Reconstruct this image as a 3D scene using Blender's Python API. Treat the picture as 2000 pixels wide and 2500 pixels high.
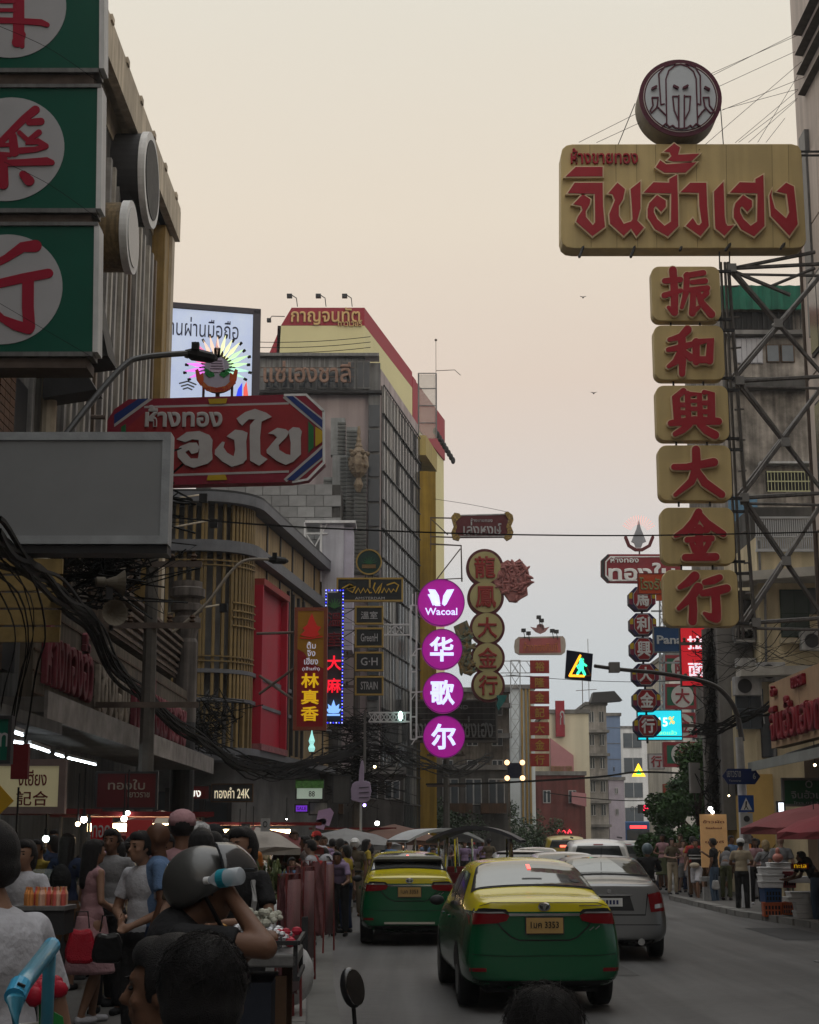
import bpy, bmesh, math, random
from mathutils import Vector, Matrix, Euler
random.seed(7)
R = math.radians
for o in list(bpy.data.objects): bpy.data.objects.remove(o)
SC = bpy.context.scene
# -- camera, sky, light, exposure
PITCH = math.atan(798 / 3900.0)
FPX, CH = 3900.0, 1.75
cd = bpy.data.cameras.new('camera'); cd.sensor_fit = 'HORIZONTAL'; cd.sensor_width = 36; cd.lens = 36 * FPX / 2000
cd.clip_start = .1; cd.clip_end = 3000
cam = bpy.data.objects.new('camera', cd); SC.collection.objects.link(cam)
cam.location = (0, 0, CH); cam.rotation_euler = (math.pi / 2 + PITCH, 0, 0)
SC.camera = cam
W = bpy.data.worlds.new("World"); SC.world = W; W.use_nodes = True
nt = W.node_tree; nt.nodes.clear()
N = nt.nodes.new; L = nt.links.new
out = N('ShaderNodeOutputWorld'); add = N('ShaderNodeAddShader')
bg = N('ShaderNodeBackground'); bg2 = N('ShaderNodeBackground')
tc = N('ShaderNodeTexCoord'); sp = N('ShaderNodeSeparateXYZ'); cr = N('ShaderNodeValToRGB')
L(tc.outputs['Generated'], sp.inputs[0])
nz = N('ShaderNodeTexNoise'); nz.inputs['Scale'].default_value = 2.2; nz.inputs['Detail'].default_value = 5
mp = N('ShaderNodeMapping'); mp.inputs['Scale'].default_value = (1, 1, 3.5)
L(tc.outputs['Generated'], mp.inputs[0]); L(mp.outputs[0], nz.inputs['Vector'])
ma = N('ShaderNodeMath'); ma.operation = 'MULTIPLY_ADD'; ma.inputs[1].default_value = .09; 
mb_ = N('ShaderNodeMath'); mb_.operation = 'SUBTRACT'; mb_.inputs[1].default_value = .045
L(nz.outputs[0], ma.inputs[0]); L(sp.outputs[2], ma.inputs[2]); L(ma.outputs[0], mb_.inputs[0]); L(mb_.outputs[0], cr.inputs[0])
stops = [(0, (.40, .46, .51)), (.10, (.50, .53, .55)), (.15, (.55, .55, .55)), (.205, (.63, .57, .53)), (.28, (.68, .565, .475)),
         (.375, (.725, .635, .52)), (.49, (.71, .665, .57)), (.66, (1.0, .98, .92)), (1, (1.6, 1.62, 1.62))]
e = cr.color_ramp.elements
e[0].position = 0; e[1].position = 1
for p, c in stops[1:-1]: e.new(p)
for i, (p, c) in enumerate(stops): e[i].position = p; e[i].color = c + (1,)
L(cr.outputs[0], bg.inputs[0]); bg.inputs[1].default_value = 1.0
sky = N('ShaderNodeTexSky'); sky.sky_type = 'NISHITA'; sky.sun_disc = False
sky.sun_elevation = R(14); sky.sun_rotation = R(-35)
L(sky.outputs[0], bg2.inputs[0]); bg2.inputs[1].default_value = .004
L(bg.outputs[0], add.inputs[0]); L(bg2.outputs[0], add.inputs[1]); L(add.outputs[0], out.inputs[0])
sd = bpy.data.lights.new('sun', 'SUN'); sd.energy = .5; sd.angle = R(18); sd.color = (1, .88, .72)
sun = bpy.data.objects.new('sun', sd); SC.collection.objects.link(sun)
sun.rotation_euler = (R(76), 0, R(35))
SC.view_settings.view_transform = 'Standard'; SC.view_settings.look = 'None'
SC.view_settings.exposure = .12; SC.view_settings.gamma = 1; SC.view_settings.use_curve_mapping = False
SC.render.engine = 'CYCLES'
cy_ = SC.cycles; cy_.max_bounces = 5; cy_.diffuse_bounces = 3; cy_.glossy_bounces = 2; cy_.transmission_bounces = 3
cy_.transparent_max_bounces = 4; cy_.caustics_reflective = False; cy_.caustics_refractive = False
cy_.use_denoising = True; cy_.sample_clamp_indirect = 3
try: cy_.denoiser = 'OPENIMAGEDENOISE'
except Exception: pass
# -- helpers
cp, spn = math.cos(PITCH), math.sin(PITCH)
def P(px, py, d):
 "world point seen at photo pixel (px,py) on the vertical plane Y=d"
 cx, c = (px - 1000) / FPX, (1250 - py) / FPX
 t = d / (cp - c * spn)
 return Vector((cx * t, d, CH + t * (spn + c * cp)))
def Zat(py, d): return P(1000, py, d).z
def XZ(pts, d, o=None):
 r = [P(a, b, d) for a, b in pts]
 ox, oz = (o.x, o.z) if o else (0, 0)
 return [(v.x - ox, v.z - oz) for v in r]
PEND = []
class MB:
 def __init__(s): s.v = []; s.f = []
 def add(s, v, f):
  n = len(s.v); s.v += [tuple(a) for a in v]; s.f += [tuple(i + n for i in q) for q in f]; return s
 def box(s, x0, x1, y0, y1, z0, z1, M=None):
  if x0 > x1: x0, x1 = x1, x0
  if y0 > y1: y0, y1 = y1, y0
  if z0 > z1: z0, z1 = z1, z0
  v = [Vector((x, y, z)) for z in (z0, z1) for y in (y0, y1) for x in (x0, x1)]
  if M: v = [M @ a for a in v]
  return s.add(v, [(0, 2, 3, 1), (4, 5, 7, 6), (0, 1, 5, 4), (2, 6, 7, 3), (0, 4, 6, 2), (1, 3, 7, 5)])
 def tube(s, pts, r, n=6, caps=True):
  pts = [Vector(p) for p in pts]
  rs = r if isinstance(r, (list, tuple)) else [r] * len(pts)
  v = []; f = []; up = Vector((0, 0, 1))
  for i, p in enumerate(pts):
   t = (pts[min(i + 1, len(pts) - 1)] - pts[max(i - 1, 0)]).normalized()
   u = up if abs(t.dot(up)) < .95 else Vector((0, 1, 0))
   a = t.cross(u).normalized(); b = a.cross(t).normalized()
   for k in range(n):
    g = 2 * math.pi * (k + .5) / n; v.append(p + (a * math.cos(g) + b * math.sin(g)) * rs[i])
   if i:
    for k in range(n):
     q = (i - 1) * n; f.append((q + k, q + (k + 1) % n, q + n + (k + 1) % n, q + n + k))
  if caps: f.append(tuple(range(n))[::-1]); f.append(tuple(range(len(v) - n, len(v))))
  return s.add(v, f)
 def prism(s, poly, y0, y1, M=None):
  "poly in local xz, extruded along y"
  n = len(poly); A = sum(poly[i][0] * poly[(i + 1) % n][1] - poly[(i + 1) % n][0] * poly[i][1] for i in range(n))
  if A < 0: poly = poly[::-1]
  v = [Vector((a, y0, b)) for a, b in poly] + [Vector((a, y1, b)) for a, b in poly]
  if M: v = [M @ a for a in v]
  return s.add(v, [tuple(range(n)), tuple(range(2 * n - 1, n - 1, -1))] + [(i, n + i, n + (i + 1) % n, (i + 1) % n) for i in range(n)])
 def plan(s, poly, z0, z1):
  "poly in xy plan, extruded up"
  n = len(poly); A = sum(poly[i][0] * poly[(i + 1) % n][1] - poly[(i + 1) % n][0] * poly[i][1] for i in range(n))
  if A < 0: poly = poly[::-1]
  v = [(a, b, z0) for a, b in poly] + [(a, b, z1) for a, b in poly]
  return s.add(v, [tuple(range(n))[::-1], tuple(range(n, 2 * n))] + [(i, (i + 1) % n, n + (i + 1) % n, n + i) for i in range(n)])
 def ell(s, c, r, n=12, m=8, M=None):
  c = Vector(c); r = (r, r, r) if not isinstance(r, (list, tuple)) else r
  v = [Vector((0, 0, r[2]))]
  for j in range(1, m):
   p = math.pi * j / m
   for i in range(n):
    t = 2 * math.pi * i / n; v.append(Vector((r[0] * math.sin(p) * math.cos(t), r[1] * math.sin(p) * math.sin(t), r[2] * math.cos(p))))
  v.append(Vector((0, 0, -r[2]))); f = [(0, 1 + i, 1 + (i + 1) % n) for i in range(n)]
  for j in range(m - 2):
   for i in range(n):
    a = 1 + j * n; f.append((a + i, a + n + i, a + n + (i + 1) % n, a + (i + 1) % n))
  a = 1 + (m - 2) * n; f += [(a + (i + 1) % n, a + i, len(v) - 1) for i in range(n)]
  v = [(M @ q if M else q) + c for q in v]
  return s.add(v, f)
 def lathe(s, prof, n=16, c=(0, 0, 0), M=None):
  "prof: (radius, z) list"
  c = Vector(c); v = []; f = []
  for r, z in prof:
   for i in range(n):
    t = 2 * math.pi * i / n; v.append(Vector((r * math.cos(t), r * math.sin(t), z)))
  for j in range(len(prof) - 1):
   for i in range(n): a = j * n; f.append((a + i, a + (i + 1) % n, a + n + (i + 1) % n, a + n + i))
  f.append(tuple(range(n))[::-1]); f.append(tuple(range(len(v) - n, len(v))))
  v = [(M @ q if M else q) + c for q in v]
  return s.add(v, f)
 def disc(s, c, r, y0, y1, n=40, rz=None):
  rz = rz or r
  return s.prism([(c[0] + r * math.cos(2 * math.pi * i / n), c[1] + rz * math.sin(2 * math.pi * i / n)) for i in range(n)], y0, y1)
 def mesh(s, name):
  m = bpy.data.meshes.new(name); m.from_pydata([tuple(a) for a in s.v], [], s.f); m.update(); return m
 def obj(s, name, m, parent=None, smooth=False, bev=0, **k):
  me = s.mesh(name)
  if smooth: me.shade_smooth()
  return mk(name, me, m, parent, bev, **k)
def mk(name, me, m, parent=None, bev=0, label=None, cat=None, group=None, kind=None, loc=None, rot=None):
 o = bpy.data.objects.new(name, me)
 if m is not None and not me.materials: me.materials.append(m)
 if parent is not None: o.parent = parent
 if bev:
  b = o.modifiers.new('bevel', 'BEVEL'); b.width = bev; b.segments = 2; b.limit_method = 'ANGLE'
 if loc is not None: o.location = loc
 if rot is not None: o.rotation_euler = rot
 tag(o, label, cat, group, kind); PEND.append(o); return o
def tag(o, label=None, cat=None, group=None, kind=None):
 if label: o['label'] = label
 if cat: o['category'] = cat
 if group: o['group'] = group
 if kind: o['kind'] = kind
 return o
def thing(name, label, cat, loc=(0, 0, 0), rz=0, group=None):
 o = bpy.data.objects.new(name, None); o.location = loc; o.rotation_euler = (0, 0, rz); o.empty_display_size = .1
 tag(o, label, cat, group); PEND.append(o); return o
def kids(o): return [c for c in PEND if c.parent is o]
def copy_tree(o, parent=None, loc=None, rz=None, label=None, group=None, scale=None):
 ch = kids(o); c = o.copy(); PEND.append(c)
 c.parent = parent
 if loc is not None: c.location = loc
 if rz is not None: c.rotation_euler = (0, 0, rz)
 if scale is not None: c.scale = (scale, scale, scale)
 if label: c['label'] = label
 if group: c['group'] = group
 for k in ch: copy_tree(k, c)
 return c
MATS = {}
def mat(name, col=(.5, .5, .5), rough=.65, metal=0, dirt=.25, scale=1.5, streak=0., bump=.15, emit=0, coat=0, alpha=1, trans=0, col2=None, rnd=0.):
 if name in MATS: return MATS[name]
 m = bpy.data.materials.new(name); m.use_nodes = True; t = m.node_tree; N = t.nodes.new; L = t.links.new
 b = t.nodes['Principled BSDF']
 b.inputs['Roughness'].default_value = rough; b.inputs['Metallic'].default_value = metal
 b.inputs['Coat Weight'].default_value = coat; b.inputs['Transmission Weight'].default_value = trans; b.inputs['Alpha'].default_value = alpha
 b.inputs['Base Color'].default_value = tuple(col) + (1,)
 b.inputs['Specular IOR Level'].default_value = .5 if rough < .3 or coat else .22
 if emit:
  b.inputs['Emission Color'].default_value = tuple(col) + (1,); b.inputs['Emission Strength'].default_value = emit
 src = None
 if dirt or col2 or streak or rnd:
  tc = N('ShaderNodeTexCoord'); n1 = N('ShaderNodeTexNoise'); n1.inputs['Scale'].default_value = scale; n1.inputs['Detail'].default_value = 7
  n1.inputs['Roughness'].default_value = .65; L(tc.outputs['Object'], n1.inputs['Vector'])
  r = N('ShaderNodeValToRGB'); r.color_ramp.elements[0].position = .35; r.color_ramp.elements[1].position = .68
  c2 = col2 or tuple(c * (1 - dirt) for c in col)
  r.color_ramp.elements[0].color = tuple(c2) + (1,); r.color_ramp.elements[1].color = tuple(col) + (1,)
  L(n1.outputs[0], r.inputs[0]); src = r.outputs[0]
  if streak:
   mpn = N('ShaderNodeMapping'); mpn.inputs['Scale'].default_value = (scale * 5, scale * 5, scale * .25); L(tc.outputs['Object'], mpn.inputs[0])
   n2 = N('ShaderNodeTexNoise'); n2.inputs['Scale'].default_value = 1; n2.inputs['Detail'].default_value = 4; L(mpn.outputs[0], n2.inputs['Vector'])
   r2 = N('ShaderNodeMapRange'); r2.inputs[1].default_value = .4; r2.inputs[2].default_value = .62; r2.inputs[3].default_value = 1 - streak; r2.inputs[4].default_value = 1
   L(n2.outputs[0], r2.inputs[0]); mx = N('ShaderNodeMix'); mx.data_type = 'RGBA'; mx.blend_type = 'MULTIPLY'; mx.inputs[0].default_value = 1
   L(src, mx.inputs[6]); L(r2.outputs[0], mx.inputs[7]); src = mx.outputs[2]
  if rnd:
   oi = N('ShaderNodeObjectInfo'); r3 = N('ShaderNodeMapRange'); r3.inputs[3].default_value = 1 - rnd; r3.inputs[4].default_value = 1 + rnd * .4
   L(oi.outputs['Random'], r3.inputs[0]); mx = N('ShaderNodeMix'); mx.data_type = 'RGBA'; mx.blend_type = 'MULTIPLY'; mx.inputs[0].default_value = 1
   L(src, mx.inputs[6]); L(r3.outputs[0], mx.inputs[7]); src = mx.outputs[2]
  L(src, b.inputs['Base Color'])
  if bump:
   n3 = N('ShaderNodeTexNoise'); n3.inputs['Scale'].default_value = scale * 14; n3.inputs['Detail'].default_value = 4; L(tc.outputs['Object'], n3.inputs['Vector'])
   bp = N('ShaderNodeBump'); bp.inputs['Strength'].default_value = bump; bp.inputs['Distance'].default_value = .02
   L(n3.outputs[0], bp.inputs['Height']); L(bp.outputs[0], b.inputs['Normal'])
   r4 = N('ShaderNodeMapRange'); r4.inputs[3].default_value = max(.03, rough - .12); r4.inputs[4].default_value = min(1, rough + .12)
   L(n1.outputs[0], r4.inputs[0]); L(r4.outputs[0], b.inputs['Roughness'])
 MATS[name] = m; return m
def emis(name, col, s): return mat(name, col, dirt=0, emit=s, rough=.5)
GC = {}
def glyph(txt, bold=0., ext=.03, res=2):
 k = (txt, bold, ext)
 if k in GC: return GC[k]
 c = bpy.data.curves.new('t', 'FONT'); c.body = txt; c.extrude = ext; c.resolution_u = res
 if bold: c.bevel_depth = bold; c.bevel_resolution = 0
 o = bpy.data.objects.new('t', c); m = bpy.data.meshes.new_from_object(o)
 v = [(a.co.x, -a.co.z, a.co.y) for a in m.vertices]; f = [tuple(p.vertices) for p in m.polygons]
 xs = [a[0] for a in v]; zs = [a[2] for a in v]; ys = [a[1] for a in v]
 bpy.data.objects.remove(o); bpy.data.curves.remove(c); bpy.data.meshes.remove(m)
 GC[k] = (v, f, min(xs), max(xs), min(zs), max(zs), min(ys), max(ys)); return GC[k]
def text_mb(txt, cx, cz, w, h, y=0, th=.02, bold=0., mb=None):
 "lettering fitted in w x h around (cx,cz); its back face lies on local plane y, proud of it by th"
 v, f, x0, x1, z0, z1, y0, y1 = glyph(txt, bold, .05)
 sx = w / (x1 - x0); sz = (h / (z1 - z0)) if h else sx
 mb = mb or MB()
 mb.add([((a[0] - (x0 + x1) / 2) * sx + cx, y - (y1 - a[1]) / (y1 - y0) * th, (a[2] - (z0 + z1) / 2) * sz + cz) for a in v], f)
 return mb
def text(par, txt, cx, cz, w, h, m, y=0, th=.02, bold=0., name='lettering'):
 return text_mb(txt, cx, cz, w, h, y, th, bold).obj(name, m, par)
def brush(pts, ws, n=6):
 "closed outline of a brush stroke with round ends"
 pts = [Vector(p) for p in pts]; ws = ws if isinstance(ws, (list, tuple)) else [ws] * len(pts)
 Lf = []; Rt = []
 for i, p in enumerate(pts):
  t = (pts[min(i + 1, len(pts) - 1)] - pts[max(0, i - 1)]).normalized(); nn = Vector((-t.y, t.x)) * ws[i] / 2
  Lf.append(p + nn); Rt.append(p - nn)
 def cap(c, frm, sgn):
  a0 = math.atan2((frm - c).y, (frm - c).x); r = (frm - c).length
  return [c + Vector((math.cos(a0 - math.pi * k / n), math.sin(a0 - math.pi * k / n))) * r for k in range(1, n)]
 o = Lf + cap(pts[-1], Lf[-1], 1) + Rt[::-1] + cap(pts[0], Rt[0], 1)
 return [tuple(q) for q in o]
def rrect(x0, x1, z0, z1, r, n=5):
 o = []
 for cx, cz, a in ((x1 - r, z1 - r, 0), (x0 + r, z1 - r, 90), (x0 + r, z0 + r, 180), (x1 - r, z0 + r, 270)):
  for k in range(n + 1): g = R(a + 90 * k / n); o.append((cx + r * math.cos(g), cz + r * math.sin(g)))
 return o
def sag(a, b, s, n=14, jit=0):
 a = Vector(a); b = Vector(b); o = []
 for i in range(n + 1):
  t = i / n; p = a.lerp(b, t); p.z -= 4 * s * t * (1 - t)
  if jit and 0 < i < n: p += Vector((random.uniform(-jit, jit), random.uniform(-jit, jit), random.uniform(-jit, jit)))
  o.append(p)
 return o
def along(px_pts, ds, n=6):
 "smooth world path through photo pixels with given depths (catmull-rom)"
 pts = [P(x, y, d) for (x, y), d in zip(px_pts, ds)]; o = []
 q = [pts[0]] + pts + [pts[-1]]
 for i in range(1, len(q) - 2):
  for k in range(n):
   t = k / n; a, b, c, d = q[i - 1], q[i], q[i + 1], q[i + 2]
   o.append(.5 * ((2 * b) + (c - a) * t + (2 * a - 5 * b + 4 * c - d) * t * t + (3 * b - a - 3 * c + d) * t ** 3))
 o.append(pts[-1]); return o
M = dict(
 road=mat('asphalt', (.075, .075, .078), .75, dirt=.25, scale=.6, bump=.4),
 paving=mat('paving', (.12, .115, .11), .85, dirt=.35, scale=2, bump=.3, rnd=.15),
 kerb=mat('kerb_concrete', (.2, .195, .185), .85, dirt=.3, scale=3),
 conc=mat('grey_render', (.26, .25, .24), .85, dirt=.45, scale=.5, streak=.35),
 dconc=mat('dark_render', (.13, .125, .12), .9, dirt=.5, scale=.6, streak=.4),
 cream=mat('cream_render', (.52, .46, .34), .85, dirt=.25, scale=.5, streak=.3),
 tan=mat('tan_trim', (.56, .48, .37), .75, dirt=.3, scale=1, streak=.3),
 gold=mat('gold_paint', (.32, .21, .07), .6, dirt=.3, scale=1.5, streak=.25),
 yel=mat('ochre_slat', (.31, .215, .09), .6, dirt=.3, scale=2, streak=.3, rnd=.15),
 pink=mat('pale_pink_render', (.44, .37, .37), .85, dirt=.2, scale=.4, streak=.25),
 dark=mat('dark_metal', (.035, .035, .038), .55, dirt=.3, scale=3),
 black=mat('black_rubber', (.012, .012, .013), .6, dirt=.2, scale=4),
 steel=mat('galvanised_steel', (.2, .2, .2), .5, metal=.35, dirt=.35, scale=3, streak=.2),
 rust=mat('rusty_steel', (.13, .1, .085), .75, dirt=.4, scale=4),
 white=mat('white_paint', (.72, .72, .72), .6, dirt=.2, scale=1.5, streak=.15),
 dwhite=mat('dirty_white', (.5, .5, .5), .7, dirt=.4, scale=1.5, streak=.3),
 glass=mat('dark_glass', (.025, .03, .035), .12, dirt=0, coat=.3),
 pane=mat('window_pane', (.05, .06, .07), .1, dirt=.2, scale=.5, bump=0),
 red=mat('sign_red', (.28, .015, .025), .45, dirt=.15, scale=2, bump=.05),
 dred=mat('dark_red', (.14, .012, .015), .6, dirt=.3, scale=2),
 green=mat('sign_green', (.002, .085, .055), .4, dirt=.12, scale=1, bump=.05),
 tarp=mat('green_tarp', (.01, .12, .075), .7, dirt=.3, scale=2, streak=.3),
 cable=mat('cable_black', (.005, .005, .005), .8, dirt=0),
 wood=mat('brown_wood', (.1, .055, .03), .7, dirt=.4, scale=3, streak=.3),
 brownt=mat('brown_tile', (.16, .08, .045), .6, dirt=.35, scale=3, streak=.3, rnd=.2),
)
def wobj(mb, name, m, par, **k):
 "mesh given in world coordinates, stored relative to its unrotated parent"
 l = par.location; mb.v = [(a[0] - l[0], a[1] - l[1], a[2] - l[2]) for a in mb.v]
 return mb.obj(name, m, par, **k)
def winst(name, me, m, par, loc, rot=(0, 0, 0)):
 l = par.location
 return mk(name, me, m, par, loc=(loc[0] - l[0], loc[1] - l[1], loc[2] - l[2]), rot=rot)
# -- ground
mb = MB(); mb.add([(-400, -60, -.05), (400, -60, -.05), (400, 900, -.05), (-400, 900, -.05)], [(0, 1, 2, 3)])
mb.obj('ground', M['paving'], kind='structure')
LK = [(-.2, -6), (-.55, 4), (-.78, 10), (-.94, 15.1), (-1.29, 20.7), (-1.62, 27.3), (-2.06, 39), (-1.9, 48), (-.3, 60), (2, 75), (6, 100), (12, 140), (24, 200)]
RK = [(9.6, -6), (9.5, 4), (9.4, 10), (9.2, 15), (8.9, 21), (8.6, 27), (7.5, 38), (7.6, 48), (9.4, 60), (12.2, 75), (17, 100), (25, 140), (38, 200)]
mb = MB(); n = len(LK)
mb.add([(x, y, 0) for x, y in LK] + [(x, y, 0) for x, y in RK], [(i, n + i, n + i + 1, i + 1) for i in range(n - 1)])
ma_ = mat('asphalt_road', (.125, .123, .122), .66, dirt=.35, scale=.35, bump=.5, streak=.3)
for n_ in ma_.node_tree.nodes:
 if n_.type == 'MAPPING': n_.inputs['Scale'].default_value = (2.6, .09, 1)
mb.obj('road', ma_, kind='structure')
for nm, K, s in (('left_pavement', LK, -1), ('right_pavement', RK, 1)):
 mb = MB(); off = .3
 a = [(x + s * off, y) for x, y in K]; b = [(x + s * 60, y) for x, y in K]
 for (x0, y0), (x1, y1), (x2, y2), (x3, y3) in zip(a[:-1], a[1:], b[:-1], b[1:]):
  mb.add([(x0, y0, .12), (x1, y1, .12), (x3, y3, .12), (x2, y2, .12)], [(0, 1, 2, 3) if s > 0 else (0, 3, 2, 1)])
 pv = mb.obj(nm, M['paving'], kind='structure')
 mb = MB()  # kerb stones, each one a piece
 kb = 0
 for (x0, y0), (x1, y1) in zip(K[:-1], K[1:]):
  Ln = math.hypot(x1 - x0, y1 - y0); k = max(1, int(Ln / 1.0)) if y1 < 62 and y0 > 9 else 0
  if not k:
   q = MB(); q.add([(x0, y0, 0), (x0, y0, .125), (x0 + s * off, y0, .125), (x1, y1, 0), (x1, y1, .125), (x1 + s * off, y1, .125)],
       [(0, 1, 4, 3), (1, 2, 5, 4)]); q.obj('kerb_run', M['kerb'], pv); continue
  for j in range(k):
   t0, t1 = j / k, (j + 1) / k - .012
   xa, ya, xb, yb = x0 + (x1 - x0) * t0, y0 + (y1 - y0) * t0, x0 + (x1 - x0) * t1, y0 + (y1 - y0) * t1
   q = MB(); dz = random.uniform(-.006, .006)
   q.plan([(xa, ya), (xa + s * off, ya), (xb + s * off, yb), (xb, yb)], .002, .13 + dz)
   q.obj('kerbstone', M['kerb'], pv)
mb = MB()
for (x0, y0), (x1, y1) in zip(LK[2:-1], LK[3:]):
 mb.add([(x0 + .01, y0, .004), (x0 + .34, y0, .004), (x1 + .34, y1, .004), (x1 + .01, y1, .004)], [(0, 1, 2, 3)])
for x, y, w, l, c in ((5.2, 13.6, 1.3, 2.6, 0), (2.1, 21.5, .9, 3.4, 1), (6.6, 29, 1.1, 4, 0), (.6, 12.6, .7, 1.5, 1)):
 MB().add([(x, y, .005), (x + w, y + .1, .005), (x + w - .05, y + l, .005), (x + .08, y + l - .1, .005)], [(0, 1, 2, 3)]).obj('road_patch', mat('patch_%d' % c, ((.06, .06, .062), (.085, .083, .08))[c], .8, dirt=.3, scale=3), kind='structure')
for x, y in ((3.4, 14.6), (6.2, 24)): MB().lathe([(.33, .003), (.33, .012), (.29, .014)], 24, (x, y, 0)).obj('manhole_cover', M['steel'], label='round steel manhole cover in the road, %s' % ('nearer one' if y < 20 else 'farther one'), cat='manhole')
mb.obj('gutter', mat('gutter_concrete', (.14, .138, .13), .85, dirt=.3, scale=2), kind='structure')
# == LEFT: corner building A (facade along X=-6.4)
FX = -6.55
A = thing('shophouse', 'tall grey corner building at the left edge with metal fins and tan cornice', 'building', (-9, 28, 0))
wobj(MB().box(-16, FX - .45, -30, 41.3, 0, 18.0), 'wall', M['dconc'], A)
for x0, x1, z0, z1, m in ((-6.52, -6.32, 17.85, 18.72, 'tan'), (-7.0, -6.82, 17.5, 18.2, 'tan'), (-7.42, -7.25, 17.2, 18.1, 'tan'), (-8.4, -6.33, 18.73, 18.83, 'tan')):
 wobj(MB().box(x0, x1, 3, 41.6 if m == 'tan' else 41.5, z0, z1), 'cornice_beam', M[m], A)
wobj(MB().box(-7.6, -6.35, 41.25, 41.5, 17.9, 18.7), 'cornice_end', M['dark'], A)
mb = MB()
for i in range(16):
 d = 12 + i * 1.9; mb.box(-6.36, -6.28, d, d + .25, 18.72, 18.86)
wobj(mb, 'cornice_bolts', M['tan'], A)
wobj(MB().box(-7.2, -6.50, 40.2, 41.28, 4.5, 17.8), 'end_pillar', M['gold'], A, bev=.02)
wobj(MB().box(-6.9, -6.42, 40.9, 41.35, 4.52, 17.75), 'pillar_trim', M['tan'], A)
fm = {'a': mat('fin_grey', (.36, .35, .34), .5, dirt=.4, scale=2, streak=.45), 'b': mat('fin_cream', (.5, .47, .42), .55, dirt=.35, scale=2, streak=.45), 'c': mat('fin_brown', (.2, .15, .11), .6, dirt=.3, scale=2, streak=.4)}
d = 27.2; k = 0
me_f = {q: MB().box(0, .42, -.09, .09, 0, 7.9).mesh('fin') for q in 'abc'}
while d < 40:
 q = 'abacab'[k % 6]; winst('fin', me_f[q], fm[q], A, (FX - .5, d, 8.7)); d += .52 if k % 3 else .75; k += 1
wobj(MB().box(FX - .44, FX - .30, 27, 40.2, 8.2, 17.6), 'fin_backing', M['dconc'], A)
wobj(MB().box(FX - .44, FX - .2, 14, 27, 4.5, 17.5), 'facade_panel', M['conc'], A)
for d0, d1, z0, z1, m in ((19.6, 21.3, 6.2, 9.6, 'pane'), (22.7, 23.4, 4.7, 14.0, 'black'), (26.0, 27.1, 4.5, 9.5, 'dconc')):
 w = wobj(MB().box(FX - .2, FX - .16, d0, d1, z0, z1), 'window', M['dark'], A)
 if m == 'pane':
  for j in range(4):
   mk('pane', MB().box(FX - .155 + 9, FX - .14 + 9, d0 + .06 + j * .42 - 28, d0 + .42 + j * .42 - 28, z0 + .08, z1 - .08).mesh('pane'), M['pane'], w)
bar = MB().tube([(0, 0, 0), (0, 0, 3.6)], .035).mesh('red_bar'); rb = mat('red_bars', (.2, .02, .03), .5, dirt=.2)
for j in range(9): winst('red_bar', bar, rb, A, (FX - .02, 21.6 + j * .34, 6.0))
for j, (x, m) in enumerate(((.0, 'white'), (.12, 'dwhite'), (.05, 'steel'), (.02, 'dwhite'))):
 wobj(MB().tube([(FX + x, 20.2 + j * .5, 4.3), (FX + x, 20.2 + j * .5, 10.5)], .05 + .02 * (j % 2), 8), 'pipe', M[m], A)
wobj(MB().box(FX - .3, FX - .02, 24.6, 25.6, 4.1, 12), 'pilaster', M['wood'], A)
tm = MB().box(0, .03, 0, .31, 0, .12).mesh('tile')
for j in range(3):
 for i in range(40): winst('tile', tm, M['brownt'], A, (FX - .02, 24.62 + j * .325, 4.4 + i * .14))
wobj(MB().tube([(FX + .1, 27.6, 3.9), (FX + .1, 27.6, 13)], .14, 10), 'downpipe', M['tan'], A)
for j, (d, w, m) in enumerate(((29.0, 1.1, 'pink'), (31.2, 1.4, 'tan'), (33.4, .9, 'tan'), (35.4, 1.5, 'wood'))):
 mt = mat('worn_pilaster', (.27, .23, .19), .8, dirt=.5, scale=1.5, streak=.5)
 wobj(MB().box(FX - .3, FX + .02 * j, d, d + w, 4.6, 8.6), 'pilaster', mt if m != 'pink' else M['pink'], A, bev=.03)
 q = MB()
 for i in range(7): q.lathe([(.02, -.22), (.11, -.12), (.06, 0), (.12, .12), (.02, .22)], 8, (FX + .12 + .02 * j, d + w * .5, 5.2 + i * .45))
 wobj(q, 'turned_ornament', M['wood'], A, smooth=True)
q = MB().lathe([(.3, 0), (.3, 2.0), (.26, 2.1), (.3, 2.3), (.36, 2.5), (.36, 2.62), (.3, 2.66), (.3, 2.76), (.4, 2.8), (.4, 2.95), (.33, 3.0), (.33, 3.1), (.46, 3.16), (.46, 3.36), (.38, 3.4), (.38, 3.55)], 20, (-5.65, 40.2, 4.6))
wobj(q, 'ringed_column', mat('col_grey', (.2, .175, .16), .85, dirt=.45, scale=1.2, streak=.5), A, smooth=False)
wobj(MB().lathe([(.3, 0), (.3, 4.7)], 16, (-5.65, 40.2, -.1)), 'column_foot', M['dark'], A)
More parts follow.
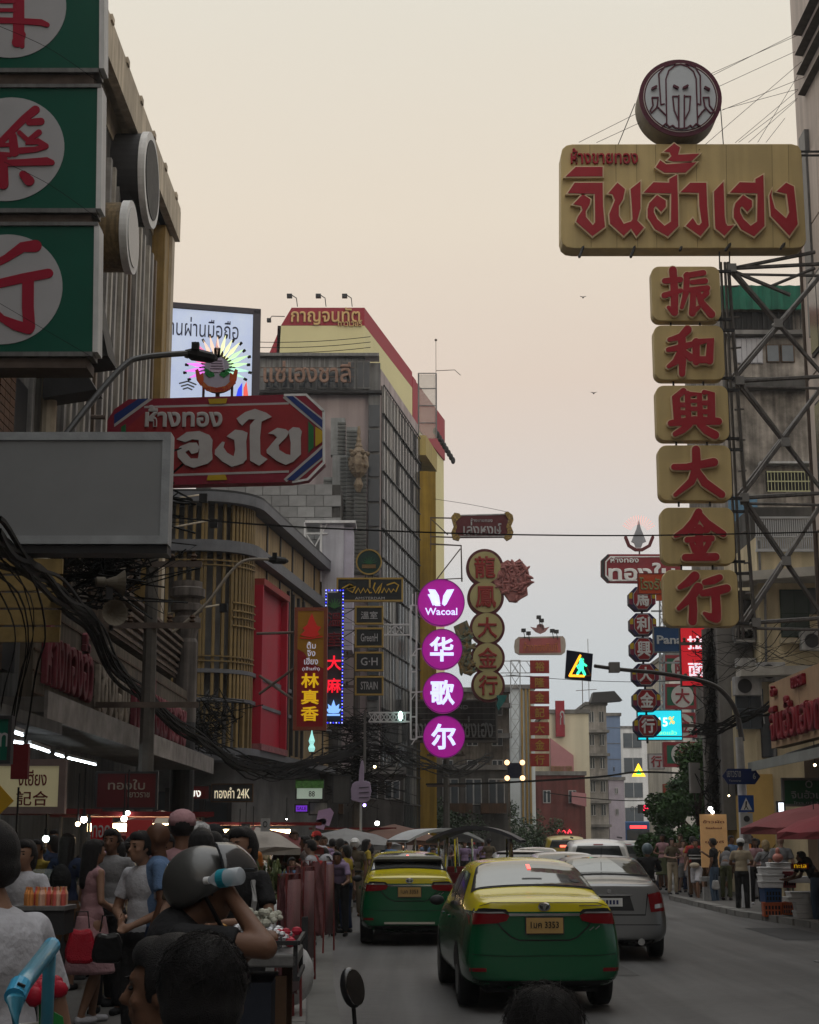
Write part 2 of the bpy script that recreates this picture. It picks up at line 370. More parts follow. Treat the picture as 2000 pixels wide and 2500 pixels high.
# -- round box signs standing out of facade A
def drum(d, z, r, x0, x1, rim, face, body, label, hood=None):
 c = P(1000, 1000, d); t = thing('round_sign', label, 'sign', (x0, d, z))
 Mx = Matrix.Rotation(R(90), 4, 'Y')
 MB().lathe([(r, 0), (r, x1 - x0)], 40, M=Mx).obj('drum', body, t)
 MB().lathe([(r + .04, x1 - x0 - .12), (r + .04, x1 - x0 + .03)], 40, M=Mx).obj('rim', rim, t)
 MB().lathe([(r * .86, x1 - x0 + .031), (r * .86, x1 - x0 + .05)], 40, M=Mx).obj('face', face, t)
 MB().tube([(-.9, 0, 0), (0, 0, 0)], .06).obj('bracket', M['rust'], t)
 return t
drum(30.5, 13.65, .70, -6.5, -5.62, M['white'], mat('sign_face', (.42, .42, .42), .4, dirt=.15), mat('brass_side', (.22, .15, .07), .5, dirt=.5, scale=3, streak=.4), 'round drum sign with pale face, lower one beside the green sign column')
drum(35.2, 16.9, 1.08, -6.95, -6.08, M['white'], M['black'], M['dark'], 'big dark round sign with white rim tucked under the tan cornice')
drum(29.0, 14.6, .55, -6.6, -6.2, M['dwhite'], mat('pale_green_face', (.4, .45, .36), .5), M['dark'], 'small ribbed oval sign between the green signs and the big dark drum')
s = thing('bracket_sign', 'dark angular sign box hanging below the round drum sign', 'sign', (-5.6, 27.2, 10.9))
s1 = MB().prism([(-.9, -.9), (.25, -.75), (-.15, 1.0), (-.9, 1.0)], 0, .9).obj('box', M['black'], s)
MB().prism([(-.9, -1.5), (.05, -1.35), (-.2, -.95), (-.9, -.95)], .1, .7).obj('lower_box', M['dark'], s)
# == green sign column
def box_sign(name, label, cat, px0, py0, px1, py1, d, th, mf, mr, fr=.04, rz=0, x_lim=None, ins=.0, group=None, rnd=0):
 "board facing the camera side; origin bottom centre of front face. returns thing,w,h"
 a = P(px0, py1, d); b = P(px1, py0, d); w = b.x - a.x; h = b.z - a.z
 t = thing(name, label, cat, ((a.x + b.x) / 2, d, a.z), rz, group)
 if rnd:
  MB().prism(rrect(-w / 2, w / 2, 0, h, rnd), 0, th).obj('board', mf, t, bev=.015)
 else:
  MB().box(-w / 2, w / 2, 0, th, 0, h).obj('board', mf, t)
 if fr:
  q = MB(); o = .02
  q.box(-w / 2 - .01, w / 2 + .01, -o, th + .01, h - fr, h + .01).box(-w / 2 - .01, w / 2 + .01, -o, th + .01, -.01, fr)
  q.box(-w / 2 - .01, -w / 2 + fr, -o + .002, th + .008, fr, h - fr).box(w / 2 - fr, w / 2 + .01, -o + .002, th + .008, fr, h - fr).obj('frame', mr, t)
 return t, w, h
dG = 20.0
gw = P(245, 100, dG); gs = thing('green_sign_column', 'tall column of green boxes with white discs and red Chinese characters at upper left', 'sign', (-5, dG, P(0, 868, dG).z))
def q1(pts): return [(a / 3.45, b / 3.45) for a, b in pts]          # crop-1 pixels
def q2(pts): return [(a / 3.45, 625 + b / 3.45) for a, b in pts]    # crop-2 pixels
redc = mat('sign_crimson', (.33, .01, .035), .45, dirt=.12, scale=2, bump=.03)
discm = mat('sign_disc_white', (.42, .42, .44), .5, dirt=.1, scale=1, bump=.02)
def gbox(x1t, x1b, y0, y1, cx, cy, r, strokes, conv):
 a = P(x1t, y0, dG); b = P(x1b, y1, dG); x0 = -6.35; l = gs.location
 bx = MB().prism([(x0 - l.x, b.z - l.z), (b.x - l.x, b.z - l.z), (a.x - l.x, a.z - l.z), (x0 - l.x, a.z - l.z)], 0, .28).obj('box', M['green'], gs)
 q = MB(); z0, z1 = b.z - l.z, a.z - l.z; xr = (a.x + b.x) / 2 - l.x
 q.box(x0 - l.x, xr + .03, -.03, .31, z0 - .06, z0).box(x0 - l.x, xr + .03, -.03, .31, z1, z1 + .05).obj('frame', M['steel'], gs)
 MB().prism([(b.x - l.x + .003, z0), (b.x - l.x + .07, z0), (a.x - l.x + .07, z1), (a.x - l.x + .003, z1)], -.02, .29).obj('edge_strip', M['white'], gs)
 MB().box(x0 - l.x + .1, xr - .05, .03, .5, z0 - .2, z0 - .065).obj('joint_beam', M['rust'], gs)
 c = P(cx, cy, dG); rr = r * 1.05 * dG / FPX
 dk = MB().disc((c.x - l.x, c.z - l.z), rr, -.012, -.001, 56).obj('disc', discm, gs)
 q = MB(); k = 0
 for pts, w in strokes:
  pp = XZ(conv(pts), dG, l); ww = [v / 3.45 * dG / FPX * 1.04 for v in (w if isinstance(w, list) else [w] * len(pts))]
  q.prism(brush(pp, ww), -.024 - k * .0012, -.0125); k += 1
 mk('character', q.mesh('character'), redc, dk)
gbox(243, 242, -118, 168, 31, 21, 136, [
 ([(160, -260), (160, 330)], 100), ([(178, 300), (150, 360)], [90, 100]), ([(190, 330), (190, 395)], 40), ([(-150, 175), (120, 180), (350, 195), (400, 215)], [60, 55, 60, 45]), ([(-120, 20), (120, 18)], 36),
 ([(-120, 92), (120, 92)], 36), ([(-120, 0), (-120, 340)], 50)], q1)
gbox(238, 234, 215, 510, 22, 364, 138, [
 ([(-60, 1270), (60, 1150), (200, 1010), (300, 930)], [60, 62, 70, 80]), ([(250, 1035), (345, 1028)], [60, 70]), ([(165, 1120), (240, 1190), (330, 1120)], [40, 60, 55]),
 ([(225, 1215), (320, 1195), (390, 1235)], [20, 60, 50]), ([(170, 1275), (300, 1265), (385, 1240)], [60, 50, 50]), ([(110, 1150), (125, 1290)], [70, 80]), ([(-40, 1230), (90, 1225)], 36),
 ([(-40, 1300), (90, 1310)], 40), ([(-120, 1385), (200, 1375), (400, 1365), (440, 1375)], [60, 62, 75, 50]), ([(30, 1340), (32, 1560)], [75, 90]), ([(200, 1475), (250, 1530)], [70, 90]), ([(-130, 1180), (-80, 1290)], 50)], q1)
gbox(230, 226, 552, 860, 12, 706, 141, [
 ([(-110, 110), (60, 20), (190, -70), (300, -80)], [60, 70, 95, 110]), ([(-150, 270), (0, 235), (200, 190), (410, 150)], [70, 80, 85, 85]), ([(240, 200), (238, 430), (250, 600)], [100, 100, 100]),
 ([(245, 620), (130, 585), (20, 530), (-60, 440)], [90, 90, 60, 40])], q2)
# == blank grey board
t, w, h = box_sign('billboard', 'blank grey metal board with pale frame on the left', 'billboard', -70, 1058, 416, 1326, 16.0, .22,
                   mat('blank_grey', (.26, .27, .28), .35, dirt=.22, scale=.35, bump=0), mat('alu_frame', (.36, .38, .4), .45, dirt=.3, scale=3), .075)
MB().box(-w / 2, w / 2, .02, .3, -.1, -.015).obj('bottom_rail', M['dark'], t)
MB().tube([(-w / 2, .12, .3), (-w / 2 - 1.3, .12, .3)], .05).tube([(-w / 2, .12, .9), (-w / 2 - 1.3, .12, .9)], .05).obj('bracket', M['rust'], t)
# == red gold-shop sign with striped ends
d = 32.0; pp = [(262, 1062), (285, 1000), (324, 972), (746, 962), (789, 1003), (791, 1131), (752, 1170), (700, 1177), (285, 1188), (262, 1150)]
o = P(520, 1185, d); rs = thing('red_octagon_sign', 'long red eight-sided gold shop sign with white Thai letters and striped corners', 'sign', tuple(o))
def q3(pts): return XZ([(300 + a / 2.875, 700 + b / 2.875) for a, b in pts], d, o)
MB().prism(q3([(-110, 940), (-60, 860), (40, 790), (1290, 752), (1415, 870), (1418, 1238), (1300, 1352), (1180, 1370), (-60, 1400), (-110, 1340)]), 0, .35).obj('board', mat('maroon_board', (.21, .01, .03), .45, dirt=.15), rs)
wm = mat('sign_letter_white', (.40, .38, .38), .55, dirt=.15, scale=2, bump=.03)
def strip(m, polys, y, nm):
 q = MB()
 for p in polys: MB().prism(q3(p), y - .006, y).obj(nm, m, rs)
strip(M['white'], [[(1130, 752), (1290, 750), (1420, 870), (1405, 880), (1283, 765), (1130, 768)], [(1400, 870), (1420, 870), (1422, 1240), (1403, 1235)], [(1403, 1230), (1422, 1238), (1300, 1360), (1190, 1378), (1190, 1365), (1292, 1345)]], -.001, 'edge_strip')
strip(wm, [[(150, 838), (1165, 812), (1165, 826), (150, 852)], [(345, 1315), (1165, 1290), (1165, 1305), (345, 1330)]], -.003, 'border_line')
strip(mat('stripe_red', (.27, .015, .02), .45, dirt=.2), [[(190, 850), (1170, 825), (1295, 930), (1295, 1190), (1160, 1292), (330, 1316), (30, 1316), (30, 990)]], -.0012, 'panel')
strip(wm, [[(1125, 775), (1145, 768), (1402, 985), (1402, 1010), (1125, 782)], [(1190, 770), (1205, 768), (1404, 925), (1404, 945)], [(1150, 1372), (1130, 1352), (1402, 1110), (1402, 1130)], [(1200, 1365), (1225, 1362), (1404, 1210), (1404, 1195)],
           [(-60, 960), (170, 785), (210, 790), (-60, 985)]], -.008, 'stripe_line')
strip(mat('stripe_blue', (.008, .03, .16), .45), [[(1145, 770), (1192, 768), (1402, 938), (1402, 995)], [(1150, 1355), (1200, 1362), (1402, 1192), (1402, 1135)], [(-60, 900), (110, 788), (180, 786), (-60, 965)]], -.015, 'blue_stripe')
strip(mat('stripe_green', (.01, .13, .04), .45), [[(1303, 945), (1340, 985), (1340, 1130), (1303, 1168)], [(-10, 985), (22, 965), (22, 1030), (-10, 1030)]], -.022, 'green_stripe')
strip(mat('stripe_yellow', (.45, .3, .01), .45), [[(1352, 985), (1402, 1015), (1402, 1090), (1352, 1125)], [(600, 790), (735, 786), (725, 822), (610, 825)], [(600, 1325), (720, 1320), (735, 1358), (590, 1362)]], -.029, 'yellow_patch')
def pl(pts, cx=0, cy=0, s=1): return [(cx + a * s, cy + b * s) for a, b in pts]
LET = [ # big letters, crop-3 pixels
 [(380, 1075), (450, 1025), (540, 1018), (610, 1045), (632, 1080), (628, 1150), (632, 1215), (600, 1245), (500, 1275), (440, 1255), (388, 1200), (385, 1150), (405, 1125), (470, 1100), (520, 1098), (540, 1130), (530, 1165), (485, 1178), (465, 1150), (440, 1165), (480, 1210), (530, 1210), (540, 1150), (535, 1080), (490, 1075), (440, 1095)],
 [(730, 1055), (790, 1008), (845, 1015), (878, 1030), (868, 1090), (872, 1215), (845, 1245), (765, 1268), (700, 1230), (648, 1180), (650, 1150), (700, 1092), (718, 1095), (708, 1130), (735, 1170), (780, 1195), (790, 1150), (785, 1080), (745, 1062)],
 [(800, 930), (860, 885), (930, 862), (1010, 890), (1048, 918), (975, 950), (965, 1060), (968, 1180), (985, 1195), (1018, 1215), (960, 1260), (895, 1225), (892, 1060), (895, 975), (930, 935), (885, 935), (840, 978), (820, 960)],
 [(1020, 1035), (1085, 995), (1145, 1005), (1170, 1025), (1150, 1060), (1095, 1115), (1100, 1150), (1150, 1180), (1178, 1185), (1180, 1100), (1165, 1015), (1195, 990), (1240, 995), (1258, 1020), (1250, 1060), (1252, 1180), (1200, 1230), (1145, 1255), (1080, 1225), (1012, 1170), (1010, 1150), (1085, 1060), (1060, 1040)],
 [(330, 1060), (352, 1050), (352, 1270), (330, 1290)]]
for i, p in enumerate(LET): MB().prism(q3(p), -.06, -.031).obj('letter', wm, rs)
a = Vector((q3([(430, 920)])[0][0], 0, q3([(430, 925)])[0][1])); text(rs, 'ห้างทอง', a.x, a.z + .04, 1.60, .47, wm, -.031, .03, .035)
MB().tube([(-2.3, .2, .4), (-3.9, .2, .4)], .05).tube([(-2.3, .2, 1.5), (-3.9, .2, 1.5)], .05).obj('bracket', M['rust'], rs)
o2 = P(530, 965, d + .3); em = thing('neon_emblem', 'round neon emblem with rainbow rays and green leaves above the red sign', 'sign', tuple(o2))
def q4(pts): return XZ([(300 + a / 2.875, 700 + b / 2.875) for a, b in pts], d + .3, o2)
c = q4([(660, 600)])[0]; U = 1 / 2.875 * 32.3 / FPX * 1.05
MB().disc((c[0], c[1] - .0), 132 * U, .04, .25, 40).obj('drum', M['wood'], em)
MB().disc((c[0], c[1] - .03), 118 * U, -.006, .039, 40).obj('face', mat('emblem_face', (.42, .40, .5), .5), em)
def rainbow(t):
 import colorsys
 return colorsys.hsv_to_rgb((.83 + t * .62) % 1, .45 if t > .35 else .75, 1)
for i in range(17):
 t = i / 16; g = R(205 - t * 230); r0, r1 = 82 * U, (210 + (15 if i % 2 else 0)) * U
 cx0 = (c[0] + r0 * math.cos(g) , c[1] + .12 + r0 * math.sin(g)); 
 a1 = (c[0] + r1 * math.cos(g), c[1] + .15 + r1 * math.sin(g)); mid = ((cx0[0] * .55 + a1[0] * .45), (cx0[1] * .55 + a1[1] * .45)); nn = (-math.sin(g), math.cos(g)); w_ = 12 * U
 MB().prism([cx0, (mid[0] + nn[0] * w_, mid[1] + nn[1] * w_), a1, (mid[0] - nn[0] * w_, mid[1] - nn[1] * w_)], -.02 - .002 * (i % 2), .03).obj('ray', emis('ray_%d' % (i // 3), rainbow(t), .8), em)
 b2 = (a1[0] - .02 * math.cos(g), a1[1] - .02 * math.sin(g)); e2 = (c[0] + (r1 + 18 * U) * math.cos(g), c[1] + .15 + (r1 + 18 * U) * math.sin(g)); 
 MB().tube([(b2[0], .1, b2[1]), (e2[0], .1, e2[1])], 11 * U, 4).obj('ray_cap', M['black'], em)
sp_ = mat('stupa_lilac', (.62, .52, .66), .5)
MB().prism(q4([(605, 600), (618, 520), (645, 450), (656, 395), (660, 370), (664, 395), (676, 450), (706, 520), (718, 600)]), -.02, -.007).obj('pagoda', sp_, em)
for k in range(4): MB().prism(q4([(622 - 3 * k, 520 + 18 * k), (698 + 3 * k, 520 + 18 * k), (698 + 3 * k, 525 + 18 * k), (622 - 3 * k, 525 + 18 * k)]), -.03, -.021).obj('tier_line', mat('tier_dark', (.12, .09, .14)), em)
MB().disc((c[0], c[1] + .42), .12, -.02, .06, 20).obj('pagoda_back', M['wood'], em)
lf = mat('leaf_green', (.02, .2, .05), .5)
MB().prism(q4([(568, 560), (600, 585), (640, 605), (645, 630), (605, 638), (578, 615)]), -.02, -.007).obj('leaf', lf, em)
MB().prism(q4([(765, 555), (735, 580), (695, 590), (678, 620), (710, 640), (750, 610)]), -.02, -.007).obj('leaf', lf, em)
MB().prism(q4([(550, 650), (600, 700), (660, 712), (720, 700), (785, 640), (795, 680), (730, 735), (660, 745), (590, 735), (545, 690)]), -.04, -.021).obj('scroll', mat('scroll_gold', (.5, .2, .03), .5, dirt=.4, scale=12, col2=(.35, .02, .02)), em)
for sx in (1, -1):
 k = lambda pts: q4([(660 + sx * (a - 660), b) for a, b in pts])
 MB().prism(k([(510, 590), (530, 580), (545, 620), (565, 605), (570, 660), (548, 700), (520, 660)]), -.05, -.041).obj('flame', mat('flame_orange', (.55, .09, .02), .5), em)
text(em, 'ตราทองใบ', q4([(660, 712)])[0][0], q4([(660, 717)])[0][1], 190 * U, 30 * U, mat('scroll_red', (.4, .02, .02)), -.041, .006)
MB().tube([(0, .1, -.02), (0, .1, .14)], .05).tube([(-.3, .1, -.02), (-.3, .1, .3)], .03).tube([(.3, .1, -.02), (.3, .1, .3)], .03).obj('stand', M['rust'], em)
# == LED billboard
o = P(530, 985, 58.4); lb = thing('led_billboard', 'large lit LED billboard with Thai writing behind the red sign', 'billboard', (o.x - .12, 58.4, o.z + .1), R(14)); lb.scale = (1.06, 1, 1.06)
scr = mat('led_screen', (.55, .62, .78), dirt=.18, scale=.7, bump=0, rough=.4, col2=(.42, .5, .78))
b_ = scr.node_tree.nodes['Principled BSDF']; b_.inputs['Emission Color'].default_value = (.52, .62, .8, 1); b_.inputs['Emission Strength'].default_value = .34
MB().box(-2.6, 1.58, 0, .4, -.3, 3.52).obj('cabinet', M['dark'], lb)
MB().box(-2.4, 1.34, -.012, -.001, -.2, 3.34).obj('screen', scr, lb)
q = MB().box(1.36, 1.62, -.05, .35, -.3, 3.5).box(-2.6, 1.62, -.05, .35, 3.36, 3.56).obj('frame', mat('led_frame', (.05, .045, .06), .5), lb)
text(lb, 'งานผ่านมือถือ', -.55, 2.7, 2.75, .72, mat('ink_navy', (.01, .015, .06), .5), -.013, .01)
for k in range(3): MB().prism(brush([(-1.05 - .07 * k - .05, .36 + .1 * k), (-.95, .42 + .12 * k), (-.85 + .07 * k + .05, .36 + .1 * k)], .05), -.02, -.013).obj('wifi_mark', M['dark'], lb)
MB().prism([(.72, -.1), (1.0, -.1), (1.0, .75), (.85, .5)], -.02, -.013).obj('blue_shape', emis('led_blue', (.02, .05, .8), .7), lb)
MB().prism([(1.05, -.1), (1.33, -.1), (1.22, .3), (1.15, .8), (1.05, .55)], -.02, -.013).obj('red_shape', emis('led_red', (.8, .1, .08), .6), lb)
MB().box(-1.5, -1.2, .1, .3, -2.2, -.3).box(.6, .9, .1, .3, -2.2, -.3).obj('legs', M['steel'], lb)
# == building B: ochre slatted building with a rounded corner
B = thing('slatted_building', 'ochre slatted shop building with rounded corner and grey cornices', 'building', (-6, 50, 0))
def arcpts(off=0., zz=0):
 "plan outline of building B, pushed outwards by off"
 o = []
 fy = 47.6 - off
 for i in range(10): o.append((-8.6 + i * .26, fy, (0, -1)))
 c = (-6.3, 49.0); r = 1.4 + off
 for i in range(1, 16):
  g = R(-90 + 82 * i / 15); o.append((c[0] + r * math.cos(g), c[1] + r * math.sin(g), (math.cos(g), math.sin(g))))
 h = Vector((math.cos(R(82.4)), math.sin(R(82.4))))
 last = Vector(o[-1][:2])
 for i in range(1, 15): q = last + h * (i * 1.0); o.append((q.x, q.y, (h.y, -h.x)))
 return o
def band(off0, off1, z0, z1, nm, m, i0=0, i1=None, par=None):
 a = arcpts(off0)[i0:i1]; b = arcpts(off1)[i0:i1]; q = MB(); n = len(a)
 q.add([(x, y, z) for z in (z0, z1) for s in (a, b) for x, y, _ in s],
          [f for i in range(n - 1) for f in ((n + i, n + i + 1, 3 * n + i + 1, 3 * n + i), (2 * n + i, 3 * n + i, 3 * n + i + 1, 2 * n + i + 1), (i, i + 1, n + i + 1, n + i), (i, 2 * n + i, 2 * n + i + 1, i + 1))] + [(0, n, 3 * n, 2 * n), (n - 1, 3 * n - 1, 4 * n - 1, 2 * n - 1)[::1]])
 return wobj(q, nm, m, par or B)
wallb = mat('grey_behind_slats', (.17, .17, .17), .8, dirt=.5, scale=1)
band(-1.2, -.3, 0, 11.9, 'wall', wallb)
wobj(MB().box(-8.6, -6.3, 49.2, 61, 0, 11.7), 'core', M['dconc'], B)
cor = mat('cornice_grey', (.16, .165, .18), .6, dirt=.3, scale=2)
band(-.4, .42, 11.75, 12.05, 'cornice', cor); band(-.3, .30, 10.25, 10.6, 'cornice', cor)
band(-.3, .14, 6.6, 6.72, 'ledge', cor); band(-.3, .14, 5.75, 5.86, 'ledge', cor); band(-.3, .30, 4.2, 4.4, 'ledge', cor)
band(-.3, .42, 12.0501, 12.12, 'roof_edge', M['dark'])
wobj(MB().box(-8.5, -5.6, 49.2, 61, 11.9, 12.0), 'roof', cor, B)
tiers = [(10.6, 11.75), (6.72, 10.25), (5.86, 6.6), (4.4, 5.75)]
ap = arcpts(.06)
for ti, (z0, z1) in enumerate(tiers):
 sm = MB().box(-.045, .045, -.06, .06, 0, z1 - z0 - .01).mesh('slat')
 for i in range(0, 25):
  for s in (0,):
   if 10 <= i < 17 and i % 2: continue
   if ti == 3 and (i < 8 or i % 2): continue
   x, y, nn = ap[i]; x2, y2, _ = ap[min(i + 1, len(ap) - 1)]
   x, y = x + (x2 - x) * s, y + (y2 - y) * s
   if i >= 9 and s and i > 22: continue
   winst('slat', sm, M['yel'], B, (x, y, z0 + .005), (0, 0, math.atan2(nn[0], -nn[1])))
ln = []
for z in (9.85, 10.0, 6.95, 7.1): 
 a = [(x, y, z) for x, y, _ in arcpts(.14)[2:25]]; wobj(MB().tube(a, .03, 4), 'rail', M['yel'], B)
for z in (8.05, 8.3, 8.5, 8.75):
 a = [(x, y, z) for x, y, _ in arcpts(.16)[16:25]]; wobj(MB().tube(a, .03, 4), 'rail', M['yel'], B)
for cx, cz in ((-6.9, 5.2), (-6.35, 4.9), (-5.8, 5.3)):
 wobj(MB().box(cx - .22, cx + .22, 47.42, 47.5, cz + .16, cz + .22).box(cx - .22, cx + .22, 47.42, 47.5, cz - .16, cz - .1).box(cx - .22, cx - .16, 47.425, 47.495, cz - .1, cz + .16).box(cx + .16, cx + .22, 47.425, 47.495, cz - .1, cz + .16).box(cx - .03, cx + .03, 47.43, 47.49, cz - .5, cz + .5), 'lattice', M['yel'], B)
sa = arcpts(.02)[24:]; panel_m = mat('ochre_panel', (.38, .265, .12), .6, dirt=.3, scale=1.2, streak=.3)
for i in range(len(sa) - 1):
 (x0, y0, nn), (x1, y1, _) = sa[i], sa[i + 1]; u = Vector((x1 - x0, y1 - y0)).normalized()
 for z0, z1 in ((10.62, 11.7), (4.42, 10.2)):
  a0 = (x0 + u.x * (.01 if i % 2 else .11), y0 + u.y * (.01 if i % 2 else .11))
  q = MB().plan([a0, (x1, y1), (x1 - nn[0] * .1, y1 - nn[1] * .1), (a0[0] - nn[0] * .1, a0[1] - nn[1] * .1)], z0, z1)
  wobj(q, 'panel', panel_m, B)
  if i % 2: continue
  q = MB().plan([(x0, y0), (x0 + u.x * .1, y0 + u.y * .12), (x0 + u.x * .12 + nn[0] * .04, y0 + u.y * .12 + nn[1] * .04), (x0 + nn[0] * .04, y0 + nn[1] * .04)], z0, z1)
  wobj(q, 'rib', M['dark'], B)
h = Vector((math.cos(R(82.4)), math.sin(R(82.4)), 0)); nr = Vector((h.y, -h.x, 0)); p0 = Vector((-4.93, 49.2, 0))
def pq(a, n_, z): v = p0 + h * a + nr * n_; return (v.x, v.y, z)
def pbox(a0, a1, n0, n1, z0, z1):
 q = MB(); q.add([pq(a, n_, z) for z in (z0, z1) for n_ in (n0, n1) for a in (a0, a1)], [(0, 2, 3, 1), (4, 5, 7, 6), (0, 1, 5, 4), (2, 6, 7, 3), (0, 4, 6, 2), (1, 3, 7, 5)]); return q
fr_ = mat('frame_red', (.40, .012, .035), .5, dirt=.15, scale=1)
wobj(pbox(0, .16, -.1, .38, 4.6, 9.5), 'red_frame', fr_, B); wobj(pbox(3.7, 3.86, -.1, .38, 4.6, 9.5), 'red_frame', fr_, B)
wobj(pbox(0, 3.86, -.1, .42, 9.502, 9.7), 'red_frame', mat('frame_red_worn', (.3, .04, .035), .6, dirt=.3), B); wobj(pbox(0, 3.86, -.1, .42, 4.4, 4.598), 'red_frame', mat('frame_pink_worn', (.34, .13, .14), .7, dirt=.5, scale=5), B)
wobj(pbox(.162, 3.698, .12, .17, 4.6, 9.5), 'red_back', fr_, B)
for a in (4.6, 5.4, 6.3, 7.2): wobj(pbox(a, a + .1, .15, .25, 4.5, 10), 'dark_fin', M['dark'], B)
wobj(MB().box(-8.6, -5.2, 47.25, 47.3, 0, 3.1), 'shop_glass', M['pane'], B)
for x in (-8.2, -7.1, -6.1, -5.3): wobj(MB().box(x, x + .14, 47.1, 47.24, 0, 3.2), 'shop_mullion', M['dark'], B)
wobj(MB().box(-9, -5.0, 46.2, 47.55, 3.95, 4.15), 'canopy', cor, B)
t, w, h_ = box_sign('shop_sign', 'dark red shop sign with short lit white Thai word', 'sign', 444, 1918, 512, 1952, 44.5, .15, M['dred'], M['dark'], .02)
text(t, 'เซียง', -.12, h_ / 2, .52, .24, emis('lit_white', (.9, .88, .8), 1.1), -.001, .02, .01)
t, w, h_ = box_sign('shop_sign', 'long dim sign board with glowing pale strokes next to the red word sign', 'sign', 516, 1914, 618, 1958, 44.6, .12, M['dark'], M['wood'], .02)
text(t, 'ทองคำ 24K', 0, h_ / 2, w * .85, .3, emis('lit_cream', (.8, .7, .5), .55), -.001, .02, .01)
# == building C: grey tower with glass grid side
C_ = thing('glass_grid_tower', 'grey and pale pink tower with a gridded glass side wall', 'building', (-4, 68, 0))
Ch = math.atan(.174); cR = Vector((math.sin(Ch), math.cos(Ch), 0)); cN = Vector((cR.y, -cR.x, 0)); c0 = Vector((-1.22, 66.0, 0))
ztop = Zat(885, 66)
zf = lambda y: Zat(y, 66)
q = MB().plan([(-9, 66), (-1.22, 66), (c0.x + cR.x * 9.5, 66 + 9.5 * cR.y), (-9, 75.4)], 0, ztop - .3); wobj(q, 'wall', M['pink'], C_)
q = MB().box(-7.0, -1.9, 65.6, 65.95, zf(958), zf(880)); wobj(q, 'attic', mat('corrugated_grey', (.3, .3, .3), .6, dirt=.35, scale=2, streak=.5), C_)
for i, x in enumerate([P(v, 900, 65.6).x for v in (650, 690, 730, 775, 835, 872)]):
 w_ = [.55, .5, .6, .9, .55, .55][i]; z1 = zf(915) if i < 4 else zf(890)
 f = wobj(MB().box(x, x + w_, 65.52, 65.6, zf(956), z1), 'window', M['steel'], C_)
 for k in range(2): mk('pane', MB().box(x + .03 + k * w_ / 2 + 4, x + w_ / 2 * (k + 1) - .02 + 4, -2.5, -2.485, zf(953), z1 - .05).mesh('pane'), M['pane'], f)
wobj(MB().box(-7.2, -1.3, 65.3, 66.2, zf(880), zf(873)), 'roof_slab', M['steel'], C_)
wobj(MB().box(-7.2, -1.2, 65.5, 65.9, zf(966), zf(960)), 'ledge', M['dark'], C_)
wobj(MB().box(-1.75, -1.25, 65.75, 66.1, 3, zf(890)), 'corner_pier', mat('pier_grey', (.2, .2, .2), .7, dirt=.3, streak=.3), C_)
q = MB()
for i in range(12):
 z = zf(985 + i * 60); q.box(-1.72, -1.28, 65.68, 65.74, z - 1.1, z - .15)
wobj(q, 'pier_panels', M['pane'], C_)
text_t = thing('rooftop_letters', 'rusty pinkish metal Thai letters standing on the grey tower roof edge', 'sign', tuple(P(750, 930, 65.1)))
text(text_t, 'แซ่เฮงชาลี', 0, .38, 3.7, .95, mat('letters_brown', (.27, .17, .13), .7, dirt=.4, scale=4), 0, .12, .02)
MB().tube([(-2.0, .05, .2), (2.0, .05, .2)], .03, 4).tube([(-2, .05, .6), (2, .05, .6)], .03, 4).obj('rails', M['rust'], text_t)
gz0, gz1 = 2.0, ztop - 1.0; nc, nr_ = 12, 15
pm = [mat('grid_pane_%d' % k, c, r_, dirt=.3, scale=1, bump=0) for k, (c, r_) in enumerate((((.34, .34, .33), .25), ((.15, .16, .16), .15), ((.5, .48, .45), .3), ((.08, .09, .09), .12)))]
rz = math.atan2(cR.y, cR.x); pw = 9.3 / nc; ph = (gz1 - gz0) / nr_
pme = MB().box(.02, pw - .03, 0, .03, .04, ph - .04).mesh('pane')
pms = []
for m in pm: me = pme.copy(); me.materials.append(m); pms.append(me)
side = wobj(MB().plan([tuple((c0 + cR * .1 + cN * .02)[:2]), tuple((c0 + cR * 9.4 + cN * .02)[:2]), tuple((c0 + cR * 9.4 - cN * .5)[:2]), tuple((c0 + cR * .1 - cN * .5)[:2])], gz0, gz1), 'glass_wall', M['dark'], C_)
for i in range(nc):
 for j in range(nr_):
  if random.random() < .06: continue
  v = c0 + cR * (.1 + i * pw) + cN * .06
  k = random.choice((0, 0, 2, 1) if i < 5 and j > 3 else (1, 3, 3, 0))
  o_ = mk('pane', pms[k], None, C_, loc=(v.x + 4, v.y - 68, gz0 + j * ph), rot=(0, 0, rz))
q = MB()
for i in range(nc * 2 + 1):
 v = c0 + cR * (.1 + i * pw / 2) + cN * .09; r_ = .024 if i % 2 == 0 else .014
 q.tube([(v.x, v.y, gz0), (v.x, v.y, gz1)], r_, 4)
wobj(q, 'mullions', M['dark'], C_)
q = MB()
for j in range(nr_ + 1):
 a = c0 + cR * .05 + cN * .12; b = c0 + cR * 9.5 + cN * .12; q.tube([(a.x, a.y, gz0 + j * ph), (b.x, b.y, gz0 + j * ph)], .03, 4)
wobj(q, 'transoms', M['dark'], C_)
bw = thing('block_wall_house', 'low grey house of big concrete blocks in front of the tower', 'building', (-5, 62, 0))
zb0, zb1 = 5, Zat(1182, 62)
wobj(MB().box(-8.5, -2.75, 62.1, 65.2, 0, zb1), 'wall', M['dconc'], bw)
bh = Zat(1180, 62) - Zat(1207, 62); bm_ = MB().box(.01, .68, 0, .12, .01, bh - .012).mesh('block'); blk = mat('concrete_block', (.30, .30, .30), .9, dirt=.3, scale=2, rnd=.22)
for j in range(13):
 for i in range(8):
  x = -7.9 + i * .69 - (.34 if j % 2 else 0)
  if x + .68 > -2.7: continue
  winst('block', bm_, blk, bw, (x, 61.98, zb1 - (j + 1) * bh))
